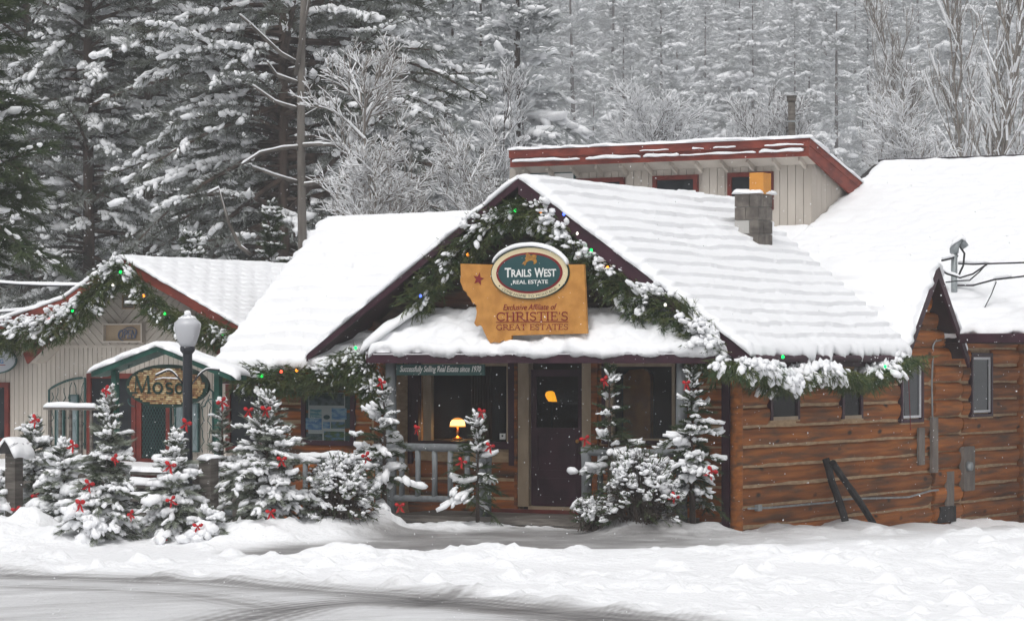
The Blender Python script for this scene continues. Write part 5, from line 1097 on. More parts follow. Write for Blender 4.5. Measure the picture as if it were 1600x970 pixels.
# a framed white panel at the dormer's left end
a0, z0 = on_v(820, 350, DV); a1, z1 = on_v(900, 268, DV)
wn_ = obj('sign_panel', frame_bars(a0, a1, z0, z1, DV - 0.05, DV - 0.002, 0.03), 'green_metal', back_b); mb = MB(FB); mb.box(a0 + 0.025, a1 - 0.025, DV - 0.035, DV - 0.004, z0 + 0.025, z1 - 0.025); obj('panel_face', mb, 'white_paint', wn_)
bs_ = MB(FB); bs_.box(DA0, DA1 + 0.02, DV - 0.04, DV - 0.002, zb - 0.14, zb - 0.01); obj('base_board', bs_, 'box_grey', back_b)
bs_ = MB(FB); bs_.beam((DA1 + 0.02, DV - 0.02, zb + 0.0), (DA1 + 0.02, DV + 2.25, bz(DV + 2.25) + 0.02), 0.05, 0.10); obj('flashing', bs_, 'box_grey', back_b)
# dormer roof: stepped fascia, rafters, snow
RF = DV - 0.42; fz1 = on_v(1262, 216, RF)[1]; fz0 = on_v(1262, 243, RF)[1]; fa0, fa1 = on_v(795, 240, RF)[0], on_v(1264, 240, RF)[0]; RB = DV + 2.35; drop = 0.80
mb = MB(FB); mid = fz0 + (fz1 - fz0) * 0.52
mb.box(fa0, fa1, RF, RF + 0.05, mid, fz1); obj('fascia', mb, 'rust_red', back_b)
mb = MB(FB); mb.box(fa0 + 0.01, fa1 - 0.012, RF + 0.035, RF + 0.09, fz0 - 0.01, mid + 0.02); obj('fascia', mb, 'rust_red', back_b)
mb = MB(FB); mb.prism([(fa1, RF - 0.002, fz0), (fa1, RF - 0.002, fz1), (fa1, RB, fz1 - drop), (fa1, RB, fz0 - drop - 0.1)], (-0.05, 0, 0)); obj('fascia', mb, 'rust_red', back_b)
mb = MB(FB); mb.prism([(fa1 + 0.012, RF + 0.0, fz1 - 0.13), (fa1 + 0.012, RF + 0.0, fz1 + 0.005), (fa1 + 0.012, RB, fz1 - drop + 0.005), (fa1 + 0.012, RB, fz1 - drop - 0.13)], (-0.01, 0, 0)); obj('fascia_trim', mb, 'rust_red', back_b)
mb = MB(FB); mb.slab((fa0, RF + 0.065, fz1 - 0.03), (fa1 - 0.055, RF + 0.065, fz1 - 0.03), (fa1 - 0.055, RB, fz1 - drop - 0.01), (fa0, RB, fz1 - drop - 0.01), 0.10); obj('roof', mb, 'shingle', back_b)
mb = MB(FB); mb.slab((fa0 + 0.02, RF + 0.1, fz0 + 0.02), (fa1 - 0.055, RF + 0.1, fz0 + 0.02), (fa1 - 0.055, DV - 0.002, fz0 - 0.12), (fa0 + 0.02, DV - 0.002, fz0 - 0.12), 0.02); obj('soffit', mb, 'beige', back_b)
for i in range(12):
    a = fa0 + 0.25 + (fa1 - fa0 - 0.5) * i / 11; mb = MB(FB); mb.beam((a, RF + 0.12, fz0 - 0.05), (a, DV - 0.003, fz0 - 0.19), 0.05, 0.09); obj('rafter', mb, 'beige', back_b)
snow_slab('roof_snow', (fa0 - 0.03, RF - 0.02, fz1), (fa1 + 0.03, RF - 0.02, fz1), (fa1 + 0.03, RB, fz1 - drop), (fa0 - 0.03, RB, fz1 - drop), back_b, th=0.10, nu=120, nv=24, courses=1, ramp=0, seed=79, over=0.0, droop=0.0, wav=0.7)
for i, (x0, x1) in enumerate(((800, 905), (915, 1000), (1005, 1060), (1062, 1180), (1186, 1255))):
    a0, a1 = on_v(x0, 240, RF)[0], on_v(x1, 240, RF)[0]; snow_strip('snow_line', [(a0 + (a1 - a0) * k / 8, RF + 0.015, fz0 + (0.085 + 0.006 * math.sin(i * 3 + k * 1.7))) for k in range(9)], 0.06, 0.05, back_b, seed=i + 4, lumpy=1.0)
for i, (x0, x1) in enumerate(((1000, 1045), (1082, 1100), (1115, 1150), (1195, 1256))):
    a0, a1 = on_v(x0, 240, RF)[0], on_v(x1, 240, RF)[0]; snow_strip('snow_line', [(a0 + (a1 - a0) * k / 5, RF - 0.012, fz1 - 0.12 + 0.006 * math.sin(i * 3 + k * 1.7)) for k in range(6)], 0.025, 0.032, back_b, seed=i + 14, lumpy=1.0)
va, vz = on_v(1237, 208, DV + 0.5); vt = on_v(1237, 150, DV + 0.5)[1]
vp = thing('vent_pipe', 'metal stove pipe with a capped top standing on the dormer roof', 'stove pipe', loc=(va, DV + 0.5, vz - 0.4))
mb = MB(FB); mb.tube([(va, DV + 0.5, vz - 0.45), (va, DV + 0.5, vt - 0.1)], 0.07, 14); obj('pipe', mb, 'grey_wood', vp, smooth=True)
mb = MB(FB); mb.lathe((va, DV + 0.5, vt), [(0.085, -0.11), (0.09, -0.10), (0.09, -0.02), (0.10, -0.015), (0.10, 0.0)], 14); obj('cap', mb, 'grey_wood', vp)
mb = MB(FB); mb.lathe((va, DV + 0.5, vz + 0.2), [(0.078, 0), (0.078, 0.03)], 14); obj('collar', mb, 'pipe', vp)

# ================================================================== LEFT BUILDING
MV = 1.24
mo = thing('gabled_shop', 'beige shop building on the left with a red edged gable and diagonal siding', 'building', loc=(-11.5, MV, 0))
mp = lambda x, y, v=MV: on_v(x, y, v)
AP = mp(191, 401, MV - 0.4)
MZ0 = mp(190, 541)[1]
fl_z = mp(235, 728)[1]
aM0, aM1 = -16.5, -7.9
openM = []
def board_field(name, poly, ang, wid, v, mtl, parent, th=0.02, gap=0.010):
    """Narrow siding boards clipped to a polygon; too fine to pick apart, so one part."""
    mb = MB(FB); ca, sa_ = math.cos(ang), math.sin(ang); us = [x * ca + z * sa_ for x, z in poly]; u = math.floor(min(us) / wid) * wid
    while u < max(us):
        p = clip_poly(poly, ca, sa_, -(u + gap / 2))
        if len(p) > 2: p = clip_poly(p, -ca, -sa_, u + wid - gap / 2)
        if len(p) > 2: mb.prism([(x, v - th, z) for x, z in p], (0, th - 0.001, 0))
        u += wid
    o = obj(name, mb, mtl, parent); o['kind'] = 'stuff'; return o
GL = [mp(-60, 541), mp(-60, 500), mp(0, 503), mp(95, 470), mp(191, 408), mp(395, 528), mp(395, 541)]
GLp = [(a, z) for a, z in GL]; GLp[0] = (GLp[0][0], MZ0); GLp[-1] = (GLp[-1][0], MZ0)
bk = MB(FB); bk.box(aM0, aM1, MV + 0.001, MV + 0.12, -0.6, MZ0); bk.prism([(a, MV + 0.001, z) for a, z in GLp], (0, 0.12, 0)); obj('wall', bk, 'beige', mo)
dA0, dA1 = mp(139, 600)[0], mp(270, 600)[0]; dT = mp(200, 583)[1]
wl0, wl1 = mp(-50, 600)[0], mp(17, 600)[0]; wlT, wlB = mp(5, 597)[1], mp(5, 692)[1]
rw_0, rw_1 = mp(356, 600)[0], mp(415, 600)[0]; rwT, rwB = mp(380, 600)[1], mp(380, 700)[1]
def rect(a0, a1, z0, z1): return [(a0, z0), (a1, z0), (a1, z1), (a0, z1)]
for a0, a1, z0, z1 in ((aM0, wl0, fl_z - 0.3, MZ0), (wl0, wl1, wlT, MZ0), (wl0, wl1, fl_z - 0.3, wlB), (wl1, dA0, fl_z - 0.3, MZ0), (dA0, dA1, dT, MZ0), (dA1, rw_0, fl_z - 0.3, MZ0), (rw_0, rw_1, rwT, MZ0), (rw_0, rw_1, fl_z - .3, rwB)):
    board_field('siding', rect(a0, a1, z0, z1), 0.0, 0.098, MV, 'beige', mo)
apx = mp(191, 408)[0]
left_half = clip_poly(GLp, -1, 0, apx); right_half = clip_poly(GLp, 1, 0, -apx)
left_half = clip_poly(left_half, 0, 1, -(MZ0 + 0.02)); right_half = clip_poly(right_half, 0, 1, -(MZ0 + 0.02))
board_field('siding', left_half, math.radians(47), 0.115, MV, 'beige', mo); board_field('siding', right_half, math.radians(-47), 0.115, MV, 'beige', mo)
tr = MB(FB); tr.box(aM0, aM1, MV - 0.035, MV - 0.001, MZ0 - 0.025, MZ0 + 0.025); obj('belt_trim', tr, 'beige', mo)
# roof
RVb = 9.0; ap_a, ap_z = mp(191, 403, MV - 0.45); er_a, er_z = mp(398, 524, MV - 0.45); el_a, el_z = ap_a - (er_a - ap_a) * 1.02, er_z + 0.05
r = MB(FB); r.slab((er_a, MV - 0.45, er_z), (er_a, RVb, er_z), (ap_a, RVb, ap_z), (ap_a, MV - 0.45, ap_z), 0.08); obj('roof', r, 'shingle', mo)
k1_a, k1_z = mp(100, 467, MV - 0.45); k2_a, k2_z = mp(-90, 532, MV - 0.45)
r = MB(FB); r.slab((k1_a, RVb, k1_z), (k1_a, MV - 0.45, k1_z), (ap_a, MV - 0.45, ap_z), (ap_a, RVb, ap_z), 0.08); r.slab((k2_a, RVb, k2_z), (k2_a, MV - 0.45, k2_z), (k1_a, MV - 0.45, k1_z - 0.002), (k1_a, RVb, k1_z - 0.002), 0.08); obj('roof', r, 'shingle', mo)
snow_slab('roof_snow', (er_a, MV - 0.47, er_z), (er_a, RVb, er_z), (ap_a, RVb, ap_z), (ap_a, MV - 0.47, ap_z), mo, th=0.075, nu=230, nv=100, courses=17, ramp=0.014, seed=81, over=0.03, grid=14.0, bare=[(0.63, 0.84, 0.06, 0.10), (0.69, 0.78, 0.05, 0.07)])
snow_slab('roof_snow', (k1_a, RVb, k1_z), (k1_a, MV - 0.47, k1_z), (ap_a, MV - 0.47, ap_z), (ap_a, RVb, ap_z), mo, th=0.10, nu=60, nv=30, courses=8, seed=83, over=0.0, droop=0.0)
snow_slab('roof_snow', (k2_a, RVb, k2_z), (k2_a, MV - 0.47, k2_z), (k1_a, MV - 0.47, k1_z), (k1_a, RVb, k1_z), mo, th=0.09, nu=60, nv=40, courses=8, seed=85, over=0.02)
for (p, q, h) in (((ap_a, ap_z), (er_a + 0.02, er_z), 0.16), ((k2_a, k2_z), (k1_a, k1_z), 0.20), ((k1_a, k1_z), (ap_a, ap_z), 0.16)):
    mb = MB(FB); mb.prism([(p[0], MV - 0.48, p[1] - 0.01), (q[0], MV - 0.48, q[1] - 0.01), (q[0], MV - 0.48, q[1] - h), (p[0], MV - 0.48, p[1] - h)], (0, 0.045, 0)); obj('bargeboard', mb, 'rust_red', mo)
# low diagonal braces under the gable
for pts, mtl in ((((36, 552), (100, 497), (116, 497), (42, 568)), 'rust_red'), (((375, 562), (300, 503), (284, 503), (366, 578)), 'rust_red')):
    mb = MB(FB); mb.prism([(mp(*p, MV - 0.36)[0], MV - 0.36, mp(*p, MV - 0.36)[1]) for p in pts], (0, 0.05, 0)); obj('brace', mb, mtl, mo)
for pts in (((42, 568), (116, 497), (122, 499), (56, 566)), ((366, 578), (284, 503), (278, 505), (352, 576))):
    mb = MB(FB); mb.prism([(mp(*p, MV - 0.30)[0], MV - 0.31, mp(*p, MV - 0.30)[1]) for p in pts], (0, 0.29, 0)); obj('brace_soffit', mb, 'beige', mo)
# gable vent
a0, z0 = mp(193, 483); a1, z1 = mp(213, 461); vt_ = obj('vent', frame_bars(a0, a1, z0, z1, MV - 0.045, MV - 0.005, 0.022), 'tan_trim', mo)
for i in range(6):
    z = z0 + 0.03 + (z1 - z0 - 0.05) * i / 5.5; mb = MB(FB); mb.beam((a0 + 0.02, MV - 0.028, z), (a1 - 0.02, MV - 0.028, z), 0.03, 0.008, (0, -0.5, 1)); obj('slat', mb, 'box_grey', vt_)
# flood light
fa_, fz_ = mp(114, 517); mb = MB(FB); mb.beam((fa_ - 0.09, MV - 0.12, fz_ + 0.03), (fa_ + 0.09, MV - 0.12, fz_ - 0.03 + 0.05), 0.10, 0.12); fl_ = obj('flood_light', mb, 'white_trim', mo)
mb = MB(FB); mb.tube([(fa_, MV - 0.08, fz_), (fa_, MV, fz_)], 0.02, 8); obj('bracket', mb, 'white_trim', fl_)
# OPEN sign in its shallow box
a0, z0 = mp(167, 535); a1, z1 = mp(229, 505)
os_ = thing('open_sign', 'unlit neon OPEN sign in a shallow beige box on the left gable', 'sign', loc=((a0 + a1) / 2, MV, z0))
obj('frame', frame_bars(a0, a1, z0, z1, MV - 0.13, MV - 0.022, 0.025), 'beige', os_); mb = MB(FB); mb.box(a0 + 0.02, a1 - 0.02, MV - 0.06, MV - 0.022, z0 + 0.02, z1 - 0.02); obj('panel', mb, 'tan_trim', os_)
x0, y0 = mp(184, 529, MV - 0.09); x1, y1 = mp(213, 515, MV - 0.09); obj('lettering', text_mb('open', x0, x1, y0, y1, MV - 0.09, 0.012), 'neon_off', os_)
mb = MB(FB); cxa, cza = (x0 + x1) / 2 + 0.01, (y0 + y1) / 2; mb.tube([(cxa + 0.185 * math.cos(t), MV - 0.085, cza + 0.105 * math.sin(t) + 0.03 * math.cos(t)) for t in [math.radians(-60 + 300 * i / 24) for i in range(25)]], 0.008, 6); obj('neon_tube', mb, 'neon_off', os_)
# oval sign at the left edge
oa, oz = mp(-14, 563, MV - 0.2)
ol = thing('oval_sign', 'grey oval shop sign cut off by the left edge of the picture', 'sign', loc=(oa, MV - 0.2, oz - 0.3))
def ellm(cx, cy, rx, ry, v, n=40): return [(mp(cx + rx * math.cos(2 * math.pi * i / n), cy, v)[0], v, mp(cx, cy + ry * math.sin(2 * math.pi * i / n), v)[1]) for i in range(n)]
mb = MB(FB); mb.prism(ellm(-12, 563, 37, 21.5, MV - 0.2), (0, 0.04, 0)); obj('rim', mb, 'green_metal', ol); mb = MB(FB); mb.prism(ellm(-12, 563, 35, 19.5, MV - 0.21), (0, 0.03, 0)); obj('face', mb, 'sign_grey', ol)
x0, y0 = mp(-6, 558.5, MV - 0.215); x1, y1 = mp(4, 551.5, MV - 0.215); obj('lettering', text_mb('ic', x0, x1, y0, y1, MV - 0.216, 0.005), 'letter_green', ol)
x0, y0 = mp(-7, 567.5, MV - 0.215); x1, y1 = mp(5, 561, MV - 0.215); obj('lettering', text_mb('ng', x0, x1, y0, y1, MV - 0.216, 0.005), 'blue_text', ol)
mb = MB(FB); a0, z0 = mp(-20, 570, MV - 0.2); a1, z1 = mp(9, 569.5, MV - 0.2); mb.box(a0, a1, MV - 0.216, MV - 0.211, z0 - 0.008, z0 + 0.004); obj('rule_line', mb, 'sign_red', ol)
mb = MB(FB); mb.tube([(oa - 0.2, MV - 0.18, oz + 0.2), (oa - 0.2, MV + 0.02, oz + 0.2)], 0.02, 8); obj('bracket', mb, 'black_metal', ol)
# windows and door of the shop
def shop_window(a0, a1, z0, z1, name='window', w=0.085):
    wn_ = obj(name, frame_bars(a0, a1, z0, z1, MV - 0.07, MV + 0.0, w), 'maroon', mo); mb = MB(FB); mb.box(a0 + w - 0.01, a1 - w + 0.01, MV - 0.03, MV - 0.002, z0 + w - 0.01, z1 - w + 0.01); obj('pane', mb, 'glass_dark', wn_); return wn_
shop_window(wl0, wl1, wlB, wlT); shop_window(rw_0, rw_1, rwB - 0.05, rwT)
ds0 = mp(214, 600)[0]
shop_window(dA0, ds0 + 0.02, fl_z + 0.0, dT, 'sidelight_window')
door2 = obj('door', frame_bars(ds0 + 0.03, dA1, fl_z, dT - 0.06, MV - 0.06, MV - 0.002, 0.10, 0.13), 'maroon', mo)
p0, p1, q0_, q1_ = ds0 + 0.12, dA1 - 0.09, fl_z + 0.12, dT - 0.15
mb = MB(FB); mb.box(p0, p1, MV - 0.03, MV - 0.002, q0_, q1_); obj('pane', mb, 'glass_dark', door2)
lt = MB(FB)
def lattice(mb, a0, a1, z0, z1, step, v, r_):
    for sgn in (1, -1):
        c_ = -4.0
        while c_ < 6:
            # line z = z0 + 1.7*sgn*(a - a0) + c
            pts = []
            for a in (a0, a1): pts.append((a, z0 + 1.7 * sgn * (a - a0) + c_))
            (xa, za), (xb, zb_) = pts
            t0_, t1_ = 0.0, 1.0; dz__ = zb_ - za
            lo, hi = (z0 - za) / dz__, (z1 - za) / dz__
            if lo > hi: lo, hi = hi, lo
            t0_, t1_ = max(t0_, lo), min(t1_, hi)
            if t1_ - t0_ > 0.02: mb.beam((xa + (xb - xa) * t0_, v, za + dz__ * t0_), (xa + (xb - xa) * t1_, v, za + dz__ * t1_), r_, r_)
            c_ += step
lattice(lt, p0, p1, q0_, q1_, 0.10, MV - 0.04, 0.007); o = obj('lattice', lt, 'green_metal', door2); o['kind'] = 'stuff'
# ironwork trellises beside the door
def trellis(x0, x1, yt0, yt1, yb, strips, label):
    a0, a1 = mp(x0, 600)[0], mp(x1, 600)[0]; z0 = mp(x0, yb)[1]; zl, zr = mp(x0, yt0)[1], mp(x1, yt1)[1]; V_ = MV - 0.09
    t = thing('trellis', label, 'trellis', loc=((a0 + a1) / 2, V_, z0), group='ironwork trellises on the shop wall'); mb = MB(FB); top = []
    for i in range(13):
        s = i / 12; q = s if zr > zl else 1 - s; top.append((a0 + (a1 - a0) * s, V_, min(zl, zr) + abs(zr - zl) * math.sin(q * math.pi / 2) ** 0.8))
    mb.tube([(a0, V_, z0)] + top + [(a1, V_, z0)], 0.020, 6); obj('frame', mb, 'green_metal', t, smooth=True)
    n = 6
    for i in range(n):
        a = a0 + (a1 - a0) * (i + 0.5) / n; zt = min(zl, zr) + abs(zr - zl) * 0.5; amp = 0.035; mb = MB(FB); pts = []
        k = 0; z = z0
        while z < top[min(12, int((i + 0.5) / n * 12 + .5))][2] - 0.02: pts.append((a + (amp if (k // 2 + i) % 2 else -amp) * (1 if k % 4 in (1, 2) else 0.0), V_, z)); z += 0.085; k += 1
        if len(pts) > 1: mb.tube(pts, 0.009, 4); obj('bar', mb, 'green_metal', t)
    for x0_, x1_, yt in strips:
        b0, b1 = mp(x0_, 600)[0], mp(x1_, 600)[0]; zt = mp(x0_, yt)[1]; f = obj('glass_panel', frame_bars(b0, b1, z0, zt, V_ - 0.025, V_ + 0.025, 0.02), 'green_metal', t); mb = MB(FB); mb.box(b0 + 0.018, b1 - 0.018, V_ - 0.005, V_ + 0.005, z0 + 0.02, zt - 0.018); obj('pane', mb, 'door_green', f)
trellis(82, 138, 609, 590, 700, ((92, 106, 629), (114, 128, 616)), 'green ironwork trellis with two glass strips left of the shop door')
trellis(272, 338, 590, 612, 705, ((279, 293, 616), (303, 316, 629)), 'green ironwork trellis behind the lamp post right of the shop door')
# landing, steps
LV = -2.0; sa0, sa1 = mp(186, 730, LV)[0], mp(290, 730, LV)[0]
zt = on_v(220, 737, LV)[1]; zb_ = on_v(220, 842, LV - 1.2)[1]
sd_ = thing('timber_steps', 'flight of dark timber steps under snow leading up to the shop door', 'steps', loc=((sa0 + sa1) / 2, LV, zb_))
ns = 5; hs_ = (zt - zb_) / ns
for i in range(ns):
    z = zt - hs_ * i; v = LV - 0.27 * i; mb = MB(FB); mb.box(sa0, sa1, v - 0.02, v + 0.28, z - 0.045, z); td = obj('tread', mb, 'grey_wood', sd_)
    mb = MB(FB); mb.box(sa0 + 0.02, sa1 - 0.02, v + 0.04, v + 0.07, z - hs_ + 0.002, z - 0.047); obj('riser', mb, 'dark_wood' if i else 'maroon', sd_)
    snow_slab('tread_snow', (sa0, v - 0.03, z), (sa1, v - 0.03, z), (sa1, v + 0.25, z), (sa0, v + 0.25, z), td, th=(0.085, 0.125, 0.09, 0.07, 0.16)[i], nu=40, nv=8, courses=1, ramp=0, seed=90 + i, over=0.01, droop=0.01)
dk = thing('shop_deck', 'snow covered timber deck with a railing in front of the left shop', 'deck', loc=(-12, 0, 0))
mb = MB(FB); mb.box(aM0, -8.6, LV + 0.27, MV - 0.002, zt - 0.25, zt - 0.04); obj('deck_floor', mb, 'grey_wood', dk)
snow_slab('deck_snow', (aM0, LV + 0.26, zt - 0.04), (-8.6, LV + 0.26, zt - 0.04), (-8.6, MV - 0.12, zt - 0.04), (aM0, MV - 0.12, zt - 0.04), dk, th=0.06, nu=60, nv=30, courses=1, ramp=0, seed=97)
rv = LV + 0.3; ra0, rz = on_v(70, 636, rv); ra1, _ = on_v(151, 636, rv)
mb = MB(FB); mb.box(ra0, ra1, rv - 0.04, rv + 0.04, rz - 0.04, rz); rl = obj('railing', mb, 'grey_wood', dk); snow_strip('rail_snow', [(ra0, rv, rz), (ra1, rv, rz)], 0.11, 0.085, rl, seed=5)
for i in range(5):
    a = ra0 + (ra1 - ra0) * (i + 0.5) / 5; mb = MB(FB); mb.box(a - 0.02, a + 0.02, rv - 0.02, rv + 0.02, zt - 0.04, rz - 0.041); obj('baluster', mb, 'grey_wood', rl)
# horizontal fence bits between the trees
def rail_fence(label, x0, x1, ytop, ybot, v, nbal, posts=()):
    a0, z1 = on_v(x0, ytop, v); a1, _ = on_v(x1, ytop, v); z0 = on_v((x0 + x1) / 2, ybot, v)[1]; t = thing('rail_fence', label, 'fence', loc=((a0 + a1) / 2, v, z0 - 0.3)); mb = MB(FB); mb.tube([(a0, v, z1 - 0.06), ((a0 + a1) / 2, v, z1 - 0.065), (a1, v, z1 - 0.06)], 0.06, 10); tr_ = obj('top_rail', mb, 'grey_paint', t, smooth=True)
    snow_strip('rail_snow', [(a0, v, z1 - 0.02), (a1, v, z1 - 0.02)], 0.14, 0.12, tr_, seed=7, lumpy=0.7); mb = MB(FB); mb.tube([(a0, v, z0), (a1, v, z0)], 0.045, 8); obj('bottom_rail', mb, 'grey_paint', t, smooth=True)
    for i in range(nbal): a = a0 + (a1 - a0) * (i + 0.5) / nbal; mb = MB(FB); mb.tube([(a, v, z0 - 0.02), (a, v, z1 - 0.07)], 0.042, 8); obj('baluster', mb, 'grey_paint', t, smooth=True)
    for x in posts: a = on_v(x, 700, v)[0]; mb = MB(FB); mb.box(a - 0.055, a + 0.055, v - 0.055, v + 0.055, z0 - 0.35, z1 + 0.03); obj('post', mb, 'grey_wood', t)
rail_fence('grey pole fence with snowy rail between the firs and the porch', 466, 602, 712, 804, -0.72, 6)
rail_fence('short grey fence with square posts beside the big bushy fir', 318, 420, 722, 800, -1.35, 3, (326, 371))
for x in (): pass
_q = to_b(at(326, 716, 41.75)); p0 = (_q.x, _q.z); pv_ = _q.y; tp = thing('fence_post', 'stout square grey post between the two bushy firs', 'post', loc=(p0[0], pv_, -0.3)); mb = MB(FB); mb.box(p0[0] - 0.10, p0[0] + 0.10, pv_ - 0.1, pv_ + 0.1, -0.5, p0[1]); obj('post', mb, 'grey_wood', tp); snow_slab('snow_cap', (p0[0] - 0.11, pv_ - 0.11, p0[1]), (p0[0] + 0.11, pv_ - 0.11, p0[1]), (p0[0] + 0.11, pv_ + 0.11, p0[1]), (p0[0] - 0.11, pv_ + 0.11, p0[1]), tp, th=0.07, nu=14, nv=14, courses=1, ramp=0, seed=3)
# post with a little snowy gable cap at the far left
_q = to_b(at(22, 684, 42.9)); ga, gv, gz1 = _q.x, _q.y, _q.z; gz0_ = at(22, 800, 42.9).z
gp_ = thing('gable_capped_post', 'wooden box post with a small snowy gable cap at the far left', 'post', loc=(ga, gv, gz0_))
mb = MB(FB); mb.box(ga - 0.09, ga + 0.09, gv - 0.09, gv + 0.09, gz0_ - 0.2, gz1 - 0.18); obj('post', mb, 'grey_wood', gp_)
rf = MB(FB); rf.prism([(ga - 0.17, gv - 0.2, gz1 - 0.22), (ga, gv - 0.2, gz1 - 0.02), (ga + 0.17, gv - 0.2, gz1 - 0.22)], (0, 0.42, 0)); cp_ = obj('cap', rf, 'dark_wood', gp_)
snow_slab('cap_snow', (ga + 0.18, gv - 0.2, gz1 - 0.22), (ga + 0.18, gv + 0.22, gz1 - 0.22), (ga, gv + 0.22, gz1 - 0.02), (ga, gv - 0.2, gz1 - 0.02), cp_, th=0.09, nu=20, nv=16, courses=1, ramp=0, seed=4); snow_slab('cap_snow', (ga - 0.18, gv + 0.22, gz1 - 0.22), (ga - 0.18, gv - 0.2, gz1 - 0.22), (ga, gv - 0.2, gz1 - 0.02), (ga, gv + 0.22, gz1 - 0.02), cp_, th=0.09, nu=20, nv=16, courses=1, ramp=0, seed=6)

# ================================================================== OVAL MOSAIC SHOP SIGN UNDER ITS LITTLE ROOF
QV = -1.9
qp = lambda x, y, v=QV: on_v(x, y, v)
qc = qp(262, 603); qr = qp(327, 603)[0] - qc[0]; qh = qc[1] - qp(262, 637)[1]
qs = thing('mosaic_shop_sign', 'oval mosaic tiled shop sign hung between green posts under a snowy gabled roof', 'sign', loc=(qc[0], QV, 0.0))
for x in (180, 341):
    a = qp(x, 600)[0]; mb = MB(FB); mb.box(a - 0.045, a + 0.045, QV - 0.045, QV + 0.045, -0.4, qp(x, 574 if x < 200 else 582)[1]); obj('post', mb, 'green_paint', qs)
rp_ = [qp(155, 581), qp(258, 541), qp(373, 586)]
for p, q in ((rp_[0], rp_[1]), (rp_[1], rp_[2])):
    mb = MB(FB); mb.prism([(p[0], QV - 0.2, p[1]), (q[0], QV - 0.2, q[1]), (q[0], QV - 0.2, q[1] - 0.075), (p[0], QV - 0.2, p[1] - 0.075)], (0, 0.4, 0)); rb_ = obj('roof', mb, 'green_paint', qs)
    if q[1] > p[1]: snow_slab('roof_snow', (p[0] - 0.02, QV + 0.21, p[1]), (p[0] - 0.02, QV - 0.22, p[1]), (q[0], QV - 0.22, q[1]), (q[0], QV + 0.21, q[1]), rb_, th=0.115, nu=16, nv=50, courses=1, ramp=0, seed=8, wav=0.6)
    else: snow_slab('roof_snow', (q[0] + 0.02, QV - 0.22, q[1]), (q[0] + 0.02, QV + 0.21, q[1]), (p[0], QV + 0.21, p[1]), (p[0], QV - 0.22, p[1]), rb_, th=0.115, nu=16, nv=50, courses=1, ramp=0, seed=9, wav=0.6)
def ring(rx, rz_, v, n=64): return [(qc[0] + rx * math.cos(2 * math.pi * i / n), v, qc[1] + rz_ * math.sin(2 * math.pi * i / n)) for i in range(n)]
mb = MB(FB); mb.prism(ring(qr, qh, QV - 0.03), (0, 0.06, 0)); bd = obj('oval_board', mb, 'letter_green', qs)
# tiles: small proud squares, finer than can be picked apart, as one part
trg = random.Random(8); mb = MB(FB); tones = []; tw, tth = 0.048, 0.030; z = qc[1] - qh
while z < qc[1] + qh:
    a = qc[0] - qr + trg.uniform(0, 0.03)
    while a < qc[0] + qr:
        w = tw * trg.choice((0.5, 0.8, 1.1, 1.4)); 
        if all(((x - qc[0]) / (qr - 0.03)) ** 2 + ((y - qc[1]) / (qh - 0.03)) ** 2 < 1 for x, y in ((a, z), (a + w, z), (a, z + tth), (a + w, z + tth))):
            mb.box(a, a + w - 0.005, QV - 0.042, QV - 0.031, z, z + tth - 0.005); tones += [min(1, max(0, trg.gauss(0.52, 0.27)))] * 8
        a += w
    z += tth
o = obj('tile_field', mb, 'mosaic', bd); o['kind'] = 'stuff'; ta = o.data.attributes.new('tile_tone', 'FLOAT', 'POINT'); ta.data.foreach_set('value', np.array(tones, np.float32))
serif_text('Mosai', 207, 300, 587, 614, QV - 0.055, 'letter_green', bd)
for k, pts in enumerate((((246, 593), (258, 590.5), (270, 591), (284, 592)),)):
    snow_strip('letter_snow', [(qp(*p)[0], QV - 0.055, qp(*p)[1]) for p in pts], 0.03, 0.022, bd, seed=k)
for sx in (-1, 1):                                   # scrolls holding the oval
    for x, y in ((205 if sx < 0 else 318, 575), (205 if sx < 0 else 322, 625)):
        c = qp(x, y); mb = MB(FB); mb.tube([(c[0] + sx * (0.10 - 0.16 * t) + 0.05 * math.cos(t * 6) * (1 - t), QV, c[1] + (0.10 if y < 600 else -0.10) * t + 0.05 * math.sin(t * 6) * (1 - t)) for t in [i / 14 for i in range(15)]], 0.010, 6); obj('scroll', mb, 'green_metal', qs)

# ================================================================== STREET LAMP
lx = (293 - CX) / FOC * 42.6; lY = 42.6
lp = thing('street_lamp', 'black street lamp post with a frosted acorn globe and two curved arms', 'street lamp', mat=Matrix.Translation((lx, lY, ground_z(lx, lY))))
lzv = lambda y: CAMH + (HZ - y) * lY / FOC
mb = MB(FW); mb.lathe((lx, lY, 0), [(0.15, -0.4), (0.15, 0.12), (0.12, 0.16), (0.085, 0.35), (0.072, 0.42), (0.068, lzv(553)), (0.075, lzv(552)), (0.105, lzv(548)), (0.11, lzv(543)), (0.10, lzv(541.5))], 18); obj('pole', mb, 'black_metal', lp, smooth=False)
mb = MB(FW); mb.lathe((lx, lY, 0), [(0.095, lzv(542)), (0.13, lzv(536)), (0.165, lzv(524)), (0.188, lzv(512)), (0.195, lzv(507)), (0.185, lzv(504)), (0.15, lzv(500)), (0.10, lzv(495)), (0.055, lzv(492)), (0.03, lzv(490)), (0.028, lzv(488)), (0.012, lzv(485))], 24); obj('globe', mb, 'globe', lp, smooth=True)
V_, F_ = lumps(np.array([[lx, lY, lzv(498)], [lx, lY, lzv(490)]]), np.array([[1.0, 0, 0], [1, 0, 0]]), np.array([0.13, 0.05]), np.array([0.13, 0.05]), np.array([0.05, 0.05]), np.random.default_rng(2), 2, 0.1); obj_np('snow_cap', V_, F_, ['snow'], None, lp, smooth=True)
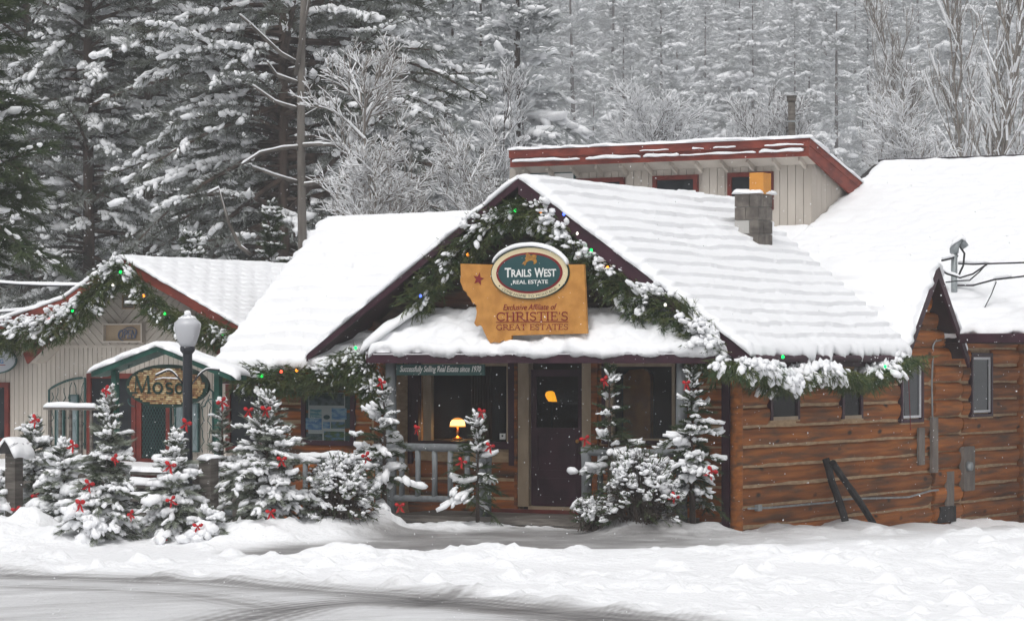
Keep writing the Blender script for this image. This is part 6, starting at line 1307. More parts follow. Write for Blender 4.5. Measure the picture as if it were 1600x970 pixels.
for sx in (-1, 1):
    pts = []
    for i in range(11):
        t = i / 10; pts.append((lx + sx * (0.06 + 0.40 * t), lY, lzv(600 - 24 * math.sin(min(1, t * 1.5) * math.pi / 2) + (20 if sx < 0 else 4) * max(0, t - 0.45))))
    mb = MB(FW); mb.tube(pts, 0.014, 6); ar = obj('arm', mb, 'black_metal', lp, smooth=True); snow_strip('arm_snow', [(p[0], p[1], p[2] + 0.012) for p in pts[2:]], 0.028, 0.02, ar, seed=3, frame=FW)

# wires at the far left
def far_wire(label, pts, sag, Y):
    P_ = [at(*p, Y) for p in pts]; t = thing('snowy_wire', label, 'wire', mat=Matrix.Translation(P_[0]), group='snowy wires left of the shop gable'); mb = MB(FW); L_ = [P_[0].lerp(P_[1], i / 12) - Vector((0, 0, sag * 4 * (i / 12) * (1 - i / 12))) for i in range(13)]; mb.tube(L_, 0.014, 6); obj('wire', mb, 'wire', t)
    snow_strip('snow_line', [tuple(p + Vector((0, 0, 0.01))) for p in L_], 0.07, 0.06, t, seed=int(pts[0][1]), frame=FW)
far_wire('upper thick snowy wire running to the left shop roof', ((-60, 436), (150, 446)), 0.05, 50.5); far_wire('lower snowy wire just above the left shop roof edge', ((-60, 489), (100, 478)), 0.04, 50.8); far_wire('lowest faint snowy wire at the far left', ((-60, 502), (60, 497)), 0.02, 50.9)
# ================================================================== GARLANDS
def garland(label, path, r, pn=300, hang=0.5, snow=0.55, bulbs=(), seed=0, loc=None, ls=0.20, wav=0.35, sz=1.0):
    """Evergreen swag along a path (cabin frame); sprays droop, snow lies on its upper side."""
    rg = np.random.default_rng(seed); pts = [np.array(p, float) for p in path]; P = []
    lens = [np.linalg.norm(b - a) for a, b in zip(pts[:-1], pts[1:])]; tot = sum(lens); n = int(pn * tot)
    cum = np.concatenate([[0], np.cumsum(lens)]); s = np.sort(rg.random(n) * tot); k = np.clip(np.searchsorted(cum, s) - 1, 0, len(pts) - 2)
    A = np.array(pts)[k]; Bq = np.array(pts)[k + 1]; t = ((s - cum[k]) / np.array(lens)[k])[:, None]; C = A + (Bq - A) * t; T = norm(Bq - A)
    w = r * (0.65 + wav * 2 * (fbm(s * 2.3, s * 0 + 1.7, seed, 3) - 0.3))
    ang = rg.uniform(0, 2 * np.pi, n); rad = np.sqrt(rg.random(n)) * w
    off = np.stack([np.zeros(n), np.cos(ang) * rad * 0.55, np.sin(ang) * rad], 1); S = norm(np.cross(T, np.array([0, 1.0, 0]))) ; S[S[:, 2] < 0] *= -1
    off = np.array([0, 1.0, 0]) * (np.cos(ang) * rad * 0.55)[:, None] + S * (np.sin(ang) * rad)[:, None]
    Pp = C + off; D = norm(T * rg.choice([-1, 1], n)[:, None] * rg.uniform(0.2, 1.0, n)[:, None] + np.array([0, -1.0, 0]) * rg.uniform(0.0, 0.9, n)[:, None] + norm(off + 1e-6) * 0.5 + np.array([0, 0, -1.0]) * (hang * rg.uniform(0.2, 1.6, n))[:, None])
    L = ls * rg.uniform(0.6, 1.4, n)
    nV, nF = needles(Pp, D, L, 12, 0.085, 0.0075, rg, 0.55, 0.55)
    t = thing('garland', label, 'garland', loc=loc or tuple(path[0]), group='lit evergreen garlands on the roof edges')
    obj_np('greens', nV, nF, ['garland'], None, t, frame=FB)
    # snow: mostly on the upper half, in drifts
    up = (np.sin(ang) * rad / np.maximum(w, 1e-6)); drift = fbm(s * 1.7, up * 1.5, seed + 5, 3)
    m_ = (rg.random(n) < np.clip(snow * (0.12 + 1.2 * np.clip(up + 0.1, 0, 1)) * sstep(0.47, 0.56, drift) * 1.5, 0, 1))
    q, d, l = np.repeat(Pp[m_], 3, 0), np.repeat(D[m_], 3, 0), np.repeat(L[m_], 3); c = q + d * (l * rg.uniform(0.05, 0.8, len(l)))[:, None] + np.array([0, -0.03, 0.03]) + rg.normal(0, 0.025, q.shape); f_ = rg.uniform(0.45, 1.1, len(q)) * sz * 0.72
    sV, sF = lumps(c, d, l * 0.34 * f_, l * 0.20 * f_, l * 0.14 * f_, rg, 0, 0.22); obj_np('garland_snow', sV, sF, ['snow_tree'], None, t, smooth=True, frame=FB)
    for pos, colr in bulbs:
        mb = MB(FB); mb.lathe(tuple(np.array(pos) + np.array([0, 0, -0.028])), [(0.007, 0.0), (0.021, 0.012), (0.023, 0.026), (0.015, 0.042), (0.008, 0.048)], 8); obj('light_bulb', mb, 'bulb_' + colr, t, smooth=True)
    return t
def vb(x, y, v, c): a, z = on_v(x, y, v); return ((a, v - 0.13, z), c)
def vp_(x, y, v): a, z = on_v(x, y, v); return (a, v, z)
GVV = -0.40
garland('garland with blue and orange bulbs under the peak and right side of the cabin gable', [vp_(800, 345, GVV), vp_(815, 330, GVV), vp_(845, 332, GVV), vp_(868, 352, GVV), vp_(893, 388, GVV), vp_(925, 416, GVV), vp_(955, 436, GVV), vp_(990, 456, GVV), vp_(1008, 478, GVV)],
        0.25, 360, 0.6, 0.50, [vb(812, 329, GVV, 'green'), vb(852, 331, GVV, 'orange'), vb(888, 335, GVV, 'blue'), vb(909, 365, GVV, 'white'), vb(931, 391, GVV, 'green'), vb(956, 418, GVV, 'orange'), vb(1006, 454, GVV, 'blue')], 5, sz=1.5)
garland('garland down the left side of the cabin gable behind the ochre sign', [vp_(812, 326, GVV), vp_(780, 338, GVV), vp_(750, 366, GVV), vp_(725, 388, GVV), vp_(695, 420, GVV), vp_(668, 450, GVV), vp_(640, 478, GVV)], 0.26, 350, 0.55, 0.55, [vb(738, 398, GVV, 'orange'), vb(664, 462, GVV, 'blue')], 6, sz=1.4)
garland('snow heaped garland at the right foot of the cabin gable above the porch roof', [vp_(998, 465, -0.42), vp_(1035, 478, -0.5), vp_(1070, 498, -0.6), vp_(1100, 528, -0.66), vp_(1118, 548, -0.7)], 0.24, 300, 0.3, 1.5, [vb(1118, 525, -0.62, 'orange'), vb(1046, 476, -0.5, 'white')], 7, sz=1.7)
garland('short garland bunch hanging beside the porch at the plum corner trim', [vp_(1096, 545, -0.6), vp_(1112, 558, -0.55), vp_(1128, 580, -0.5)], 0.24, 380, 0.9, 0.35, [vb(1134, 547, -0.5, 'blue')], 8)
EA = EAV + 0.13
def sp_(x, y, a=EA): v, z = on_a(x, y, a); return (a, v, z)
garland('thick drooping garland with green bulbs along the right eave of the cabin', [sp_(1133, 572, EA - 0.02), sp_(1150, 564), sp_(1190, 572), sp_(1225, 594), sp_(1262, 572), sp_(1300, 576), sp_(1335, 592), sp_(1372, 576), sp_(1405, 562), sp_(1420, 554)], 0.33, 420, 1.0, 0.50,
        [((EA + 0.22, *sp_(1201, 557)[1:]), 'green'), ((EA + 0.22, *sp_(1226, 586)[1:]), 'orange'), ((EA + 0.22, *sp_(1239, 591)[1:]), 'blue'), ((EA + 0.22, *sp_(1362, 572)[1:]), 'green')], 9, ls=0.25, sz=1.5)
garland('garland with red and green bulbs along the left eave of the cabin', [vp_(362, 588, -0.5), vp_(420, 590, -0.5), vp_(470, 592, -0.5), vp_(520, 588, -0.52), vp_(560, 578, -0.55), vp_(590, 572, -0.55)], 0.22, 360, 0.65, 0.5,
        [vb(417, 587, -0.5, 'green'), vb(447, 580, -0.5, 'red'), vb(471, 578, -0.5, 'orange')], 10)
garland('dense hanging garland bunch between the poster case and the left porch post', [vp_(526, 572, -0.58), vp_(550, 562, -0.6), vp_(572, 580, -0.62), vp_(588, 608, -0.6), vp_(566, 618, -0.58)], 0.28, 380, 0.9, 0.28, [vb(563, 543, -0.6, 'green')], 11)
MG = MV - 0.56
garland('garland with green bulbs on the left side of the shop gable', [vp_(192, 418, MG), vp_(168, 440, MG), vp_(140, 470, MG), vp_(112, 502, MG), vp_(75, 512, MG), vp_(35, 520, MG), vp_(-20, 530, MG)], 0.23, 360, 0.65, 0.55,
        [vb(196, 425, MG, 'green'), vb(121, 485, MG, 'green'), vb(86, 499, MG, 'red'), vb(31, 515, MG, 'green'), vb(184, 445, MG, 'white')], 12, sz=1.3)
garland('garland with green and orange bulbs on the right side of the shop gable', [vp_(192, 418, MG), vp_(212, 440, MG), vp_(236, 470, MG), vp_(262, 492, MG), vp_(300, 508, MG), vp_(345, 522, MG), vp_(386, 532, MG)], 0.20, 360, 0.6, 0.6,
        [vb(232, 462, MG, 'orange'), vb(265, 490, MG, 'green'), vb(302, 496, MG, 'blue'), vb(355, 521, MG, 'green'), vb(203, 437, MG, 'orange')], 13, sz=1.3)

# ================================================================== RED BOWS
def bow_mesh():
    mb = MB(FW)
    for sx in (-1, 1):                               # two puffed loops and two tails
        V0, F0 = ICO[1]; c, sn = math.cos(0.35 * sx), math.sin(0.35 * sx)
        P = [(sx * 0.052 + (x * 0.054), y * 0.032, z * (0.036 if x * sx > -0.3 else 0.020)) for x, y, z in V0]
        mb.add([(x * c - z * sn, y - 0.01, x * sn + z * c + 0.004) for x, y, z in P], [tuple(f) for f in F0])
        tl = [(0.0, 0.0), (sx * 0.022, -0.035), (sx * 0.034, -0.075), (sx * 0.058, -0.118)]; vs = []
        for i, (x, z) in enumerate(tl): w = 0.015 + 0.005 * i; vs += [(x - w, -0.014 - 0.012 * math.sin(i * 2), z + w * 0.4 * sx), (x + w, -0.014 + 0.008 * math.sin(i), z - w * 0.4 * sx)]
        mb.add(vs, [(2 * i, 2 * i + 2, 2 * i + 3, 2 * i + 1) for i in range(3)])
    V0, F0 = ICO[0]; mb.add([(x * 0.022, y * 0.022 - 0.018, z * 0.024) for x, y, z in V0], [tuple(f) for f in F0])
    me = bpy.data.meshes.new('bow'); me.from_pydata([Vector(v) for v in mb.v], [], mb.f); me.materials.append(MT['bow']); me.polygons.foreach_set('use_smooth', [True] * len(me.polygons)); return me
BOW = bow_mesh()
brn = random.Random(4)
def bow(label, px, py, Y, s=1.0):
    p = at(px, py, Y); o = bpy.data.objects.new('bow', BOW); COL.objects.link(o)
    o.matrix_world = Matrix.Translation(p) @ Matrix.Rotation(brn.uniform(-0.9, 0.9) - 0.2, 4, 'Z') @ Matrix.Rotation(brn.uniform(-0.7, 0.7), 4, 'Y') @ Matrix.Scale(0.8 * s * brn.uniform(0.9, 1.1), 4)
    tag(o, label, 'bow', 'red bows on the small firs'); WM[o.name] = o.matrix_world.copy()

# ================================================================== SMALL FIRS ALONG THE FRONT
def small_fir(label, px, ytop, ybase, Y, R, seed, psnow=0.75, nb=90, sw=1.25, k=4, gap=0.08, needle='needle_frost', droop=0.45, sub=0, ls=0.17, lump=0.62, name='small_fir', nn=24):
    rg = np.random.default_rng(seed); x = (px - CX) / FOC * Y; zb = CAMH + (HZ - ybase) * Y / FOC; H = (ybase - ytop) * Y / FOC
    t = thing(name, label, 'fir tree', mat=Matrix.Translation((x, Y, zb)) @ Matrix.Rotation(rg.uniform(0, 6.28), 4, 'Z'), group='small decorated firs in front of the buildings')
    Mw = WM[t.name]
    (nV, nF), (sV, sF), (wV, wF) = conifer(rg, H * 0.97, R, nb, k, ls, nn, 0.066, 0.0058, psnow * 0.46, sw * 0.95, -0.05, 0.85, droop, 0.06, lambda h: np.clip((1 - h) ** 0.75 + 0.03, 0, 1), 0.5, 0.55, sub, gap + 0.12, lump, flat_snow=0.24, nper=3, lvar=0.4, ejit=0.2)
    lead, lf = needles(np.array([[0, 0, H * 0.86], [0, 0, H * 0.92]]), np.array([[0, 0, 1.0], [0, 0, 1]]), np.array([0.12 * H * 0.6, 0.08 * H]), 26, 0.05, 0.005, rg, 0.5, 1.0)
    nV, nF = np.concatenate([nV, lead]), np.concatenate([nF, lf + len(nV)])
    obj_np('crown', nV, nF, [needle], None, t, frame=Mw)
    obj_np('bough_snow', sV, sF, ['snow_tree'], None, t, smooth=True, frame=Mw)
    tV, tF = trunk_np(H, 0.022 * H, 0.004, rg, 6, 8, 0.006); V, F, Mi, Sm = join((tV, tF, 0, True), (wV, wF, 0, False)); obj_np('trunk', V, F, ['bark'], Mi, t, frame=Mw)
    return t
small_fir('snowy fir at the far left behind the gable capped post', 54, 650, 805, 43.6, 0.44, 101, 0.9, 120, 1.3)
small_fir('low snow smothered fir between the far left post and the tall fir', 100, 690, 838, 42.6, 0.60, 102, 0.95, 130, 1.6)
small_fir('tall bow decked fir standing in front of the shop steps', 170, 606, 850, 41.5, 0.55, 103, 0.72, 210, 1.05, 5)
small_fir('dark snowy fir with red bows just left of the stout grey post', 276, 672, 850, 41.4, 0.52, 104, 0.62, 165, 1.35)
small_fir('thin fir with a bow on its tip behind the stout grey post', 347, 622, 800, 43.2, 0.30, 105, 0.6, 60, 1.3)
small_fir('big bushy snowy fir in front of the left log wall', 418, 612, 842, 41.8, 0.88, 106, 0.76, 270, 1.1, 5)
small_fir('leaning snow laden fir tied at the left porch post', 600, 588, 800, 43.35, 0.52, 107, 0.62, 80, 1.2, 4, 0.15, 'needle', ls=0.20)
small_fir('sparse green fir tied to the middle railing post', 746, 645, 800, 43.05, 0.42, 108, 0.36, 52, 1.05, 3, 0.15, 'needle', ls=0.22)
small_fir('slim bare green fir tied at the short post right of the door', 953, 566, 800, 42.35, 0.46, 109, 0.22, 62, 1.0, 3, 0.12, 'needle', ls=0.24)
small_fir('snowy fir tied at the right porch post by the plum corner', 1082, 570, 798, 41.85, 0.52, 110, 0.70, 100, 1.1, 4, 0.12, 'needle', ls=0.19)
small_fir('low snow covered sprawling fir at the foot of the far left firs', 150, 770, 850, 41.3, 0.55, 111, 1.0, 60, 1.6)
small_fir('half buried snowy fir top in front of the stout grey post', 325, 795, 858, 41.0, 0.36, 112, 1.0, 46, 1.8)
small_fir('small snowy fir sprig at the extreme left edge', -4, 740, 805, 43.0, 0.30, 113, 0.9, 40, 1.5)
for lab, x, y, Y in (('red bow on the tip of the tall fir before the steps', 166, 609, 41.3), ('red bow in the middle of the tall fir before the steps', 180, 716, 41.05), ('red bow low on the left of the tall fir before the steps', 139, 756, 41.1), ('large red bow lowest left on the tall fir before the steps', 126, 786, 41.0), ('red bow low right on the tall fir before the steps', 205, 803, 41.0),
                     ('red bow on the tip of the dark fir left of the grey post', 291, 661, 41.3), ('red bow at mid height of the dark fir left of the grey post', 267, 781, 40.95), ('faded bow half under snow upper left on the dark fir', 266, 727, 41.0), ('red bow at the foot of the dark fir left of the grey post', 252, 838, 40.9), ('snow dusted bow on the half buried fir top', 309, 822, 40.7),
                     ('red bow on the tip of the thin fir behind the grey post', 347, 628, 43.0), ('red bow at the upper left of the big bushy fir', 388, 641, 41.6), ('red bow near the tip of the big bushy fir', 415, 640, 41.6), ('snowy bow on the right flank of the big bushy fir', 440, 718, 41.05), ('snowy bow at the lower right of the big bushy fir', 423, 800, 41.0),
                     ('red bow on the left porch post top above the leaning fir', 597, 597, 43.1), ('red bow to the right of the left porch post', 652, 669, 43.2), ('red bow low on the leaning fir at the left porch post', 625, 790, 42.9), ('red bow left in the leaning fir at the left porch post', 571, 712, 42.8),
                     ('red bow on the tip of the fir at the middle railing post', 753, 643, 42.9), ('red bow right of the middle railing post', 766, 697, 42.8), ('red bow left of the middle railing post', 722, 721, 42.8), ('red bow on the tip of the slim fir right of the door', 945, 594, 42.2),
                     ('red bow on the short grey post right of the door', 914, 686, 42.3), ('red bow high on the fir at the right porch post', 1073, 599, 41.6), ('red bow on the right flank of the fir at the plum corner', 1112, 736, 41.35), ('red bow low between the round bush and the corner fir', 1054, 775, 41.2), ('pale bow on the fir behind the gable capped post', 56, 655, 43.1), ('red bow under snow on the low fir beside the far left post', 115, 695, 42.1), ('red bow low down at the far left behind the snow mound', 25, 796, 42.7), ('red bow beside the far left snow mound', 56, 774, 42.9)):
    bow(lab, x, y, Y, 1.0 if 'large' not in lab else 1.25)

# ================================================================== SNOWY BARE BUSHES
def bush(label, px, ytop, ybase, Y, rx, seed, dens=1.0, side=1.0, twm='twig'):
    rg = np.random.default_rng(seed); x = (px - CX) / FOC * Y; zb = CAMH + (HZ - ybase) * Y / FOC; H = (ybase - ytop) * Y / FOC
    t = thing('bush', label, 'bush', mat=Matrix.Translation((x, Y, zb))); Mw = WM[t.name]; n = int(240 * dens)
    az = rg.uniform(0, 2 * np.pi, n); el = np.arccos(rg.uniform(0.0, 1, n)); d = np.stack([np.cos(az) * np.sin(el), np.sin(az) * np.sin(el) * 0.85, np.cos(el)], 1)
    tip = d * np.array([rx, rx * 0.9, H * 0.93]) * rg.uniform(0.82, 1.0, n)[:, None]; tip[:, 2] = np.maximum(tip[:, 2], 0.05); root = np.stack([rg.normal(0, 0.08, n), rg.normal(0, 0.08, n), np.full(n, -0.1)], 1)
    m1 = root + (tip - root) * 0.4 + np.array([0, 0, 0.12 * H]); m2 = root + (tip - root) * 0.75 + np.array([0, 0, 0.10 * H])
    tw = [tubes(root, m1, 0.010, 0.008, 3), tubes(m1, m2, 0.008, 0.005, 3), tubes(m2, tip, 0.005, 0.003, 3)]
    sub_b = np.repeat(m2, 5, 0); sub_t = np.repeat(tip, 5, 0) + rg.normal(0, 0.09, (5 * n, 3)); tw.append(tubes(sub_b, sub_t, 0.004, 0.002, 3))
    V, F, Mi, Sm = join(*[(v, f, 0, False) for v, f in tw]); obj_np('twigs', V, F, [twm], Mi, t, frame=Mw)
    lv, lf = needles(np.concatenate([m2, tip]), np.concatenate([tip - m2, tip - m2]), np.full(2 * n, 0.12), 9, 0.05, 0.008, rg, 0.8, 1.0); obj_np('leaves', lv, lf, ['needle'], None, t, frame=Mw)
    top = ((d[:, 2] > 0.50) | ((d[:, 2] > 0.2) & (rg.random(n) < 0.4)) | (rg.random(n) < 0.05)) & (rg.random(n) < 0.85)
    c1 = np.repeat(tip[top], 5, 0) + rg.normal(0, 1, (5 * top.sum(), 3)) * np.array([0.05, 0.05, 0.028]); c2 = tip[top][::2] - d[top][::2] * 0.03
    c = np.concatenate([c1, c2]); dirs = norm(rg.normal(0, 1, (len(c), 3)) * np.array([1, 1, 0.3])); l = np.concatenate([rg.uniform(0.016, 0.038, len(c1)), rg.uniform(0.05, 0.092, len(c2))])
    sV, sF = lumps(c, dirs, l * 1.25, l * 1.0, l * 0.65, rg, 0, 0.22); obj_np('bush_snow', sV, sF, ['snow_tree'], None, t, smooth=True, frame=Mw); return t
bush('round dark leaved bush capped with snow in front of the right porch railing', 1000, 690, 818, 41.45, 0.58, 201, 1.2)
bush('bare brown bush heaped with snow left of the porch', 530, 704, 812, 42.0, 0.50, 202, 0.9)
bush('low arching bush branch under snow by the right of the door', 925, 772, 818, 41.7, 0.22, 203, 0.25)

# ================================================================== BIG TREES BEHIND THE BUILDINGS
def big_conifer(name, label, px, Y, H, R, seed, nb=300, k=6, ls=0.55, nn=10, nl=0.20, nw=0.014, psnow=0.6, sw=1.0, trunk=0.22, needle='needle_pine', zmin=0.14, droop=0.35, gap=0.1, bark='bark', prof=None, sub=0, e_lo=-0.1, e_hi=0.7, zmax=1.0, spread=0.6, flat=0.7, base=None, cat='conifer', group=None, pw=0.9, lump=0.5, rot=None, fs=0.2, front=0.0):
    rg = np.random.default_rng(seed); x = (px - CX) / FOC * Y; zb = base if base is not None else -0.6
    t = thing(name, label, cat, mat=Matrix.Translation((x, Y, zb)) @ Matrix.Rotation(rg.uniform(0, 6.28) if rot is None else rot, 4, 'Z'), group=group); Mw = WM[t.name]
    (nV, nF), (sV, sF), (wV, wF) = conifer(rg, H, R, nb, k, ls, nn + 9, nl, nw * 1.25, psnow * 0.42, sw * 0.72, e_lo, e_hi, droop, zmin, prof, spread, flat, sub, gap, lump, pw, zmax, flat_snow=fs, nper=3, lvar=0.35, ejit=0.22, front=front)
    obj_np('crown', nV, nF, [needle], None, t, frame=Mw); obj_np('bough_snow', sV, sF, ['snow_tree'], None, t, smooth=True, frame=Mw)
    tV, tF = trunk_np(H, trunk, 0.03, rg, 10, 14, 0.02); V, F, Mi, Sm = join((tV, tF, 0, True), (wV, wF, 0, False)); obj_np('trunk', V, F, [bark], Mi, t, smooth=Sm, frame=Mw); return t
pp_ = lambda h: np.clip(1.0 - 0.25 * h - 0.7 * np.clip(h - 0.6, 0, 1), 0.12, 1)
big_conifer('big_fir', 'dark green fir leaning into the picture at the upper left edge', -48, 55, 15.0, 2.0, 301, 300, 6, 0.42, 12, 0.16, 0.012, 0.22, 1.1, 0.2, 'needle', 0.30, 0.35, 0.05, prof=lambda h: np.clip(0.75 + 0.25 * np.sin(h * 20), 0.2, 1) * np.clip((1 - h) * 2.2, 0.1, 1), sub=0)
PK = dict(nl=0.24, nw=0.013, spread=1.0, flat=1.0, lump=0.55, prof=pp_, pw=1.0)
big_conifer('big_pine', 'broad dark pine with a reddish trunk and heavy snowy boughs behind the left wing roof', 443, 72, 24.0, 5.4, 302, 400, 10, 0.42, 6, psnow=0.95, sw=1.15, trunk=0.20, zmin=0.15, gap=0.10, droop=0.35, e_lo=-0.05, e_hi=0.5, zmax=0.72, fs=0.26, rot=0.0, front=0.85, **PK)
big_conifer('big_pine', 'tall snow clotted pine left of the broad one above the shop roof', 140, 77, 25.0, 3.5, 303, 360, 8, 0.40, 5, psnow=0.95, sw=1.15, trunk=0.20, zmin=0.13, gap=0.22, droop=0.3, e_lo=0.0, e_hi=0.6, zmax=0.70, fs=0.26, rot=0.0, front=0.45, **PK)
big_conifer('big_pine', 'second tall snowy pine between the shop gable and the broad pine', 232, 88, 27.0, 3.4, 304, 330, 7, 0.46, 3, psnow=0.9, sw=1.15, trunk=0.2, zmin=0.1, gap=0.18, droop=0.3, zmax=0.70, fs=0.26, rot=0.0, front=0.5, **PK)
big_conifer('big_pine', 'snowy pine at the far left behind the dark fir', 40, 86, 24.0, 3.6, 305, 330, 7, 0.46, 3, psnow=0.95, sw=1.15, trunk=0.2, zmin=0.06, gap=0.12, droop=0.3, zmax=0.75, fs=0.26, **PK)
big_conifer('big_fir', 'tall dark fir directly behind the broad pine', 560, 90, 26.0, 4.2, 306, 330, 7, 0.50, 3, psnow=0.8, sw=1.1, trunk=0.2, zmin=0.1, gap=0.1, zmax=0.72, fs=0.24, **PK)
big_conifer('big_fir', 'tall dark fir filling the gap left of the broad pine', 335, 94, 27.0, 3.8, 307, 320, 7, 0.50, 3, psnow=0.8, sw=1.1, trunk=0.2, zmin=0.05, gap=0.1, zmax=0.72, fs=0.24, **PK)
big_conifer('small_fir', 'young snow clotted fir just above the ridge of the left wing roof', 425, 63, 6.2, 1.25, 308, 130, 5, 0.36, 10, 0.14, 0.011, 0.8, 1.5, 0.08, 'needle', 0.2, sub=0)
big_conifer('small_fir', 'low snow heaped fir behind the shop roof ridge', 300, 64, 5.6, 1.3, 309, 130, 5, 0.36, 10, 0.14, 0.011, 0.85, 1.6, 0.08, 'needle', 0.2, sub=0)
big_conifer('big_fir', 'snowy dark fir standing behind the left end of the dormer', 880, 95, 9.6, 2.1, 310, 220, 6, 0.45, 9, 0.18, 0.015, 0.75, 1.3, 0.12, 'needle', 0.1, sub=0)
# dead snag with bare snowy limbs
sx_ = (467 - CX) / FOC * 67.0
sn = thing('dead_snag', 'pale bare dead trunk with snowy broken limbs in front of the broad pine', 'dead tree', mat=Matrix.Translation((sx_, 67.0, -0.6))); rg = np.random.default_rng(5)
mb = MB(FW); mb.tube([(sx_ + 0.10 * math.sin(i * 0.5) * i / 14 + 0.012 * i, 67.0, -0.6 + 13.0 * i / 14) for i in range(15)], [0.135 - 0.005 * i for i in range(15)], 10); obj('trunk', mb, 'bark_grey', sn, smooth=True)
for pts in (((463, 98), (440, 85), (415, 62), (392, 40), (375, 25)), ((463, 170), (430, 160), (395, 135)), ((462, 118), (470, 60), (482, 10), (485, -20)), ((468, 230), (440, 232), (405, 240), (378, 258)), ((468, 228), (500, 226), (535, 230)), ((465, 285), (430, 275), (395, 262)), ((466, 130), (432, 118), (418, 98)), ((470, 290), (505, 285), (530, 280))):
    P_ = [at(*p, 67.0 - 0.35 * i) for i, p in enumerate(pts)]; mb = MB(FW); mb.tube(P_, [0.045 * (1 - 0.75 * i / (len(P_) - 1)) + 0.006 for i in range(len(P_))], 7); l_ = obj('limb', mb, 'bark_grey', sn, smooth=True); snow_strip('limb_snow', [tuple(p + Vector((0, 0, 0.03))) for p in P_], 0.055, 0.045, l_, seed=int(pts[0][1]), frame=FW)
mb = MB(FW); P_ = [at(*p, 62.0) for p in ((392, 398), (375, 385), (358, 350), (345, 305), (342, 295), (325, 303))]
dk2 = thing('dead_branch', 'crooked bare branch poking up above the shop roof', 'dead branch', mat=Matrix.Translation(P_[0])); mb.tube(P_, [0.05, 0.045, 0.035, 0.025, 0.02, 0.012], 7); obj('branch', mb, 'bark_grey', dk2, smooth=True); snow_strip('limb_snow', [tuple(p + Vector((0, 0, 0.02))) for p in P_], 0.06, 0.05, dk2, seed=3, frame=FW)

# frosted leafless trees
def frosted(label, px, Y, ztop_y, seed, levels, nch, spread, lean=(0, 0), r0=0.07, up=0.3, base=-0.6, twm='twig', snow=1.0, ratio=0.62, first=0.25, name='bare_tree', frac=0.75, group=None):
    x = (px - CX) / FOC * Y; H = CAMH + (HZ - ztop_y) * Y / FOC - base; rg = np.random.default_rng(seed)
    t = thing(name, label, 'bare tree', mat=Matrix.Translation((x, Y, base)), group=group)
    (wV, wF), (sV, sF) = bare_tree(rg, (x, Y, base), H * frac, levels, nch, r0, spread, up, lean, ratio, first, snow)
    obj_np('branches', wV, wF, [twm], None, t); obj_np('twig_snow', sV, sF, ['snow_tree'], None, t); return t
SH = (0.20, 0.62, 0.5)
frosted('white frosted leafless tree rising behind the ridge of the left wing roof', 636, 60, 122, 401, 3, [24, 10, 8], 0.60, (0.01, 0), 0.060, 0.5, twm='twig_tan', snow=1.0, ratio=(0.24, 0.5, 0.5), first=0.45, frac=0.98)
frosted('frosted bushy shrub left of the white frosted tree', 577, 59.5, 225, 402, 3, [28, 10, 8], 0.68, (-0.01, 0), 0.045, 0.45, twm='twig_tan', snow=1.0, ratio=SH, first=0.55, frac=0.95)
frosted('frosted bushy shrub right of the white frosted tree', 702, 60.5, 232, 403, 3, [30, 10, 8], 0.72, (0.02, 0), 0.045, 0.4, twm='twig_tan', snow=1.0, ratio=SH, first=0.55, frac=0.95)
frosted('tall leafless poplar at the upper right, its many stems dusted with snow', 1538, 100, -60, 404, 3, [30, 8, 4], 0.32, (0, 0), 0.11, 0.9, twm='twig_tan', snow=1.6, ratio=(0.28, 0.5, 0.5), first=0.3, frac=0.98)
frosted('second thinner poplar beside the tall one at the upper right', 1508, 102, -20, 405, 3, [30, 8, 4], 0.32, (-0.01, 0), 0.08, 0.9, twm='twig_tan', snow=1.6, ratio=(0.26, 0.5, 0.5), first=0.25, frac=0.98)
frosted('third poplar cut by the right edge of the picture', 1588, 101, -30, 406, 3, [30, 8, 4], 0.34, (0.01, 0), 0.08, 0.9, twm='twig_tan', snow=1.6, ratio=(0.26, 0.5, 0.5), first=0.25, frac=0.98)
frosted('slim leafless tree left of the poplars at the upper right', 1462, 106, 20, 414, 3, [36, 9, 5], 0.36, (0.0, 0), 0.065, 0.8, twm='twig_tan', snow=1.0, ratio=(0.24, 0.5, 0.5), first=0.3, frac=0.98)
frosted('leaning frosted tree left of the poplars', 1400, 104, 110, 407, 3, [34, 10, 5], 0.55, (0.04, 0), 0.06, 0.5, twm='twig_tan', snow=1.1, ratio=(0.24, 0.55, 0.5), first=0.3, frac=0.95)
frosted('low frosted shrub above the big roof ridge at right', 1445, 98, 165, 408, 3, [38, 10, 6], 0.66, (0, 0), 0.05, 0.4, twm='twig_tan', snow=1.7, ratio=SH, first=0.5, frac=0.95)
frosted('frosted shrub left of the stove pipe above the dormer', 1195, 92, 175, 409, 3, [40, 11, 6], 0.62, (-0.01, 0), 0.05, 0.5, snow=1.2, ratio=SH, first=0.5, frac=0.95)
frosted('frosted shrub right of the stove pipe above the dormer', 1278, 92, 168, 410, 3, [40, 11, 6], 0.62, (0.01, 0), 0.05, 0.5, snow=1.2, ratio=SH, first=0.5, frac=0.95)
frosted('pale frosted thicket tree behind the middle of the dormer roof', 1045, 115, 170, 411, 3, [44, 12, 6], 0.62, (0, 0), 0.05, 0.3, snow=1.8, ratio=(0.26, 0.6, 0.5), first=0.4, frac=0.95)
frosted('low frosted shrub at the right end of the dormer roof', 1335, 94, 215, 412, 3, [38, 10, 6], 0.66, (0.01, 0), 0.05, 0.4, snow=1.2, ratio=SH, first=0.5, frac=0.95)
frosted('frosted slender tree just right of the broad pine', 765, 100, 130, 413, 3, [36, 11, 6], 0.5, (0, 0), 0.055, 0.5, snow=1.5, ratio=(0.18, 0.6, 0.5), first=0.35, frac=0.95)

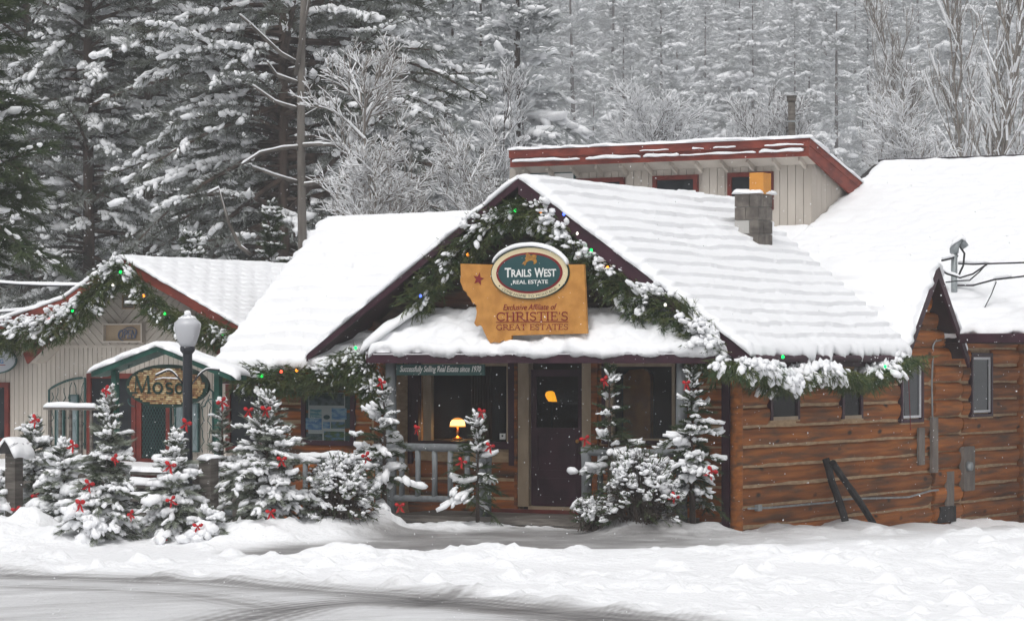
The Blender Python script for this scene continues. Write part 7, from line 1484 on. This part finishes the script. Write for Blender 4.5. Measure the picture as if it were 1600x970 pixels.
# ================================================================== FOREST ON THE HILL
def far_mesh(name, seed, H, R, nb, k, ls, nn, nl, nw, psnow, sw, prof=None, droop=0.35, gap=0.08, e_lo=-0.2):
    rg = np.random.default_rng(seed); (nV, nF), (sV, sF), _ = conifer(rg, H, R, nb, k, ls, nn, nl, nw, psnow, sw, e_lo, 0.6, droop, 0.10, prof, 0.6, 0.8, 0, gap, 0.55, 0.95, twig=False, flat_snow=0.17)
    tV, tF = trunk_np(H * 0.98, 0.012 * H, 0.02, rg, 6, 5, 0.02, -1.0); V, F, Mi, Sm = join((nV, nF, 0, False), (sV, sF, 1, True), (tV, tF, 2, True))
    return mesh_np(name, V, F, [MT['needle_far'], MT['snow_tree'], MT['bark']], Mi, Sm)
PROTO = [far_mesh('forest_conifer', 501, 16, 2.5, 130, 4, 0.75, 6, 0.42, 0.05, 0.8, 1.15), far_mesh('forest_conifer', 502, 18, 2.3, 140, 4, 0.72, 6, 0.42, 0.05, 0.75, 1.1, lambda h: (1 - h) ** 0.65),
         far_mesh('forest_conifer', 503, 14, 2.6, 120, 4, 0.75, 6, 0.42, 0.05, 0.85, 1.2, None, 0.5), far_mesh('forest_conifer', 504, 19, 2.2, 130, 4, 0.7, 6, 0.42, 0.05, 0.42, 1.1, lambda h: np.clip(0.4 + 0.6 * np.sin(h * 3.0), 0.05, 1) * (1 - 0.6 * h), 0.3, 0.22),
         far_mesh('forest_conifer', 505, 15, 1.8, 110, 4, 0.65, 6, 0.4, 0.05, 0.7, 1.25, lambda h: (1 - h) ** 0.9, 0.6)]
frg = np.random.default_rng(77)
spots = []
def try_spot(x, y, dmin):
    for (a, b, _) in spots:
        if (a - x) ** 2 + (b - y) ** 2 < dmin * dmin: return
    spots.append((x, y, 0))
# near belt at the left, then the slope
for _ in range(900):
    Y = frg.uniform(100, 150); X = frg.uniform(-0.24, 0.01) * Y
    if len(spots) < 52: try_spot(X, Y, 3.2)
n0 = len(spots)
for _ in range(6000):
    Y = 235 + 420 * frg.random() ** 1.1; X = frg.uniform(-0.19, 0.19) * Y
    if len(spots) < 296: try_spot(X, Y, 3.2 + Y * 0.009)
for _ in range(40):
    Y = frg.uniform(150, 260); X = frg.uniform(0.0, 0.185) * Y
    if len(spots) < 306: try_spot(X, Y, 6.5)
order = sorted(range(len(spots)), key=lambda i: -1.0 / spots[i][1])
for c, i in enumerate(order[:298]):
    x, y, _ = spots[i]; near = y < 152; me = PROTO[int(frg.integers(0, 5))]; o = bpy.data.objects.new('forest_conifer', me); COL.objects.link(o); s = frg.uniform(0.75, 1.2) * (1.15 if near and x < 0.01 * y else 1.0) * (1.0 if y < 300 else 1.75)
    zb = -0.8 if y < 105 else float(hill_z(np.array(x), np.array(y))) - 0.3
    o.matrix_world = Matrix.Translation((x, y, zb)) @ Matrix.Rotation(frg.uniform(0, 6.28), 4, 'Z') @ Matrix.Rotation(frg.normal(0, 0.02), 4, 'X') @ Matrix.Diagonal((s * frg.uniform(0.9, 1.15), s * frg.uniform(0.9, 1.15), s, 1))
    if near and x < 0.01 * y: tag(o, 'snow dusted conifer in the dark belt behind the big pines at left', 'conifer', 'conifers in the dark belt behind the big pines')
    else: tag(o, 'snow dusted conifer standing on the hazy forest slope', 'conifer', 'conifers on the hazy forest slope')
    WM[o.name] = o.matrix_world.copy()
# the rest of the wood, too many and too small to count, as one mass
rg = np.random.default_rng(9); nt_ = 2000; TX, TY = [], []
while len(TX) < nt_:
    y = 430 + 830 * rg.random() ** 0.95; x = rg.uniform(-0.28, 0.28) * y; TX.append(x); TY.append(y)
TX, TY = np.array(TX), np.array(TY); TZ = hill_z(TX, TY)
allp = []
def bough_tree(rj, H, R, nb):
    """Light conifer: each bough a drooping leaf-shaped blade with snow lying on it."""
    i = np.arange(nb); hf = 0.06 + 0.93 * ((i + rj.random(nb)) / nb) ** 0.95; az = i * 2.39996 + rj.normal(0, 0.3, nb); L = np.maximum(R * (1 - hf) ** 0.75 * rj.uniform(0.6, 1.15, nb), 0.22)
    d = np.stack([np.cos(az), np.sin(az), np.zeros(nb)], 1); sd = np.stack([-np.sin(az), np.cos(az), np.zeros(nb)], 1); z0 = np.stack([0 * hf, 0 * hf, hf * H], 1); dr = rj.uniform(0.25, 0.7, nb)
    w = L * rj.uniform(0.26, 0.42, nb); mid = z0 + d * (L * 0.55)[:, None] - UP * (L * dr * 0.4)[:, None]; tip = z0 + d * L[:, None] - UP * (L * dr)[:, None]; lo = UP * (w * 0.5)[:, None]
    V = np.stack([z0, mid - sd * w[:, None] - lo, tip, mid + sd * w[:, None] - lo], 1).reshape(-1, 3); b = (np.arange(nb) * 4)[:, None]
    F = np.concatenate([b + np.array([[0, 1, 2]]), b + np.array([[0, 2, 3]])])
    k = rj.random(nb) < 0.93; up = UP * (0.10 + 0.06 * L[k])[:, None]; a0 = z0[k] * 0.7 + mid[k] * 0.3 + up; m2 = mid[k] + up * 1.3; tp = tip[k] * 0.9 + mid[k] * 0.1 + up * 0.6; ws = (w[k] * rj.uniform(0.55, 1.0, k.sum()))[:, None]; lo2 = UP * (w[k] * 0.30)[:, None]
    V2 = np.stack([a0, m2 - sd[k] * ws - lo2, tp, m2 + sd[k] * ws - lo2], 1).reshape(-1, 3); b2 = (np.arange(k.sum()) * 4)[:, None]; F2 = np.concatenate([b2 + np.array([[0, 1, 2]]), b2 + np.array([[0, 2, 3]])])
    return V, F, V2, F2
for j in range(6):
    rj = np.random.default_rng(600 + j); nV, nF, gV, gF = bough_tree(rj, 15, 2.2 - 0.15 * (j % 3), 130)
    for i in np.arange(nt_)[np.arange(nt_) % 6 == j]:
        th = rj.uniform(0, 6.28); s = rj.uniform(1.1, 2.0); R_ = np.array([[math.cos(th), -math.sin(th), 0], [math.sin(th), math.cos(th), 0], [0, 0, 1]]) * s; off = np.array([TX[i], TY[i], TZ[i] - 0.3])
        allp.append((nV @ R_.T + off, nF, 0, False)); allp.append((gV @ R_.T + off, gF, 1, False))
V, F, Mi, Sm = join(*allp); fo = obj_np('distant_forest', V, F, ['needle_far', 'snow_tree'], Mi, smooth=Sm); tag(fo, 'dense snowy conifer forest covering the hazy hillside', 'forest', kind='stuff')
# ================================================================== FALLING SNOW AND HAZE
rg = np.random.default_rng(31); nfl = 3600; Yf = rg.uniform(13, 43, nfl); Xf = rg.uniform(-0.19, 0.19, nfl) * Yf; Zf = CAMH + rg.uniform(-0.1, 0.13, nfl) * Yf; ok = Zf > 0.25
P_ = np.stack([Xf, Yf, Zf], 1)[ok]; n = len(P_); sz = rg.uniform(0.0016, 0.0034, n)
sV, sF = lumps(P_, norm(rg.normal(0, 1, (n, 3)) * np.array([0.4, 0.4, 1.0])), sz * 1.6, sz, sz, rg, 0, 0.3); fs_ = obj_np('falling_snow', sV, sF, ['snow_tree']); tag(fs_, 'scattered snowflakes falling in front of the buildings', 'snowfall', kind='stuff')
hz = MB(FW); hz.box(-700, 700, -40, 1400, -4.5, 330); m = bpy.data.materials.new('haze'); m.use_nodes = True; n_, l_ = m.node_tree.nodes, m.node_tree.links; n_.clear()
o_ = n_.new('ShaderNodeOutputMaterial'); v_ = n_.new('ShaderNodeVolumePrincipled'); v_.inputs['Color'].default_value = (0.93, 0.94, 0.96, 1); v_.inputs['Density'].default_value = 0.0008; v_.inputs['Anisotropy'].default_value = 0.0
l_.new(v_.outputs[0], o_.inputs['Volume']); MT['haze'] = m
h_ = obj('haze', hz, 'haze'); tag(h_, 'pale snowy air veiling the far forest', 'haze', kind='stuff'); h_.display_type = 'WIRE'

# MASSES: parts made of countless needles, twigs and snow pads
for _o in bpy.data.objects:
    if _o.parent is not None and _o.name.split('.')[0] in ('crown', 'bough_snow', 'greens', 'garland_snow', 'twigs', 'leaves', 'bush_snow', 'branches', 'twig_snow'): _o['kind'] = 'stuff'
